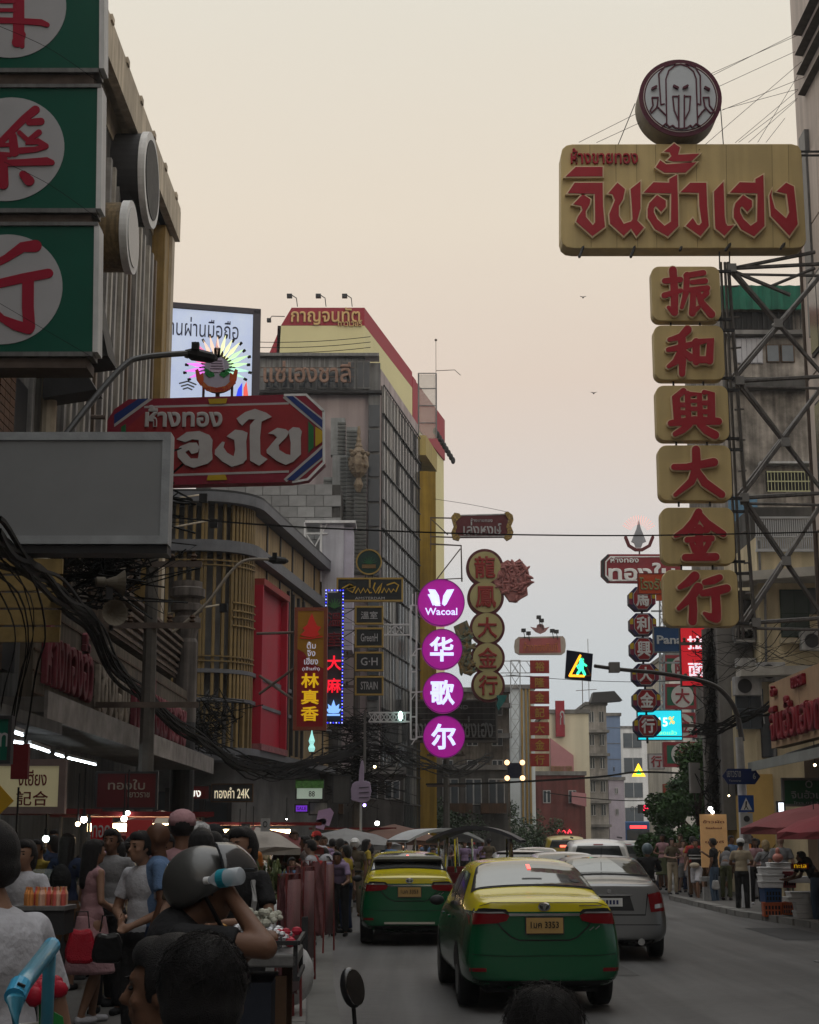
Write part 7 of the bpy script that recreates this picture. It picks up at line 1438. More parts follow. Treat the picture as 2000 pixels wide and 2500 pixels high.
for i in range(16): g_ = i * 2.4; r_ = .012 + i * .0028; q.ell((r_ * math.cos(g_), r_ * math.sin(g_) * .6, .004 * math.sin(i) + r_ * .4 * math.sin(g_)), (.026, .01, .022), 8, 5, Matrix.Rotation(-g_, 4, 'Y'))
q.obj('petals', mat('rose_red', (.38, .01, .03), .45, dirt=.3, scale=20), t, smooth=True); MB().prism([(.02, -.05), (.06, -.07), (.07, -.12), (.03, -.09)], 0, .004).obj('leaf', lf, t); MB().tube([(0, .01, -.03), (.01, .01, -.3)], .004, 5).obj('stem', lf, t)
MB().prism([(-.06, -.09), (.05, -.08), (.06, -.3), (-.07, -.3)], .02, .03).obj('white_paper', M['white'], t)
t = thing('motorcycle_mirror', 'oval black motorcycle mirror on a thin stem at bottom centre', 'mirror', tuple(P(868, 2520, 3.3))); o = t.location; c = P(858, 2412, 3.3) - o; Mx = Matrix.Rotation(R(-12), 4, 'Y') @ Matrix.Rotation(R(35), 4, 'Z')
MB().ell(tuple(c), (.024, .016, .040), 20, 12, Mx).obj('shell', mat('mirror_black', (.012, .012, .014), .3, dirt=0, coat=.5), t, smooth=True)
q = MB(); q.lathe([(.0325, -.0012), (.0325, .0012)], 24, (0, 0, 0), Matrix.Rotation(R(90), 4, 'X')); q.v = [tuple(Mx @ Vector((v[0] * .62, v[1] - .0155, v[2] * 1.08)) + c) for v in q.v]; q.obj('glass', mat('mirror_glass', (.6, .6, .6), .03, metal=1, dirt=0), t)
MB().tube([(0, 0, -.3), (0, 0, 0), tuple(c + Vector((.004, .002, -.03)))], .0045, 8).obj('stem', M['black'], t); MB().tube([(-.12, .05, -.31), (.3, .0, -.3)], .012, 8).obj('handlebar', M['black'], t)
# == vehicles
from mathutils.bvhtree import BVHTree
def evalmesh(v, f, mods, name):
 m = bpy.data.meshes.new(name); m.from_pydata([tuple(a) for a in v], [], f); m.update(); o = bpy.data.objects.new(name, m); SC.collection.objects.link(o)
 for ty, kw in mods:
  md = o.modifiers.new(ty, ty)
  for k, x in kw.items(): setattr(md, k, x)
 e_ = o.evaluated_get(bpy.context.evaluated_depsgraph_get()); r = bpy.data.meshes.new_from_object(e_)
 bpy.data.objects.remove(o); bpy.data.meshes.remove(m); r.name = name; r.materials.clear(); r.shade_smooth(); return r
def paint(name, lo, hi=None, z=1.0, metal=0., rough=.28, slope=0.):
 if name in MATS: return MATS[name]
 m = mat(name, lo, rough, metal, dirt=.08, scale=2, bump=0, coat=.45)
 t = m.node_tree; b = t.nodes['Principled BSDF']; b.inputs['Coat Roughness'].default_value = .08
 if hi:
  N = t.nodes.new; tc = N('ShaderNodeTexCoord'); sx = N('ShaderNodeSeparateXYZ'); t.links.new(tc.outputs['Object'], sx.inputs[0]); c = N('ShaderNodeMath'); c.operation = 'MULTIPLY_ADD'; c.inputs[1].default_value = slope; t.links.new(sx.outputs[1], c.inputs[0]); t.links.new(sx.outputs[2], c.inputs[2])
  g = N('ShaderNodeMath'); g.operation = 'GREATER_THAN'; g.inputs[1].default_value = z; t.links.new(c.outputs[0], g.inputs[0]); mx = N('ShaderNodeMix'); mx.data_type = 'RGBA'; t.links.new(g.outputs[0], mx.inputs[0]); mx.inputs[6].default_value = tuple(lo) + (1,); mx.inputs[7].default_value = tuple(hi) + (1,); t.links.new(mx.outputs[2], b.inputs['Base Color'])
 return m
SED = [(0, .66, .34, .76, .62, .74, .98, .64, 1.07, 1.09), (.06, .78, .25, .86, .60, .80, 1.0, .68, 1.11, 1.13), (.4, .82, .22, .90, .60, .84, 1.01, .70, 1.13, 1.16), (.72, .82, .2, .90, .62, .85, 1.0, .70, 1.15, 1.19), (1.2, .82, .2, .90, .62, .86, 1.0, .62, 1.38, 1.43),
       (1.7, .82, .2, .90, .62, .86, .99, .60, 1.47, 1.52), (2.4, .82, .2, .90, .62, .86, .98, .61, 1.48, 1.53), (3.0, .82, .2, .90, .62, .86, .97, .62, 1.38, 1.43), (3.5, .82, .2, .90, .62, .85, .96, .70, 1.04, 1.09), (4.2, .80, .22, .88, .6, .82, .9, .66, .93, .97), (4.55, .74, .26, .8, .55, .72, .74, .55, .78, .8), (4.62, .6, .3, .66, .5, .6, .65, .5, .68, .7)]
SUV = [(0, .70, .38, .80, .7, .78, 1.05, .62, 1.5, 1.53), (.08, .80, .3, .88, .7, .84, 1.08, .66, 1.58, 1.62), (.4, .84, .26, .92, .7, .87, 1.08, .70, 1.64, 1.69), (1.5, .84, .25, .93, .7, .88, 1.07, .72, 1.68, 1.74), (2.6, .84, .25, .93, .7, .88, 1.06, .72, 1.64, 1.70), (3.2, .84, .25, .92, .7, .87, 1.05, .74, 1.25, 1.3), (3.6, .84, .25, .92, .7, .86, 1.02, .74, 1.1, 1.14), (4.4, .8, .3, .86, .65, .8, .9, .66, .95, 1.0), (4.6, .7, .35, .74, .6, .7, .8, .55, .82, .85)]
def car_proto(name, label, cat, S, W, H, pm, rear, side=True, lights=None, group=None, L_=None):
 "body by lofting stations along local y (0 = rear bumper); rear details are projected on the body"
 v = []; f = []; K = 9
 for y, wb, zb, w, zm, wB, zB, wt, zt, zc in S:
  half = [(0, zb), (wb, zb), (w, (zb + zm) / 2), (w, zm), (wB, zB), (wt + (wB - wt) * .12, zt - (zt - zB) * .12), (wt, zt), (0, zc)]
  ring = half + [(-x, z) for x, z in half[-2:0:-1]]; n = len(ring); v += [(x, y, z) for x, z in ring]
 for i in range(len(S) - 1):
  for k in range(n): a = i * n; f.append((a + k, a + n + k, a + n + (k + 1) % n, a + (k + 1) % n))
 f += [(k, k + 1, n - k - 1, n - k) if k else (0, 1, n - 1) for k in range(0, n // 2)]
 q_ = (len(S) - 1) * n; f += [tuple(q_ + j for j in ((n - k, n - k - 1, k + 1, k) if k else (n - 1, 1, 0))) for k in range(0, n // 2)]
 f = [tuple(dict.fromkeys(g)) for g in f]
 me = evalmesh(v, f, [('SUBSURF', dict(levels=2, render_levels=2))], 'body')
 xs = [p.co.x for p in me.vertices]; zs = [p.co.z for p in me.vertices]; kx = W / (max(xs) - min(xs)); z0 = min(zs); kz = (H - .19) / (max(zs) - z0); y0 = min(p.co.y for p in me.vertices)
 for p in me.vertices: p.co.x *= kx; p.co.z = .19 + (p.co.z - z0) * kz; p.co.y -= y0
 t = thing(name, label, cat, group=group); mk('body', me, pm, t)
 bv = BVHTree.FromPolygons([p.co.copy() for p in me.vertices], [tuple(p.vertices) for p in me.polygons])
 def decal(nm, polys, m, off=.008, ax='y', cuts=3, par=None, sgn=1, smooth=True):
  vv = []; ff = []
  for poly in polys:
   bm = bmesh.new(); bm.faces.new([bm.verts.new((a, b, 0)) for a, b in poly]); bmesh.ops.triangulate(bm, faces=bm.faces)
   for _ in range(cuts):
    bmesh.ops.subdivide_edges(bm, edges=[e for e in bm.edges if e.calc_length() > .05], cuts=1); bmesh.ops.triangulate(bm, faces=bm.faces)
   b0 = len(vv)
   for q in bm.verts:
    if ax == 'z': o_, dr = Vector((q.co.x, q.co.y, 3)), Vector((0, 0, -1))
    elif ax == 'y': o_, dr = Vector((q.co.x, -1, q.co.y)), Vector((0, 1, 0))
    else: o_, dr = Vector((sgn * 2, q.co.x, q.co.y)), Vector((-sgn, 0, 0))
    h = bv.ray_cast(o_, dr)[0]
    if h is None: h = bv.find_nearest(o_ + dr * (1.2 if ax == 'y' else 1.2))[0]
    vv.append(h - dr * off)
   bm.verts.index_update(); bm.faces.index_update()
   for fc in bm.faces:
    ids = [b0 + l.index for l in fc.verts]; nn = (vv[ids[1]] - vv[ids[0]]).cross(vv[ids[2]] - vv[ids[0]]); ff.append(ids if nn.dot(dr) < 0 else ids[::-1])
   bm.free()
  q = MB(); q.add(vv, ff); o_ = q.obj(nm, m, par or t, smooth=smooth)
  return o_
 rear(t, decal, W, H)
 if side:
  gz0, gz1 = .985 * H / 1.5, 1.33 * H / 1.5
  for sg in (1, -1):
   g0 = [(1.0, gz0 + .03), (1.45, gz1), (2.0, gz1 + .03), (2.0, gz0)] if S is SED else [(.35, gz0 + .1), (.5, gz1), (1.9, gz1 + .02), (1.9, gz0 + .05)]
   g1 = [(2.06, gz0), (2.06, gz1 + .03), (2.7, gz1 - .02), (3.15, gz0 + .02)] if S is SED else [(2.0, gz0 + .05), (2.0, gz1 + .02), (2.75, gz1 - .04), (3.1, gz0 + .1)]
   for g_ in (g0, g1): decal('side_window', [g_], M['glass'], .006, 'x', 3, sgn=sg)
   decal('door_line', [brush([(2.03, .35), (2.03, gz0)], .012, 2), brush([(.95, gz0 - .1), (1.1, .42), (1.3, .38)], .012, 2)], M['black'], .004, 'x', 2, sgn=sg)
   decal('wheel_arch', [[(y_ + .37 * math.cos(R(a)), .31 + .37 * math.sin(R(a))) for a in range(-10, 191, 20)] for y_ in (.95, 3.62)], M['black'], .004, 'x', 3, sgn=sg)
   q = MB().ell((sg * (W / 2 + .06), 2.95, 1.0 * H / 1.5), (.09, .05, .06), 12, 8); q.obj('wing_mirror', M['dark'], t, smooth=True)
   q = MB().box(sg * (W / 2 - .01), sg * (W / 2 + .02), 1.75, 1.92, .88, .905).box(sg * (W / 2 - .01), sg * (W / 2 + .02), 2.6, 2.77, .88, .905).obj('door_handle', pm, t)
 for y_ in (.95, 3.62):
  for sg in (1, -1):
   wx = sg * (W / 2 - .12); Mx = Matrix.Rotation(R(90), 4, 'Y')
   wh = MB().lathe([(.2, -.105), (.28, -.108), (.31, -.09), (.318, 0), (.31, .09), (.28, .108), (.2, .105)], 24, (wx, y_, .318), Mx).obj('wheel', M['black'], t, smooth=True)
   q = MB().lathe([(.19, 0), (.2, .012), (.06, .02)], 16, (wx + sg * .1, y_, .318), Matrix.Rotation(R(90 * sg), 4, 'Y')); mk('rim', q.mesh('rim'), M['steel'], wh)
 MB().box(-W / 2 + .25, W / 2 - .25, .25, 4.2, .2, .32).obj('underbody', M['black'], t)
 return t
rg = mat('rear_glass', (.24, .25, .25), .06, metal=.75, dirt=.05, scale=2, bump=0); rglass = mat('rear_glass_dark', (.05, .055, .055), .05, metal=.2, dirt=0)
chrome = mat('chrome', (.55, .55, .55), .12, metal=1, dirt=0); tl = mat('tail_red', (.15, .002, .005), .3, dirt=0); tlc = mat('tail_clear', (.35, .34, .34), .15, metal=.5, dirt=0); silv = paint('silver_paint', (.21, .215, .22), metal=.75, rough=.34)
def mir(p): return [(-x, z) for x, z in p][::-1]
def rear_taxi(t, D, W, H):
 gl_ = [(-.63, .80), (.63, .80), (.65, .84), (.53, 1.44), (.47, 1.52), (-.47, 1.52), (-.53, 1.44), (-.65, .84)]
 D('rear_window_seal', [inflate(gl_, .03)], M['black'], .006, 'z', cuts=5); D('rear_window', [gl_], rg, .012, 'z', cuts=5)
 LT = [(.36, .975), (.39, .925), (.50, .90), (.80, .885), (.83, .94), (.80, 1.0), (.40, .995)]
 UP = [(.34, .985), (.40, 1.04), (.62, 1.052), (.80, 1.035), (.81, 1.005), (.36, .998)]
 for s_ in (0, 1):
  a, b = (LT, UP) if s_ == 0 else (mir(LT), mir(UP)); D('tail_light', [a], tl, .02, cuts=4); D('tail_lamp_housing', [b], M['black'], .018, cuts=4)
  c_ = [(.40, 1.0), (.43, 1.015), (.8, 1.012), (.80, 1.0)]; D('lamp_clear_strip', [c_ if s_ == 0 else mir(c_)], tlc, .028, cuts=4)
  r_ = [(.60, .42), (.77, .42), (.77, .455), (.60, .455)]; D('reflector', [r_ if s_ == 0 else mir(r_)], tl, .01, cuts=2)
 D('chrome_strip', [[(-.36, .972), (.36, .972), (.37, .998), (-.37, .998)]], chrome, .022, cuts=4)
 q = brush([(-.52, .97), (-.45, .86), (-.34, .76), (-.26, .73), (.26, .73), (.34, .76), (.45, .86), (.52, .97)], .014, 2); D('boot_line', [q], M['black'], .004, cuts=4)
 D('boot_line', [brush([(-.66, 1.07), (-.55, 1.105), (.55, 1.105), (.66, 1.07)], .008, 2)], mat('seam_olive', (.12, .1, .01), .6), .004, cuts=4)
 D('bumper_line', [brush([(-.86, .60), (-.5, .575), (.5, .575), (.86, .60)], .008, 2)], mat('seam_green', (.002, .02, .01), .6), .004, cuts=4)
 D('lower_bumper', [[(-.7, .2), (.7, .2), (.74, .34), (.6, .33), (-.6, .33), (-.74, .34)]], M['black'], .008, cuts=4)
 D('number_plate', [[(-.19, .80), (.19, .80), (.19, .955), (-.19, .955)]], mat('plate_ochre', (.42, .27, .10), .5, dirt=.2, scale=6), .03, cuts=3)
 D('plate_frame', [inflate([(-.19, .80), (.19, .80), (.19, .955), (-.19, .955)], .012)], M['dark'], .022, cuts=3)
 D('badge', [[(.065 * math.cos(i * .3927), 1.065 + .045 * math.sin(i * .3927)) for i in range(16)]], chrome, .016, cuts=2)
 for p in ([(.05 * math.cos(i * .4488), 1.065 + .032 * math.sin(i * .4488)) for i in range(14)],): D('badge_gap', [p], M['dark'], .019, cuts=2)
 D('badge_mark', [[(.016 * math.cos(i * .6283), 1.065 + .035 * math.sin(i * .6283)) for i in range(10)], [(.04 * math.cos(i * .6283), 1.078 + .011 * math.sin(i * .6283)) for i in range(10)]], chrome, .023, cuts=1)
 D('lettering', [[(.36, 1.068), (.6, 1.070), (.6, 1.078), (.36, 1.076)]], chrome, .012, cuts=3)
 D('lettering', [brush([(.47, .83), (.51, .86)], .01), brush([(.53, .84), (.57, .87)], .01)], M['steel'], .008, cuts=1)
 D('brake_lamp', [[(-.02, 1.15), (.02, 1.15), (.018, 1.3), (-.02, 1.3)]], emis('brake_glow', (1, .12, .1), 2.2), .02, 'z', cuts=1)
 D('wiper_mark', [brush([(-.1, .93), (.1, .93)], .02)], M['dark'], .018, 'z', cuts=2); D('window_sticker', [[(.40, .92), (.47, .96), (.54, .92), (.47, .88)]], M['dark'], .018, 'z', cuts=2)
 y = -.03; v_ = [c for c in kids(t) if c.name.startswith('number_plate')][0].data.vertices[0].co.y
 text(t, '1มค 3353', 0, .885, .29, .065, M['black'], v_ - .004, .004, .01, 'plate_number')
taxi = car_proto('taxi', 'yellow and green taxi nearest the viewer, centre right lane', 'taxi', SED, 1.66, 1.54, paint('taxi_paint', (.0, .075, .026), (.56, .47, .005), 1.015, rough=.25), rear_taxi, group='yellow and green taxis')
taxi.location = (P(1336, 2300, 16.6).x, 16.9, .002); taxi.rotation_euler = (0, 0, R(3.2))
def rear_taxi2(t): pass
k_ = copy_tree(taxi, loc=(P(1000, 2200, 27.3).x, 27.4, .002), rz=R(1.5), label='yellow and green taxi with roof spoiler, farther one in the left lane')
MB().prism([(-.56, 1.395), (.56, 1.395), (.60, 1.36), (.6, 1.42), (.5, 1.46), (-.5, 1.46), (-.6, 1.42), (-.6, 1.36)], .9, 1.35).obj('roof_spoiler', mat('spoiler_grey', (.35, .35, .34), .2, metal=.4), k_, bev=.01)
MB().box(-.57, .57, 0.88, 1.3, 1.365, 1.39).obj('spoiler_underside', M['black'], k_)
MB().box(-.42, .42, -.06, .0, .36, .39).obj('bumper_strip', mat('strip_pale', (.45, .42, .36), .4), k_)
def rear_city(t, D, W, H):
 gl_ = [(-.62, .80), (.62, .80), (.64, .84), (.52, 1.44), (.46, 1.52), (-.46, 1.52), (-.52, 1.44), (-.64, .84)]
 D('rear_window_seal', [inflate(gl_, .03)], M['black'], .006, 'z', cuts=5); D('rear_window', [gl_], rglass, .012, 'z', cuts=5)
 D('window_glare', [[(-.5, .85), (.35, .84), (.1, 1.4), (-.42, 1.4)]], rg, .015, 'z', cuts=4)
 LT = [(.60, .70), (.84, .72), (.86, 1.0), (.70, .985), (.56, .95)]
 for a in (LT, mir(LT)): D('tail_light', [a], tl, .02, cuts=4)
 for a in ([(.66, .75), (.8, .77), (.8, .83), (.66, .81)],): D('lamp_clear_strip', [a], tlc, .028, cuts=3); D('lamp_clear_strip', [mir(a)], tlc, .028, cuts=3)
 D('plate_recess', [[(-.36, .72), (.36, .72), (.30, .93), (-.30, .93)]], M['dark'], .006, cuts=3); D('number_plate', [[(-.19, .78), (.19, .78), (.19, .90), (-.19, .90)]], M['white'], .02, cuts=2); D('plate_number', [[(-.15 + k * .05, .81), (-.12 + k * .05, .81), (-.12 + k * .05, .87), (-.15 + k * .05, .87)] for k in range(6)], mat('plate_blue', (.02, .03, .12)), .026, cuts=1)
 D('chrome_strip', [[(-.33, .93), (.33, .93), (.33, .955), (-.33, .955)]], chrome, .02, cuts=3); D('badge', [[(.03 * math.cos(i * .7854), 1.0 + .03 * math.sin(i * .7854)) for i in range(8)]], chrome, .012, cuts=1)
 D('boot_line', [brush([(-.56, .96), (-.52, .66), (.52, .66), (.56, .96)], .018, 2)], M['black'], .004, cuts=4); D('bumper_line', [brush([(-.84, .52), (.84, .52)], .012, 2)], M['dark'], .004, cuts=4); D('lower_bumper', [[(-.7, .2), (.7, .2), (.74, .31), (-.74, .31)]], M['black'], .008, cuts=4)
city = car_proto('sedan_car', 'silver sedan with red tail lights right of the nearest taxi', 'car', SED, 1.74, 1.50, silv, rear_city)
city.location = (P(1488, 2200, 24).x, 24, .002); city.rotation_euler = (0, 0, R(-2))
vv_ = MB().tube([(0, 1.3, 1.47), (.0, 1.22, 1.62)], .006, 4).obj('aerial', M['black'], city); MB().lathe([(.05, -.05), (.05, .05)], 10, (.45, .02, .28), Matrix.Rotation(R(90), 4, 'X')).obj('exhaust', chrome, city)
whp = paint('white_paint_car', (.62, .62, .61))
def rear_plain(t, D, W, H):
 s_ = H / 1.5
 if H < 1.6: D('rear_window', [[(-.62, .82), (.62, .82), (.50, 1.5), (-.50, 1.5)]], rglass, .012, 'z', cuts=4)
 else: D('rear_window', [[(-.62, 1.1 * s_), (.62, 1.1 * s_), (.52, 1.35 * s_), (-.52, 1.35 * s_)]], rglass, .012, cuts=4)
 LT = [(.62, .75 * s_), (.82, .77 * s_), (.82, 1.0 * s_), (.66, .97 * s_)]
 for a in (LT, mir(LT)): D('tail_light', [a], tl, .02, cuts=3)
 D('number_plate', [[(-.17, .72), (.17, .72), (.17, .83), (-.17, .83)]], M['dwhite'], .02, cuts=2); D('lower_bumper', [[(-.7, .2), (.7, .2), (.74, .33), (-.74, .33)]], M['black'], .008, cuts=3)
 D('brake_lamp', [[(-.12, 1.37 * s_), (.12, 1.37 * s_), (.12, 1.39 * s_), (-.12, 1.39 * s_)]], tl, .016, cuts=2)
wc = car_proto('sedan_car', 'white sedan half hidden between nearest taxi and silver sedan', 'car', SED, 1.74, 1.50, whp, rear_plain)
wc.location = (P(1405, 2150, 30).x, 30.5, .002)
def place(src, px, d, lb, rz=0, mt=None, sc=None):
 c = copy_tree(src, loc=(P(px, 2100, d).x, d, .002), rz=R(rz), label=lb, scale=sc)
 if mt:
  for b in kids(c):
   if b.name.startswith('body'): b.data = b.data.copy(); b.data.materials.clear(); b.data.materials.append(mt)
 return c
c = place(wc, 1288, 35, 'white hatchback with dark rear spoiler in front of the nearest taxi', 0); MB().box(-.6, .6, .75, 1.15, 1.41, 1.46).obj('spoiler', M['black'], c)
place(wc, 1315, 48, 'white car farther ahead between the yellow van and the hatchback', -2)
suv = car_proto('suv_car', 'white sport utility car with dark rear window in the middle lane', 'car', SUV, 1.85, 1.75, whp, rear_plain); suv.location = (P(1462, 2100, 41).x, 41, .002); suv.rotation_euler = (0, 0, R(-4))
MB().tube([(-.62, .6, 1.77), (-.62, 2.4, 1.79)], .02, 5).tube([(.62, .6, 1.77), (.62, 2.4, 1.79)], .02, 5).obj('roof_rails', M['black'], suv)
place(suv, 1535, 56, 'silver sport utility car right of the white one, partly hidden', -6, silv, .97)
van = place(suv, 1382, 68, 'yellow taxi van with glowing red brake lamp far ahead', -4, paint('van_yellow', (.42, .33, .05)), 1.08); MB().box(-.22, .22, -.04, .02, 1.3, 1.38).obj('brake_lamp', emis('brake_glow2', (1, .15, .08), 2.5), van)
place(wc, 1572, 90, 'tiny far car with pink red brake glow before the bus', -6, silv); fc_ = [o for o in PEND if o.get('label', '').startswith('tiny far car')][0]; MB().box(-.7, .7, -.06, -.02, .9, 1.0).obj('brake_lamp', emis('brake_glow2', (1, .15, .08), 2.5), fc_)
bx = P(1562, 2020, 128).x; t = thing('city_bus', 'blue city bus with red route lights far ahead', 'bus', (bx, 128, .35), R(-10)); bb = mat('bus_blue', (.03, .09, .22), .4, dirt=.2)
MB().box(-1.25, 1.25, 0, 10, 0, 2.75).obj('body', bb, t, bev=.12); MB().box(-1.0, 1.0, -.03, -.001, 1.2, 2.1).obj('rear_window', M['glass'], t)
MB().box(-.75, .55, -.05, -.031, 2.2, 2.42).obj('route_display', emis('bus_red', (1, .05, .05), 2), t); MB().box(-.3, .5, -.05, -.001, .9, 1.05).obj('tail_light', emis('bus_red', (1, .05, .05), 2), t)
for sx in (-1, 1):
 for y in (1.8, 7.5): MB().lathe([(.45, -.15), (.45, .15)], 16, (sx * 1.05, y, .1), Matrix.Rotation(R(90), 4, 'Y')).obj('wheel', M['black'], t)
def tuktuk(px, d, label, rz, roofm):
 t = thing('tuk_tuk', label, 'tuk tuk', (P(px, 2150, d).x, d, .002), rz); body = mat('tuk_body', (.18, .15, .17), .45, dirt=.4, scale=5, col2=(.32, .3, .33))
 MB().prism([(-.66, .35), (.66, .35), (.7, .95), (-.7, .95)], 0, .12).obj('rear_panel', body, t, bev=.03); MB().box(-.68, .68, .12, 2.4, .3, .5).obj('floor', M['dark'], t)
 for s_ in (-1, 1): MB().box(s_ * .66, s_ * .7, .1, 1.5, .5, .88).obj('side_panel', mat('tuk_red', (.25, .03, .03), .4), t)
 MB().box(-.6, .6, .25, .75, .5, .75).box(-.6, .6, .15, .27, .75, 1.15).obj('seat', M['dred'], t, bev=.04); q = MB()
 for s_ in (-1, 1): q.tube([(s_ * .66, .1, .9), (s_ * .64, .05, 1.75)], .025, 5).tube([(s_ * .66, 1.5, .85), (s_ * .6, 1.5, 1.78)], .025, 5).tube([(s_ * .5, 2.3, .5), (s_ * .5, 2.1, 1.75)], .025, 5)
 q.obj('posts', chrome, t); q = MB(); n = 10; vv = []; ff = []
 for j in range(2):
  for i in range(n + 1):
   a = -1 + 2 * i / n; vv += [(a * .85, -.25 + j * 2.9, 1.72 + .26 * (1 - a * a)), (a * .85, -.25 + j * 2.9, 1.67 + .24 * (1 - a * a))]
 m_ = 2 * (n + 1)
 for i in range(n): a = 2 * i; ff += [(a, a + 2, a + 2 + m_, a + m_), (a + 1, a + 1 + m_, a + 3 + m_, a + 3), (a, a + 1, a + 3, a + 2), (a + m_, a + 2 + m_, a + 3 + m_, a + 1 + m_)]
 q.add(vv, ff); q.obj('roof', roofm, t, smooth=False)
 for x, y in ((-.55, .6), (.55, .6), (0, 2.4)): MB().lathe([(.24, -.06), (.24, .06)], 16, (x, y, .24), Matrix.Rotation(R(90), 4, 'Y')).obj('wheel', M['black'], t)
 for s_ in (-1, 1): MB().box(s_ * .5, s_ * .62, -.03, -.001, .55, .7).obj('tail_light', tl, t)
 text(t, 'TAXI', 0, .78, .5, .16, M['dwhite'], -.001, .01, .01); return t
tuktuk(1158, 29.5, 'tuk tuk with dark curved roof between the two taxis', R(-6), mat('tuk_roof', (.05, .05, .06), .5, dirt=.3)); tuktuk(1085, 36, 'tuk tuk with white edged roof behind the farther taxi', R(10), mat('tuk_roof_white', (.45, .47, .48), .5, dirt=.2))
def moto(px, d, label, rz, col, face=1):
 t = thing('motorcycle', label, 'motorcycle', (P(px, 2150, d).x, d, .002), rz, 'motorcycles in the street'); pm = paint('moto_%d' % int(col[0] * 100 + col[2] * 10), col)
 for y in (-.62, .62):
  w_ = MB().lathe([(.22, -.04), (.29, -.045), (.3, 0), (.29, .045), (.22, .04)], 20, (0, y, .3), Matrix.Rotation(R(90), 4, 'Y')).obj('wheel', M['black'], t); mk('rim', MB().lathe([(.1, -.03), (.1, .03)], 10, (0, y, .3), Matrix.Rotation(R(90), 4, 'Y')).mesh('rim'), M['steel'], w_)
 MB().ell((0, -.4, .68), (.13, .38, .13), 12, 8).ell((0, .15, .5), (.12, .32, .17), 12, 8).obj('body', pm, t, smooth=True); MB().ell((0, -.25, .82), (.14, .42, .06), 12, 6).obj('seat', M['black'], t, smooth=True)
 MB().ell((0, .5, .85), (.17, .1, .2), 12, 8).obj('front_cowl', pm, t, smooth=True); MB().tube([(0, .62, .3), (0, .45, .95)], .04, 6).tube([(-.33, .38, 1.03), (0, .46, 1.0), (.33, .38, 1.03)], .018, 6).obj('fork_and_handlebar', M['dark'], t)
 MB().box(-.08, .08, -.8, -.77, .62, .72).obj('tail_light', tl, t); MB().box(-.1, .1, -.78, -.76, .42, .56).obj('number_plate', M['dwhite'], t); MB().tube([(.12, -.1, .3), (.14, -.7, .38)], .04, 8).obj('exhaust', chrome, t)
 for s_ in (-1, 1): MB().tube([(s_ * .25, .4, 1.03), (s_ * .3, .38, 1.2)], .008, 4).ell((s_ * .32, .38, 1.23), (.06, .015, .04), 8, 5).obj('mirror', M['black'], t)
 return t
moto(830, 32, 'black and red motorcycle parked nose outward behind the pink racks', R(170), (.25, .02, .02)); moto(1583, 37, 'dark motorcycle under the rider with blue grey helmet', 0, (.02, .02, .03))
moto(795, 34.5, 'second parked motorcycle beside the pink racks', R(160), (.02, .02, .03))
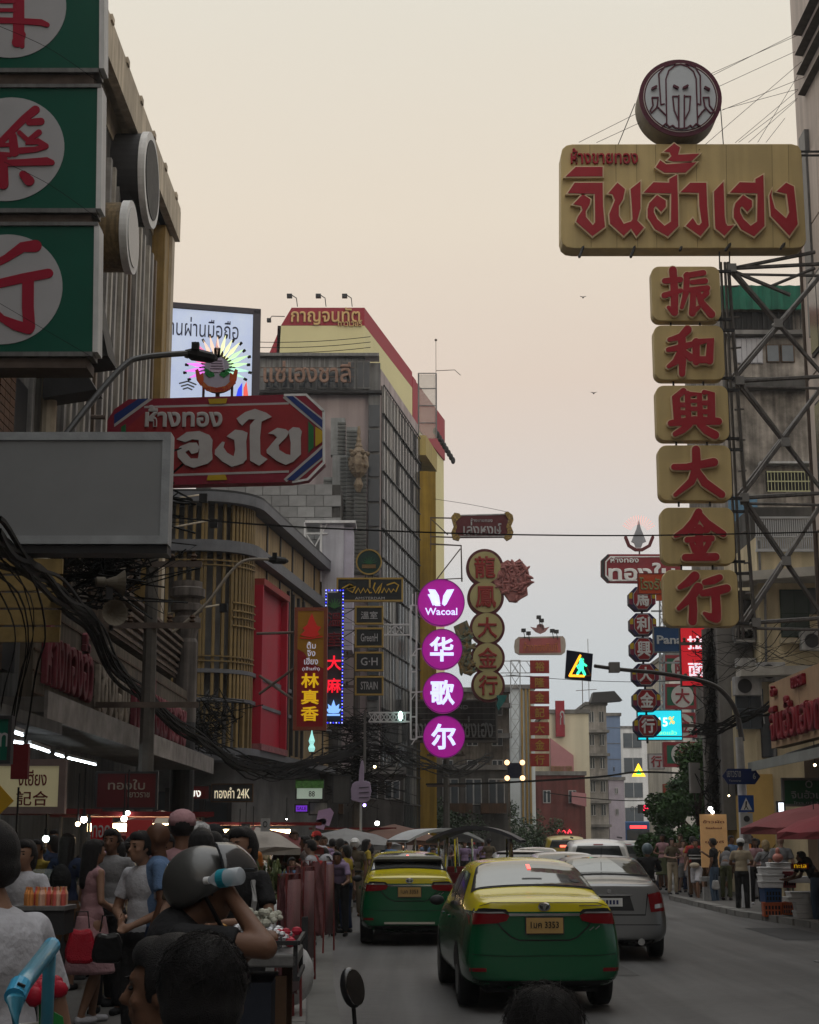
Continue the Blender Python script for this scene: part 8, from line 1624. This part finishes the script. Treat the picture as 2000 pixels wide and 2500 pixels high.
# == people
def cap(q, a, b, ra, rb=None, n=10):
 rb = ra if rb is None else rb; a = Vector(a); b = Vector(b)
 q.tube([a, b], [ra, rb], n); q.ell(a, ra, n, 6); q.ell(b, rb, n, 6)
def rem(q, vx, sm=2, nm='m'):
 m = evalmesh(q.v, q.f, [('REMESH', dict(mode='VOXEL', voxel_size=vx)), ('SMOOTH', dict(iterations=sm, factor=.5))], nm)
 m.materials.append(None); return m
FIG = {}
def figure(key, vx=.02, lean=(0, 0), arms=None, legs=None, sleeve=.55, low='trousers', hair='short', head=(0, 0, 0), drop=0., fem=False, bulk=1.):
 "meshes of one pose, feet at z=0, 1.70 m tall, facing +y"
 if key in FIG: return FIG[key]
 lx, ly = lean; A = dict(LE=(-.25, -.03, 1.14), LW=(-.25, .06, .90), RE=(.25, -.03, 1.14), RW=(.25, .05, .90)); A.update(arms or {})
 G = dict(LK=(-.1, .03, .5), LA=(-.11, -.01, .08), RK=(.1, .03, .5), RA=(.11, -.02, .08)); G.update(legs or {})
 V = Vector; pel = V((0, 0, .93 - drop)); s = lambda z: z - drop
 ch = V((lx * .6, ly * .6, s(1.30) - abs(ly) * .25)); nk = V((lx, ly, s(1.46) - abs(ly) * .5)); hd = V((lx + head[0], ly + .02 + head[1], s(1.6) - abs(ly) * .7 + head[2]))
 sw = .155 if fem else .18; bw = .87 if fem else 1.; SH = [V((-sw + lx, ly, s(1.405) - abs(ly) * .45)), V((sw + lx, ly, s(1.405) - abs(ly) * .45))]
 E = [V(A['LE']) - V((0, 0, drop)), V(A['RE']) - V((0, 0, drop))]; Wr = [V(A['LW']) - V((0, 0, drop)), V(A['RW']) - V((0, 0, drop))]
 B = MB(); f = min(1, .02 / vx)
 B.ell(hd + V((0, -.008, .022)), (.076, .093, .095), 16, 12).ell(hd + V((0, .022, -.05)), (.056, .062, .066), 14, 10).ell(hd + V((0, .062, -.085)), (.026, .02, .02), 8, 6)
 cap(B, hd + V((0, .088, .012)), hd + V((0, .108, -.022)), .010, .014, 8); B.ell(hd + V((0, .083, -.052)), (.024, .012, .008), 8, 6).ell(hd + V((0, .08, -.064)), (.02, .012, .008), 8, 6).ell(hd + V((0, .074, .032)), (.05, .018, .012), 10, 6)
 for sx in (-1, 1): B.ell(hd + V((sx * .075, -.005, -.008)), (.009, .016, .027), 8, 6).ell(hd + V((sx * .04, .06, -.02)), (.022, .02, .02), 8, 6)
 cap(B, hd + V((0, -.02, -.06)), nk + V((0, -.01, -.02)), .05, .058); B.ell(ch + V((0, 0, .02)), (.14 * bw, .085, .15), 14, 10).ell(pel + V((0, 0, .1)), (.12, .085, .14), 14, 10); cap(B, SH[0], SH[1], .045)
 for i in (0, 1):
  sg = -1 if i == 0 else 1; cap(B, SH[i], E[i], .048 * bw, .040 * bw); cap(B, E[i], Wr[i], .041 * bw, .027)
  dr = (Wr[i] - E[i]).normalized(); sd = dr.cross(V((0, 1, 0.01))).normalized(); nn = sd.cross(dr); hc = Wr[i] + dr * .05; cap(B, Wr[i], hc + dr * .015, .026, .032, 8)
  for k in range(4): o_ = sd * (-.024 + .016 * k); L0 = (.055, .066, .06, .045)[k]; b1 = hc + o_ + dr * .035; b2 = b1 + dr * L0 * .5 + nn * .012; r_ = max(.0095, vx * .55); cap(B, hc + o_, b1, r_, n=6); cap(B, b1, b2, r_, n=6); cap(B, b2, b2 + (dr * .5 + nn * .8).normalized() * L0 * .45, r_ * .9, n=6)
  cap(B, hc - sd * sg * .02, hc - sd * sg * .052 + dr * .03 + nn * .012, max(.011, vx * .55), n=6)
  H_ = pel + V((sg * .09, 0, -.02)); K_ = V(G['LK' if i == 0 else 'RK']); An = V(G['LA' if i == 0 else 'RA']); cap(B, H_, K_, .082, .055); cap(B, K_, K_.lerp(An, .35), .052, .055); cap(B, K_.lerp(An, .35), An, .055, .035)
  cap(B, An + V((0, -.02, -.04)), An + V((0, .13, -.05)), .034, .028)
 R_ = dict(body=rem(B, vx, 1, 'body')); S = MB(); T = MB(); u = bulk
 S.ell(ch + V((0, 0, .02)), (.165 * bw * u, .115 * u, .17), 18, 12).ell(ch.lerp(pel, .5) + V((0, 0, .02)), (.145 * bw * u, .105 * u, .17), 18, 12).ell(pel + V((0, 0, .07)), (.155 * u, .115 * u, .13), 18, 12); cap(S, SH[0] + V((.02, 0, -.01)), SH[1] - V((.02, 0, .01)), .062); cap(S, nk + V((0, 0, -.05)), nk + V((0, -.005, -.02)), .07, .06)
 if sleeve:
  for i in (0, 1): e_ = SH[i].lerp(E[i], min(1, sleeve * 1.2)); S.tube([SH[i], SH[i].lerp(e_, .5), e_], [.052, .057, .062], 12); S.ell(SH[i], .053, 10, 8); cap(S, nk + V((0, 0, -.045)), SH[i] - V((0, 0, -.0)), .05, .05) 
  if sleeve > 1:
   for i in (0, 1): cap(S, E[i], E[i].lerp(Wr[i], .9), .056, .042)
 R_['shirt'] = rem(S, max(.012, vx * .8), 7, 'shirt'); hip = pel + V((0, 0, .02))
 if low == 'skirt':
  T.lathe([(.14, 0), (.16, -.1), (.2, -.3), (.25, -.52), (.235, -.54), (.06, -.5)], 24, hip + V((0, 0, .05)))
 else:
  T.ell(hip, (.16, .118, .12), 16, 10)
  for i, sg in ((0, -1), (1, 1)):
   H_ = pel + V((sg * .085, 0, -.02)); K_ = V(G['LK' if i == 0 else 'RK']); An = V(G['LA' if i == 0 else 'RA'])
   if low == 'shorts': T.tube([H_, K_ + V((0, 0, .02))], [.1, .095], 12)
   else: cap(T, H_, K_, .096, .074); T.tube([K_, K_.lerp(An, .5), An + V((0, 0, .0))], [.073, .066, .062], 12)
 R_['trousers'] = rem(T, max(.014, vx * .9), 3, 'trousers'); Fo = MB()
 for k in ('LA', 'RA'): An = V(G[k]); cap(Fo, An + V((0, -.03, -.045)), An + V((0, .14, -.052)), .04, .036); 
 R_['shoes'] = rem(Fo, .014, 1, 'shoes'); Hh = MB(); c = hd + V((0, -.018, .035))
 if hair != 'none':
  Hh.ell(c, (.09, .1, .098), 18, 12)
  if hair != 'cap': Hh.ell(c + V((0, .055, .045)), (.066, .05, .045), 12, 8).ell(c + V((0, -.03, -.045)), (.082, .075, .06), 12, 8)
  if hair == 'long': cap(Hh, c + V((0, -.04, 0)), c + V((0, -.085, -.33)), .085, .06); [cap(Hh, c + V((sx * .06, -.01, -.02)), c + V((sx * .07, -.05, -.3)), .035, .03) for sx in (-1, 1)]
  if hair == 'bun': Hh.ell(c + V((0, -.1, .04)), .05, 12, 8)
  if hair == 'bob': cap(Hh, c + V((0, -.03, -.03)), c + V((0, -.045, -.1)), .09, .075)
  cut = hd + V((0, .05, .055))
  R_['hair'] = rem(Hh, max(.009, vx * .5), 1, 'hair')
  for p in R_['hair'].vertices:      # hair line: keep the face free
   rel = p.co - hd
   if rel.y > .03 and rel.z < .055 and abs(rel.x) < .085: p.co = hd + V((rel.x * .8, min(rel.y, .0) , rel.z))
 Ey = MB()
 for sx in (-1, 1): Ey.ell(hd + V((sx * .031, .078, .008)), (.012, .008, .006), 8, 6).box(hd.x + sx * .031 - .017, hd.x + sx * .031 + .017, hd.y + .083, hd.y + .09, hd.z + .028, hd.z + .034)
 R_['eyes'] = Ey.mesh('eyes'); R_['eyes'].materials.append(None); R_['hd'] = hd; R_['hands'] = [Wr[0] + (Wr[0] - E[0]).normalized() * .06, Wr[1] + (Wr[1] - E[1]).normalized() * .06]; FIG[key] = R_; return R_
SK = [mat('skin_%d' % i, c, .5, dirt=.1, scale=6, bump=.05) for i, c in enumerate(((.24, .135, .09), (.15, .078, .05), (.09, .042, .025), (.32, .2, .15)))]
HM = dict(black=mat('hair_black', (.012, .011, .012), .45, dirt=.5, scale=30, bump=.9, col2=(.025, .022, .022)), brown=mat('hair_brown', (.06, .035, .02), .5, dirt=.5, scale=30, bump=.8), grey=mat('hair_grey', (.3, .28, .25), .6, dirt=.4, scale=30, bump=.8), blond=mat('hair_blond', (.4, .3, .17), .5, dirt=.4, scale=30, bump=.8))
CL = dict(white=(.5, .5, .54), black=(.018, .018, .02), grey=(.22, .22, .23), navy=(.02, .03, .07), blue=(.12, .2, .35), pink=(.42, .24, .26), red=(.35, .03, .03), khaki=(.13, .105, .07), olive=(.09, .1, .05), beige=(.42, .35, .25), denim=(.07, .11, .17), orange=(.5, .17, .04), yellow=(.45, .33, .05), teal=(.04, .2, .2), floral=(.22, .18, .17), lilac=(.3, .22, .36), brown=(.1, .055, .03))
def cloth(c): return mat('cloth_' + c, CL[c], .85, dirt=.3 if c != 'floral' else .8, scale=1.1 if c != 'floral' else 14, bump=.9)
USED = set()
def person(px, d, rz, F, shirt, low, label, skin=0, hairc='black', h=1.68, shoes='black', z=None, X=None, group=None):
 x = P(px, 2150, d).x if X is None else X
 if z is None:
  lk = [a for a, b in LK if b <= d][-1]; rk = [a for a, b in RK if b <= d][-1]; z = .122 if (x < lk - .1 or x > rk + .1) else 0
 assert label not in USED, label
 USED.add(label); t = thing('person', label, 'person', (x, d, z), R(rz), group); s = h / 1.70; t.scale = (s, s, s)
 for nm, m in (('body', SK[skin]), ('shirt', cloth(shirt)), ('trousers', cloth(low)), ('shoes', cloth(shoes)), ('hair', HM[hairc]), ('eyes', M['black'])):
  if nm not in F: continue
  if nm == 'eyes' and abs(((rz + 180) % 360) - 180) < 70: continue
  o = mk(nm if not (nm == 'trousers' and F.get('skirt')) else 'skirt', F[nm], None, t); o.material_slots[0].link = 'OBJECT'; o.material_slots[0].material = m
 return t
def hat(t, F, m, kind='cap', brim=1):
 h = F['hd']; q = MB().lathe([(.097, 0), (.1, .04), (.085, .085), (.045, .112), (.01, .12)], 20, h + Vector((0, -.015, .03)))
 if kind == 'cap': q.ell(h + Vector((0, .12 * brim, .045)), (.07, .07, .008), 12, 6)
 elif kind == 'helmet': q.ell(h + Vector((0, -.012, .03)), (.118, .135, .125), 22, 14); q.ell(h + Vector((0, .11, .06)), (.09, .06, .01), 12, 6)
 elif kind == 'sun': q.lathe([(.2, -.0), (.1, .03), (.1, .035)], 20, h + Vector((0, -.015, .02)))
 q.obj('hat' if kind != 'helmet' else 'helmet', m, t, smooth=True)
fold = dict(LE=(-.27, .06, 1.15), LW=(-.08, .26, 1.14), RE=(.27, .06, 1.15), RW=(.1, .25, 1.12)); phone = dict(RE=(.24, .05, 1.15), RW=(.12, .3, 1.33)); down = {}
F_st = figure('stand'); F_wk = figure('walk', legs=dict(LK=(-.09, .2, .52), LA=(-.1, .18, .09), RK=(.09, -.02, .5), RA=(.1, -.28, .12)), arms=dict(LW=(-.26, -.1, .9), RW=(.26, .16, .93)), low='shorts')
F_fo = figure('fold', arms=fold, hair='bob', fem=True); F_ph = figure('phone', arms=phone); F_ln = figure('lean', lean=(0, .28), arms=dict(LE=(-.24, .4, 1.0), LW=(-.2, .6, .95), RE=(.24, .4, 1.0), RW=(.2, .62, .93)))
F_dr = figure('dress', arms=fold, low='skirt', hair='long', sleeve=.2, fem=True, legs=dict(LK=(-.09, .05, .5))); F_dr['skirt'] = True
F_sit = figure('sit', drop=.32, arms=dict(LE=(-.27, .14, 1.2), LW=(-.3, .42, 1.18), RE=(.27, .14, 1.2), RW=(.3, .42, 1.18)), legs=dict(LK=(-.2, .36, .58), LA=(-.2, .2, .16), RK=(.2, .36, .58), RA=(.2, .2, .16)), sleeve=1.1)
F_cap = figure('capman', hair='cap', arms=fold); F_lg = figure('longhair', hair='long', fem=True, low='shorts')
# -- foreground
F0 = figure('near_drink', .011, lean=(.03, .08), arms=dict(RE=(.28, .36, 1.34), RW=(.08, .24, 1.5), LE=(-.26, .12, 1.12), LW=(-.1, .3, 1.3)), head=(0, .05, -.02), hair='cap')
t = person(400, 5.8, -84, F0, 'black', 'navy', 'man in grey motorcycle helmet drinking from a water bottle in the foreground', 1, h=1.70, z=.05)
h = F0['hd']; hm = mat('helmet_grey', (.06, .06, .058), .35, dirt=.3, scale=4, bump=.05, coat=.3); q = MB(); vs = []; n = 28
for j in range(15):
 p = R(114) * j / 14
 for i in range(n):
  a = 2 * math.pi * i / n; front = math.cos(a - math.pi / 2); pp = p * (1 - .42 * max(0, front) ** 1.5) * (1 + .22 * max(0, -front) ** .6); vs.append(h + Vector((0, -.015, .025)) + Vector((.122 * math.sin(pp) * math.cos(a), .14 * math.sin(pp) * math.sin(a), .128 * math.cos(pp))))
q.add(vs, [(j * n + i, (j + 1) * n + i, (j + 1) * n + (i + 1) % n, j * n + (i + 1) % n) for j in range(14) for i in range(n)])
o_ = q.obj('helmet', hm, t, smooth=True); sd_ = o_.modifiers.new('thickness', 'SOLIDIFY'); sd_.thickness = .014
q = MB(); vs = []
for j in range(7):
 for i in range(17): a = R(20 + 140 * i / 16); e2 = R(12 + 48 * j / 6); vs.append(h + Vector((0, -.01, .03)) + Vector((.15 * math.cos(a) * math.cos(e2), .2 * math.sin(a) * math.cos(e2), .155 * math.sin(e2))))
q.add(vs, [(j * 17 + i, j * 17 + i + 1, (j + 1) * 17 + i + 1, (j + 1) * 17 + i) for j in range(6) for i in range(16)]).obj('visor', mat('visor_dark', (.02, .022, .025), .15, dirt=0, coat=.5), t, smooth=True).modifiers.new('thickness', 'SOLIDIFY').thickness = .004
MB().tube([h + Vector((.1, .0, -.02)), h + Vector((.07, .05, -.11)), h + Vector((0, .06, -.13))], .008, 6).obj('chin_strap', M['black'], t)
a = P(505, 2150, 5.62); b = P(590, 2138, 5.55); bt = thing('water_bottle', 'clear plastic water bottle with teal label held by the helmeted man', 'bottle', tuple(a)); dv = b - a; Ln = dv.length; Mx = dv.to_track_quat('Z', 'Y').to_matrix().to_4x4()
MB().lathe([(.011, 0), (.012, .016), (.03, .05), (.031, .06), (.03, Ln - .006), (.024, Ln)], 20, M=Mx).obj('bottle', mat('bottle_clear', (.55, .6, .65), .08, dirt=0, alpha=.55, coat=.5), bt, smooth=True); MB().lathe([(.0315, .055), (.0315, .085)], 20, M=Mx).obj('label', mat('label_teal', (.02, .25, .33), .4), bt); MB().lathe([(.013, -.008), (.013, .012)], 12, M=Mx).obj('cap', M['white'], bt)
F1 = figure('near_back', .011, arms=dict(LE=(-.28, .0, 1.13), LW=(-.2, .22, .98), RE=(.28, -.02, 1.12), RW=(.22, .24, .98)), head=(0, .03, -.01), bulk=1.12)
person(-15, 4.7, 62, F1, 'white', 'black', 'man in loose white t-shirt cut off by the left picture edge', 0, h=1.74, z=.05)
F2 = figure('near_head', .010, hair='short'); hr = person(500, 2.95, 8, F2, 'black', 'black', 'person with smooth black hair seen from behind, large in the lower left foreground', 1, h=1.555, z=0.0)
person(438, 3.45, 78, F2, 'grey', 'black', 'brown skinned man in profile left of the large black haired head', 1, h=1.53, z=0)
F5 = dict(F2); bh = person(1325, 3.3, 12, F5, 'black', 'black', 'person whose tousled dark hair pokes up at the bottom edge', 1, h=1.44, z=0)
for th_, n_, sd2, rr in ((bh, 260, 3, .013), (hr, 400, 4, .003)):
 q = MB(); random.seed(sd2); c = F2['hd'] + Vector((0, -.018, .035))
 for i in range(n_):
  v = Vector((random.gauss(0, 1), random.gauss(0, .8), abs(random.gauss(0, 1)))).normalized(); p = c + Vector((v.x * .091, v.y * .102, v.z * .1)); tg = v.cross(Vector((random.gauss(0, 1), random.gauss(0, 1), random.gauss(0, 1)))).normalized(); q.tube([p - tg * .02, p + v * rr * .3, p + tg * .03 + v * rr * random.random()], [.0012, .001, .0004], 3, False)
 q.obj('loose_hair', HM['black'], th_, kind='stuff')
F3 = figure('pink_dress', .014, arms=dict(LE=(-.22, .0, 1.15), LW=(-.1, .26, 1.08), RE=(.23, -.02, 1.14), RW=(.13, .22, 1.02)), low='skirt', hair='long', sleeve=0, fem=True, legs=dict(LK=(-.09, .12, .5), LA=(-.1, .1, .08), RA=(.1, -.12, .09))); F3['skirt'] = True
t = person(226, 15.0, -52, F3, 'pink', 'pink', 'woman with long black hair in a sleeveless pink dress, carrying bags', 0, h=1.60, shoes='white')
def bag(px, py, d, w, h_, m, label, nm='handbag', rz=.3):
 b = thing(nm, label, 'bag', tuple(P(px, py, d)), rz); MB().prism([(-w * .42, 0), (w * .3, -.01), (w * .5, .04), (w * .47, h_ * .5), (w * .3, h_), (-w * .05, h_ * .93), (-w * .33, h_), (-w * .5, h_ * .4), (-w * .5, .05)], -.06, .06).obj('bag', m, b, bev=.035)
 MB().tube([(-w * .25, 0, h_), (-w * .18, 0, h_ + .14), (w * .18, 0, h_ + .14), (w * .25, 0, h_)], .008, 5).obj('handles', M['black'], b); return b
bag(196, 2352, 14.55, .27, .30, mat('bag_red', (.42, .012, .03), .3, dirt=.2, scale=6, bump=.6), 'glossy red plastic carrier bag held by the woman in pink', 'carrier_bag'); bag(262, 2350, 14.6, .30, .26, mat('bag_black', (.015, .015, .016), .3, dirt=.2), 'black leather handbag on the arm of the woman in pink')
F4 = figure('tee_man', .014, arms=dict(LE=(-.26, .03, 1.13), LW=(-.14, .2, 1.04), RE=(.26, .04, 1.13), RW=(.02, .2, 1.08)), head=(0, .03, 0))
t = person(352, 12.2, 140, F4, 'white', 'black', 'young man in white t-shirt with thick black hair looking down', 0, h=1.66); h = F4['hd']
person(283, 16.6, 120, figure('bun', .016, hair='bun', fem=True), 'grey', 'black', 'woman with black hair bun and grey top between the pink dress and white t-shirt', 0, h=1.58)
person(386, 12.2, 100, figure('bald', .015, hair='none'), 'blue', 'navy', 'bald brown man in pale blue shirt behind the motorcycle helmet', 2, h=1.73); person(270, 15.8, 170, F_st, 'grey', 'black', 'heavy man with glasses looking out above the black bun', 1, h=1.70)
person(60, 12.5, 165, F_fo, 'white', 'black', 'woman peering over the shoulder of the white t-shirt man', 0, h=1.60); person(92, 19.4, 150, F_ph, 'yellow', 'black', 'vendor in yellow printed shirt behind the dark stall', 0, h=1.60)
person(592, 10.5, 150, F_fo, 'black', 'black', 'person in dark vest with white strap right of the bottle', 0, h=1.70, z=.1); MB().tube([P(618, 2150, 10.3), P(622, 2200, 10.25), P(608, 2290, 10.3)], .018, 5).obj('shoulder_strap', M['dwhite'], label='white bag strap hanging over the dark vest', cat='strap')
t = person(482, 13.2, 20, F_cap, 'grey', 'black', 'person in black and white striped beanie behind the helmet', 1, h=1.72); hat(t, F_cap, mat('beanie', (.6, .6, .6), .9, dirt=.95, scale=20), 'beanie')
t = person(441, 12.4, 10, F_cap, 'pink', 'black', 'tall person with pink headscarf over yellow cloth', 1, h=1.80); hat(t, F_cap, cloth('pink'), 'beanie'); person(456, 14.2, 0, F_st, 'black', 'black', 'person with black hair between the headscarf and the striped beanie', 1, h=1.71)
t = person(520, 15.5, 30, F_cap, 'khaki', 'black', 'person in dark wide brimmed hat right of the striped beanie', 1, h=1.72); hat(t, F_cap, cloth('black'), 'sun')
for px, d, rz, lb in ((738, 31, 30, 'leaning man in white shirt with black strap, left of the red cap'), (805, 31.5, 25, 'leaning man in white shirt with crossed strap, right of the red cap')):
 t = person(px, d, rz, F_ln, 'white', 'black', lb, 1, h=1.76); c = Vector((0, .16, 1.22)); MB().tube([(-.15, .28, 1.36), (.0, .05, 1.36), (.15, -.02, 1.1)], .014, 5).obj('strap', M['black'], t)
t = person(772, 33, 20, F_cap, 'white', 'black', 'person in bright red cap between the two leaning white shirts', 0, h=1.74); hat(t, F_cap, cloth('red')); person(712, 26, 200, F_fo, 'blue', 'denim', 'child in light blue top beside the pink racks', 0, h=1.32)
t = person(866, 38, 175, figure('police', .016, hair='cap', arms=dict(RE=(.34, .1, 1.2), RW=(.5, .3, 1.22))), 'khaki', 'khaki', 'traffic police officer in khaki uniform and white helmet at the kerb', 1, h=1.72, z=0, shoes='brown'); hat(t, F_cap, M['white'], 'helmet'); MB().box(-.17, .17, -.13, .13, .98, 1.02).obj('belt', M['black'], t)
person(905, 41, 20, F_fo, 'brown', 'navy', 'woman in brown shirt turning away beside the police officer', 1, h=1.6); person(950, 43, -10, figure('bald2', hair='none'), 'blue', 'navy', 'bald man in blue polo shirt above the farther taxi', 1, h=1.72)
t = person(1583, 36.9, 0, F_sit, 'black', 'navy', 'motorcycle rider in black jacket and blue grey helmet', 1, h=1.8, z=.14); hat(t, F_sit, mat('helmet_blue', (.1, .14, .16), .3, dirt=.2), 'helmet')
t = person(1812, 39.4, -18, F_cap, 'beige', 'black', 'man in white cap, beige shirt and black trousers by the crossing pole', 1, h=1.72, z=0, shoes='brown'); hat(t, F_cap, M['white'])
person(1847, 41.5, 170, figure('phone_w', arms=fold, hair='long', fem=True), 'pink', 'black', 'woman in pale pink top right of the white cap man', 1, h=1.62, shoes='white'); person(1873, 37.6, 5, F_fo, 'grey', 'grey', 'elderly woman with blond bob and bag strap near the foam boxes', 3, 'blond', 1.70); MB().tube([P(1894, 2062, 37.3), P(1880, 2080, 37.35), P(1862, 2100, 37.3)], .012, 4).obj('bag_strap', M['black'], label='dark strap across the back of the blond woman', cat='strap')
person(1910, 37.0, -8, figure('bald3', hair='none', bulk=1.1), 'grey', 'beige', 'tall bald man in grey shirt behind the foam box stack', 3, h=1.80); person(1992, 34.2, 60, F_ln, 'black', 'denim', 'vendor in black bending over the foam trays at the right edge', 1, h=1.66)
t = person(1702, 46.5, 150, F_wk, 'black', 'white', 'man in black and white striped shirt and white shorts with a waist bag', 0, h=1.72, shoes='white', z=0); MB().box(-.17, .17, -.13, .13, 1.17, 1.21).box(-.17, .17, -.131, .131, 1.26, 1.29).obj('shirt_stripe', M['dwhite'], t); MB().ell((0, .15, 1.0), (.15, .07, .08), 12, 8).obj('waist_bag', M['tan'], t, smooth=True)
person(1745, 44.2, 60, F_ph, 'black', 'denim', 'slim man in black t-shirt and jeans before the orange banner', 1, h=1.74, z=0); b_ = bag(1748, 2172, 44.0, .2, .25, M['dwhite'], 'white plastic bag hanging from the slim man in jeans', 'carrier_bag')
# -- crowds: individual people with their own clothes
random.seed(42); POS = [F_st, F_wk, F_fo, F_ph, F_lg, F_dr, F_ln, F_cap]; names = dict(zip(map(id, POS), ('standing', 'walking', 'arms folded', 'with phone', 'long hair', 'long hair and skirt', 'bending', 'in cap')))
def crowd(n, xr, dr, zone, group, head):
 k = 0; tries = 0
 while k < n and tries < n * 30:
  tries += 1; px = random.uniform(*xr); d = random.uniform(*dr); F = random.choice(POS); c = random.choice(list(CL)); c2 = random.choice(['black', 'navy', 'denim', 'grey', 'beige', 'olive', 'brown']); rz = random.choice(head) + random.uniform(-30, 30)
  lb = 'person, %s top, %s bottoms, %s, %s' % (c, c2, names[id(F)], zone(px))
  x = P(px, 2150, d).x
  if lb in USED or any(abs(x - a) < .5 and abs(d - b) < .5 for a, b in CR): continue
  CR.append((x, d)); t = person(px, d, rz, F, c, c2, lb, random.choice((0, 0, 1, 1, 3)), random.choice(('black', 'black', 'black', 'brown')), random.uniform(1.55, 1.76), group=group); k += 1
  if random.random() < .35 and F is not F_ln: MB().ell((0, -.17, 1.2), (.13, .08, .19), 12, 8).tube([(-.12, -.1, 1.36), (-.13, .1, 1.3)], .018, 5).tube([(.12, -.1, 1.36), (.13, .1, 1.3)], .018, 5).obj('backpack', cloth(random.choice(['black', 'navy', 'olive', 'red'])), t, smooth=True)
  if F is F_cap: hat(t, F, cloth(random.choice(['white', 'red', 'black', 'navy'])))
CR = []
crowd(7, (400, 540), (11, 17), lambda p: 'close behind the helmet', 'market crowd on the left pavement', (0, 180, 90))
crowd(30, (400, 620), (17, 31), lambda p: 'left of the bright stall' if p < 560 else 'near the vegetable display', 'market crowd on the left pavement', (0, 180, 90))
crowd(34, (620, 850), (27, 45), lambda p: 'left of the umbrella poles' if p < 740 else 'beside the parked motorcycles', 'market crowd on the left pavement', (0, 180, 60))
crowd(36, (520, 900), (33, 48), lambda p: 'behind the vegetables' if p < 680 else ('by the leaning white shirts' if p < 800 else 'by the police officer'), 'market crowd on the left pavement', (0, 180, -60))
crowd(16, (880, 1060), (46, 62), lambda p: 'under the brown umbrella' if p < 980 else 'behind the white edged tuk tuk', 'far market crowd on the left pavement', (0, 180))
crowd(16, (1060, 1200), (60, 82), lambda p: 'below the dark far trees', 'far market crowd on the left pavement', (0, 180))
crowd(22, (1612, 1690), (47, 72), lambda p: 'under the big right tree' if p > 1650 else 'at the roadside by the rider', 'pedestrians crowding the right pavement', (0, 180, 180))
crowd(7, (1675, 1800), (46, 52), lambda p: 'around the orange banner', 'pedestrians crowding the right pavement', (0, 180))
crowd(8, (1760, 1860), (44, 52), lambda p: 'in the dark behind the crossing pole', 'pedestrians crowding the right pavement', (0, 180))
crowd(15, (110, 420), (17, 27), lambda p: 'in front of the fried food stall', 'market crowd on the left pavement', (0, 180, 90))
# -- two birds
for px, py, d, lb in ((1424, 726, 60, 'small dark bird high in the sky, upper one'), (1450, 960, 60, 'small dark bird in the sky, lower one')):
 t = thing('bird', lb, 'bird', tuple(P(px, py, d)), 0, 'birds in the sky'); MB().ell((0, 0, 0), (.03, .1, .03), 8, 6).obj('body', M['dark'], t); MB().prism([(-.12, .05), (0, 0), (.12, .05), (0, .02)], -.03, .03).obj('wings', M['dark'], t)
# -- hazy evening air
hz_ = bpy.data.materials.new('haze_air'); hz_.use_nodes = True; t_ = hz_.node_tree; t_.nodes.clear()
pv_ = t_.nodes.new('ShaderNodeVolumePrincipled'); pv_.inputs['Density'].default_value = .0004; pv_.inputs['Color'].default_value = (.86, .88, .9, 1); pv_.inputs['Anisotropy'].default_value = .2
t_.links.new(pv_.outputs[0], t_.nodes.new('ShaderNodeOutputMaterial').inputs['Volume'])
MB().box(-95, 95, -100, 320, -1.1, 38).obj('haze', hz_, kind='stuff')
cy_.volume_bounces = 1
# -- link everything
for o in PEND: SC.collection.objects.link(o)
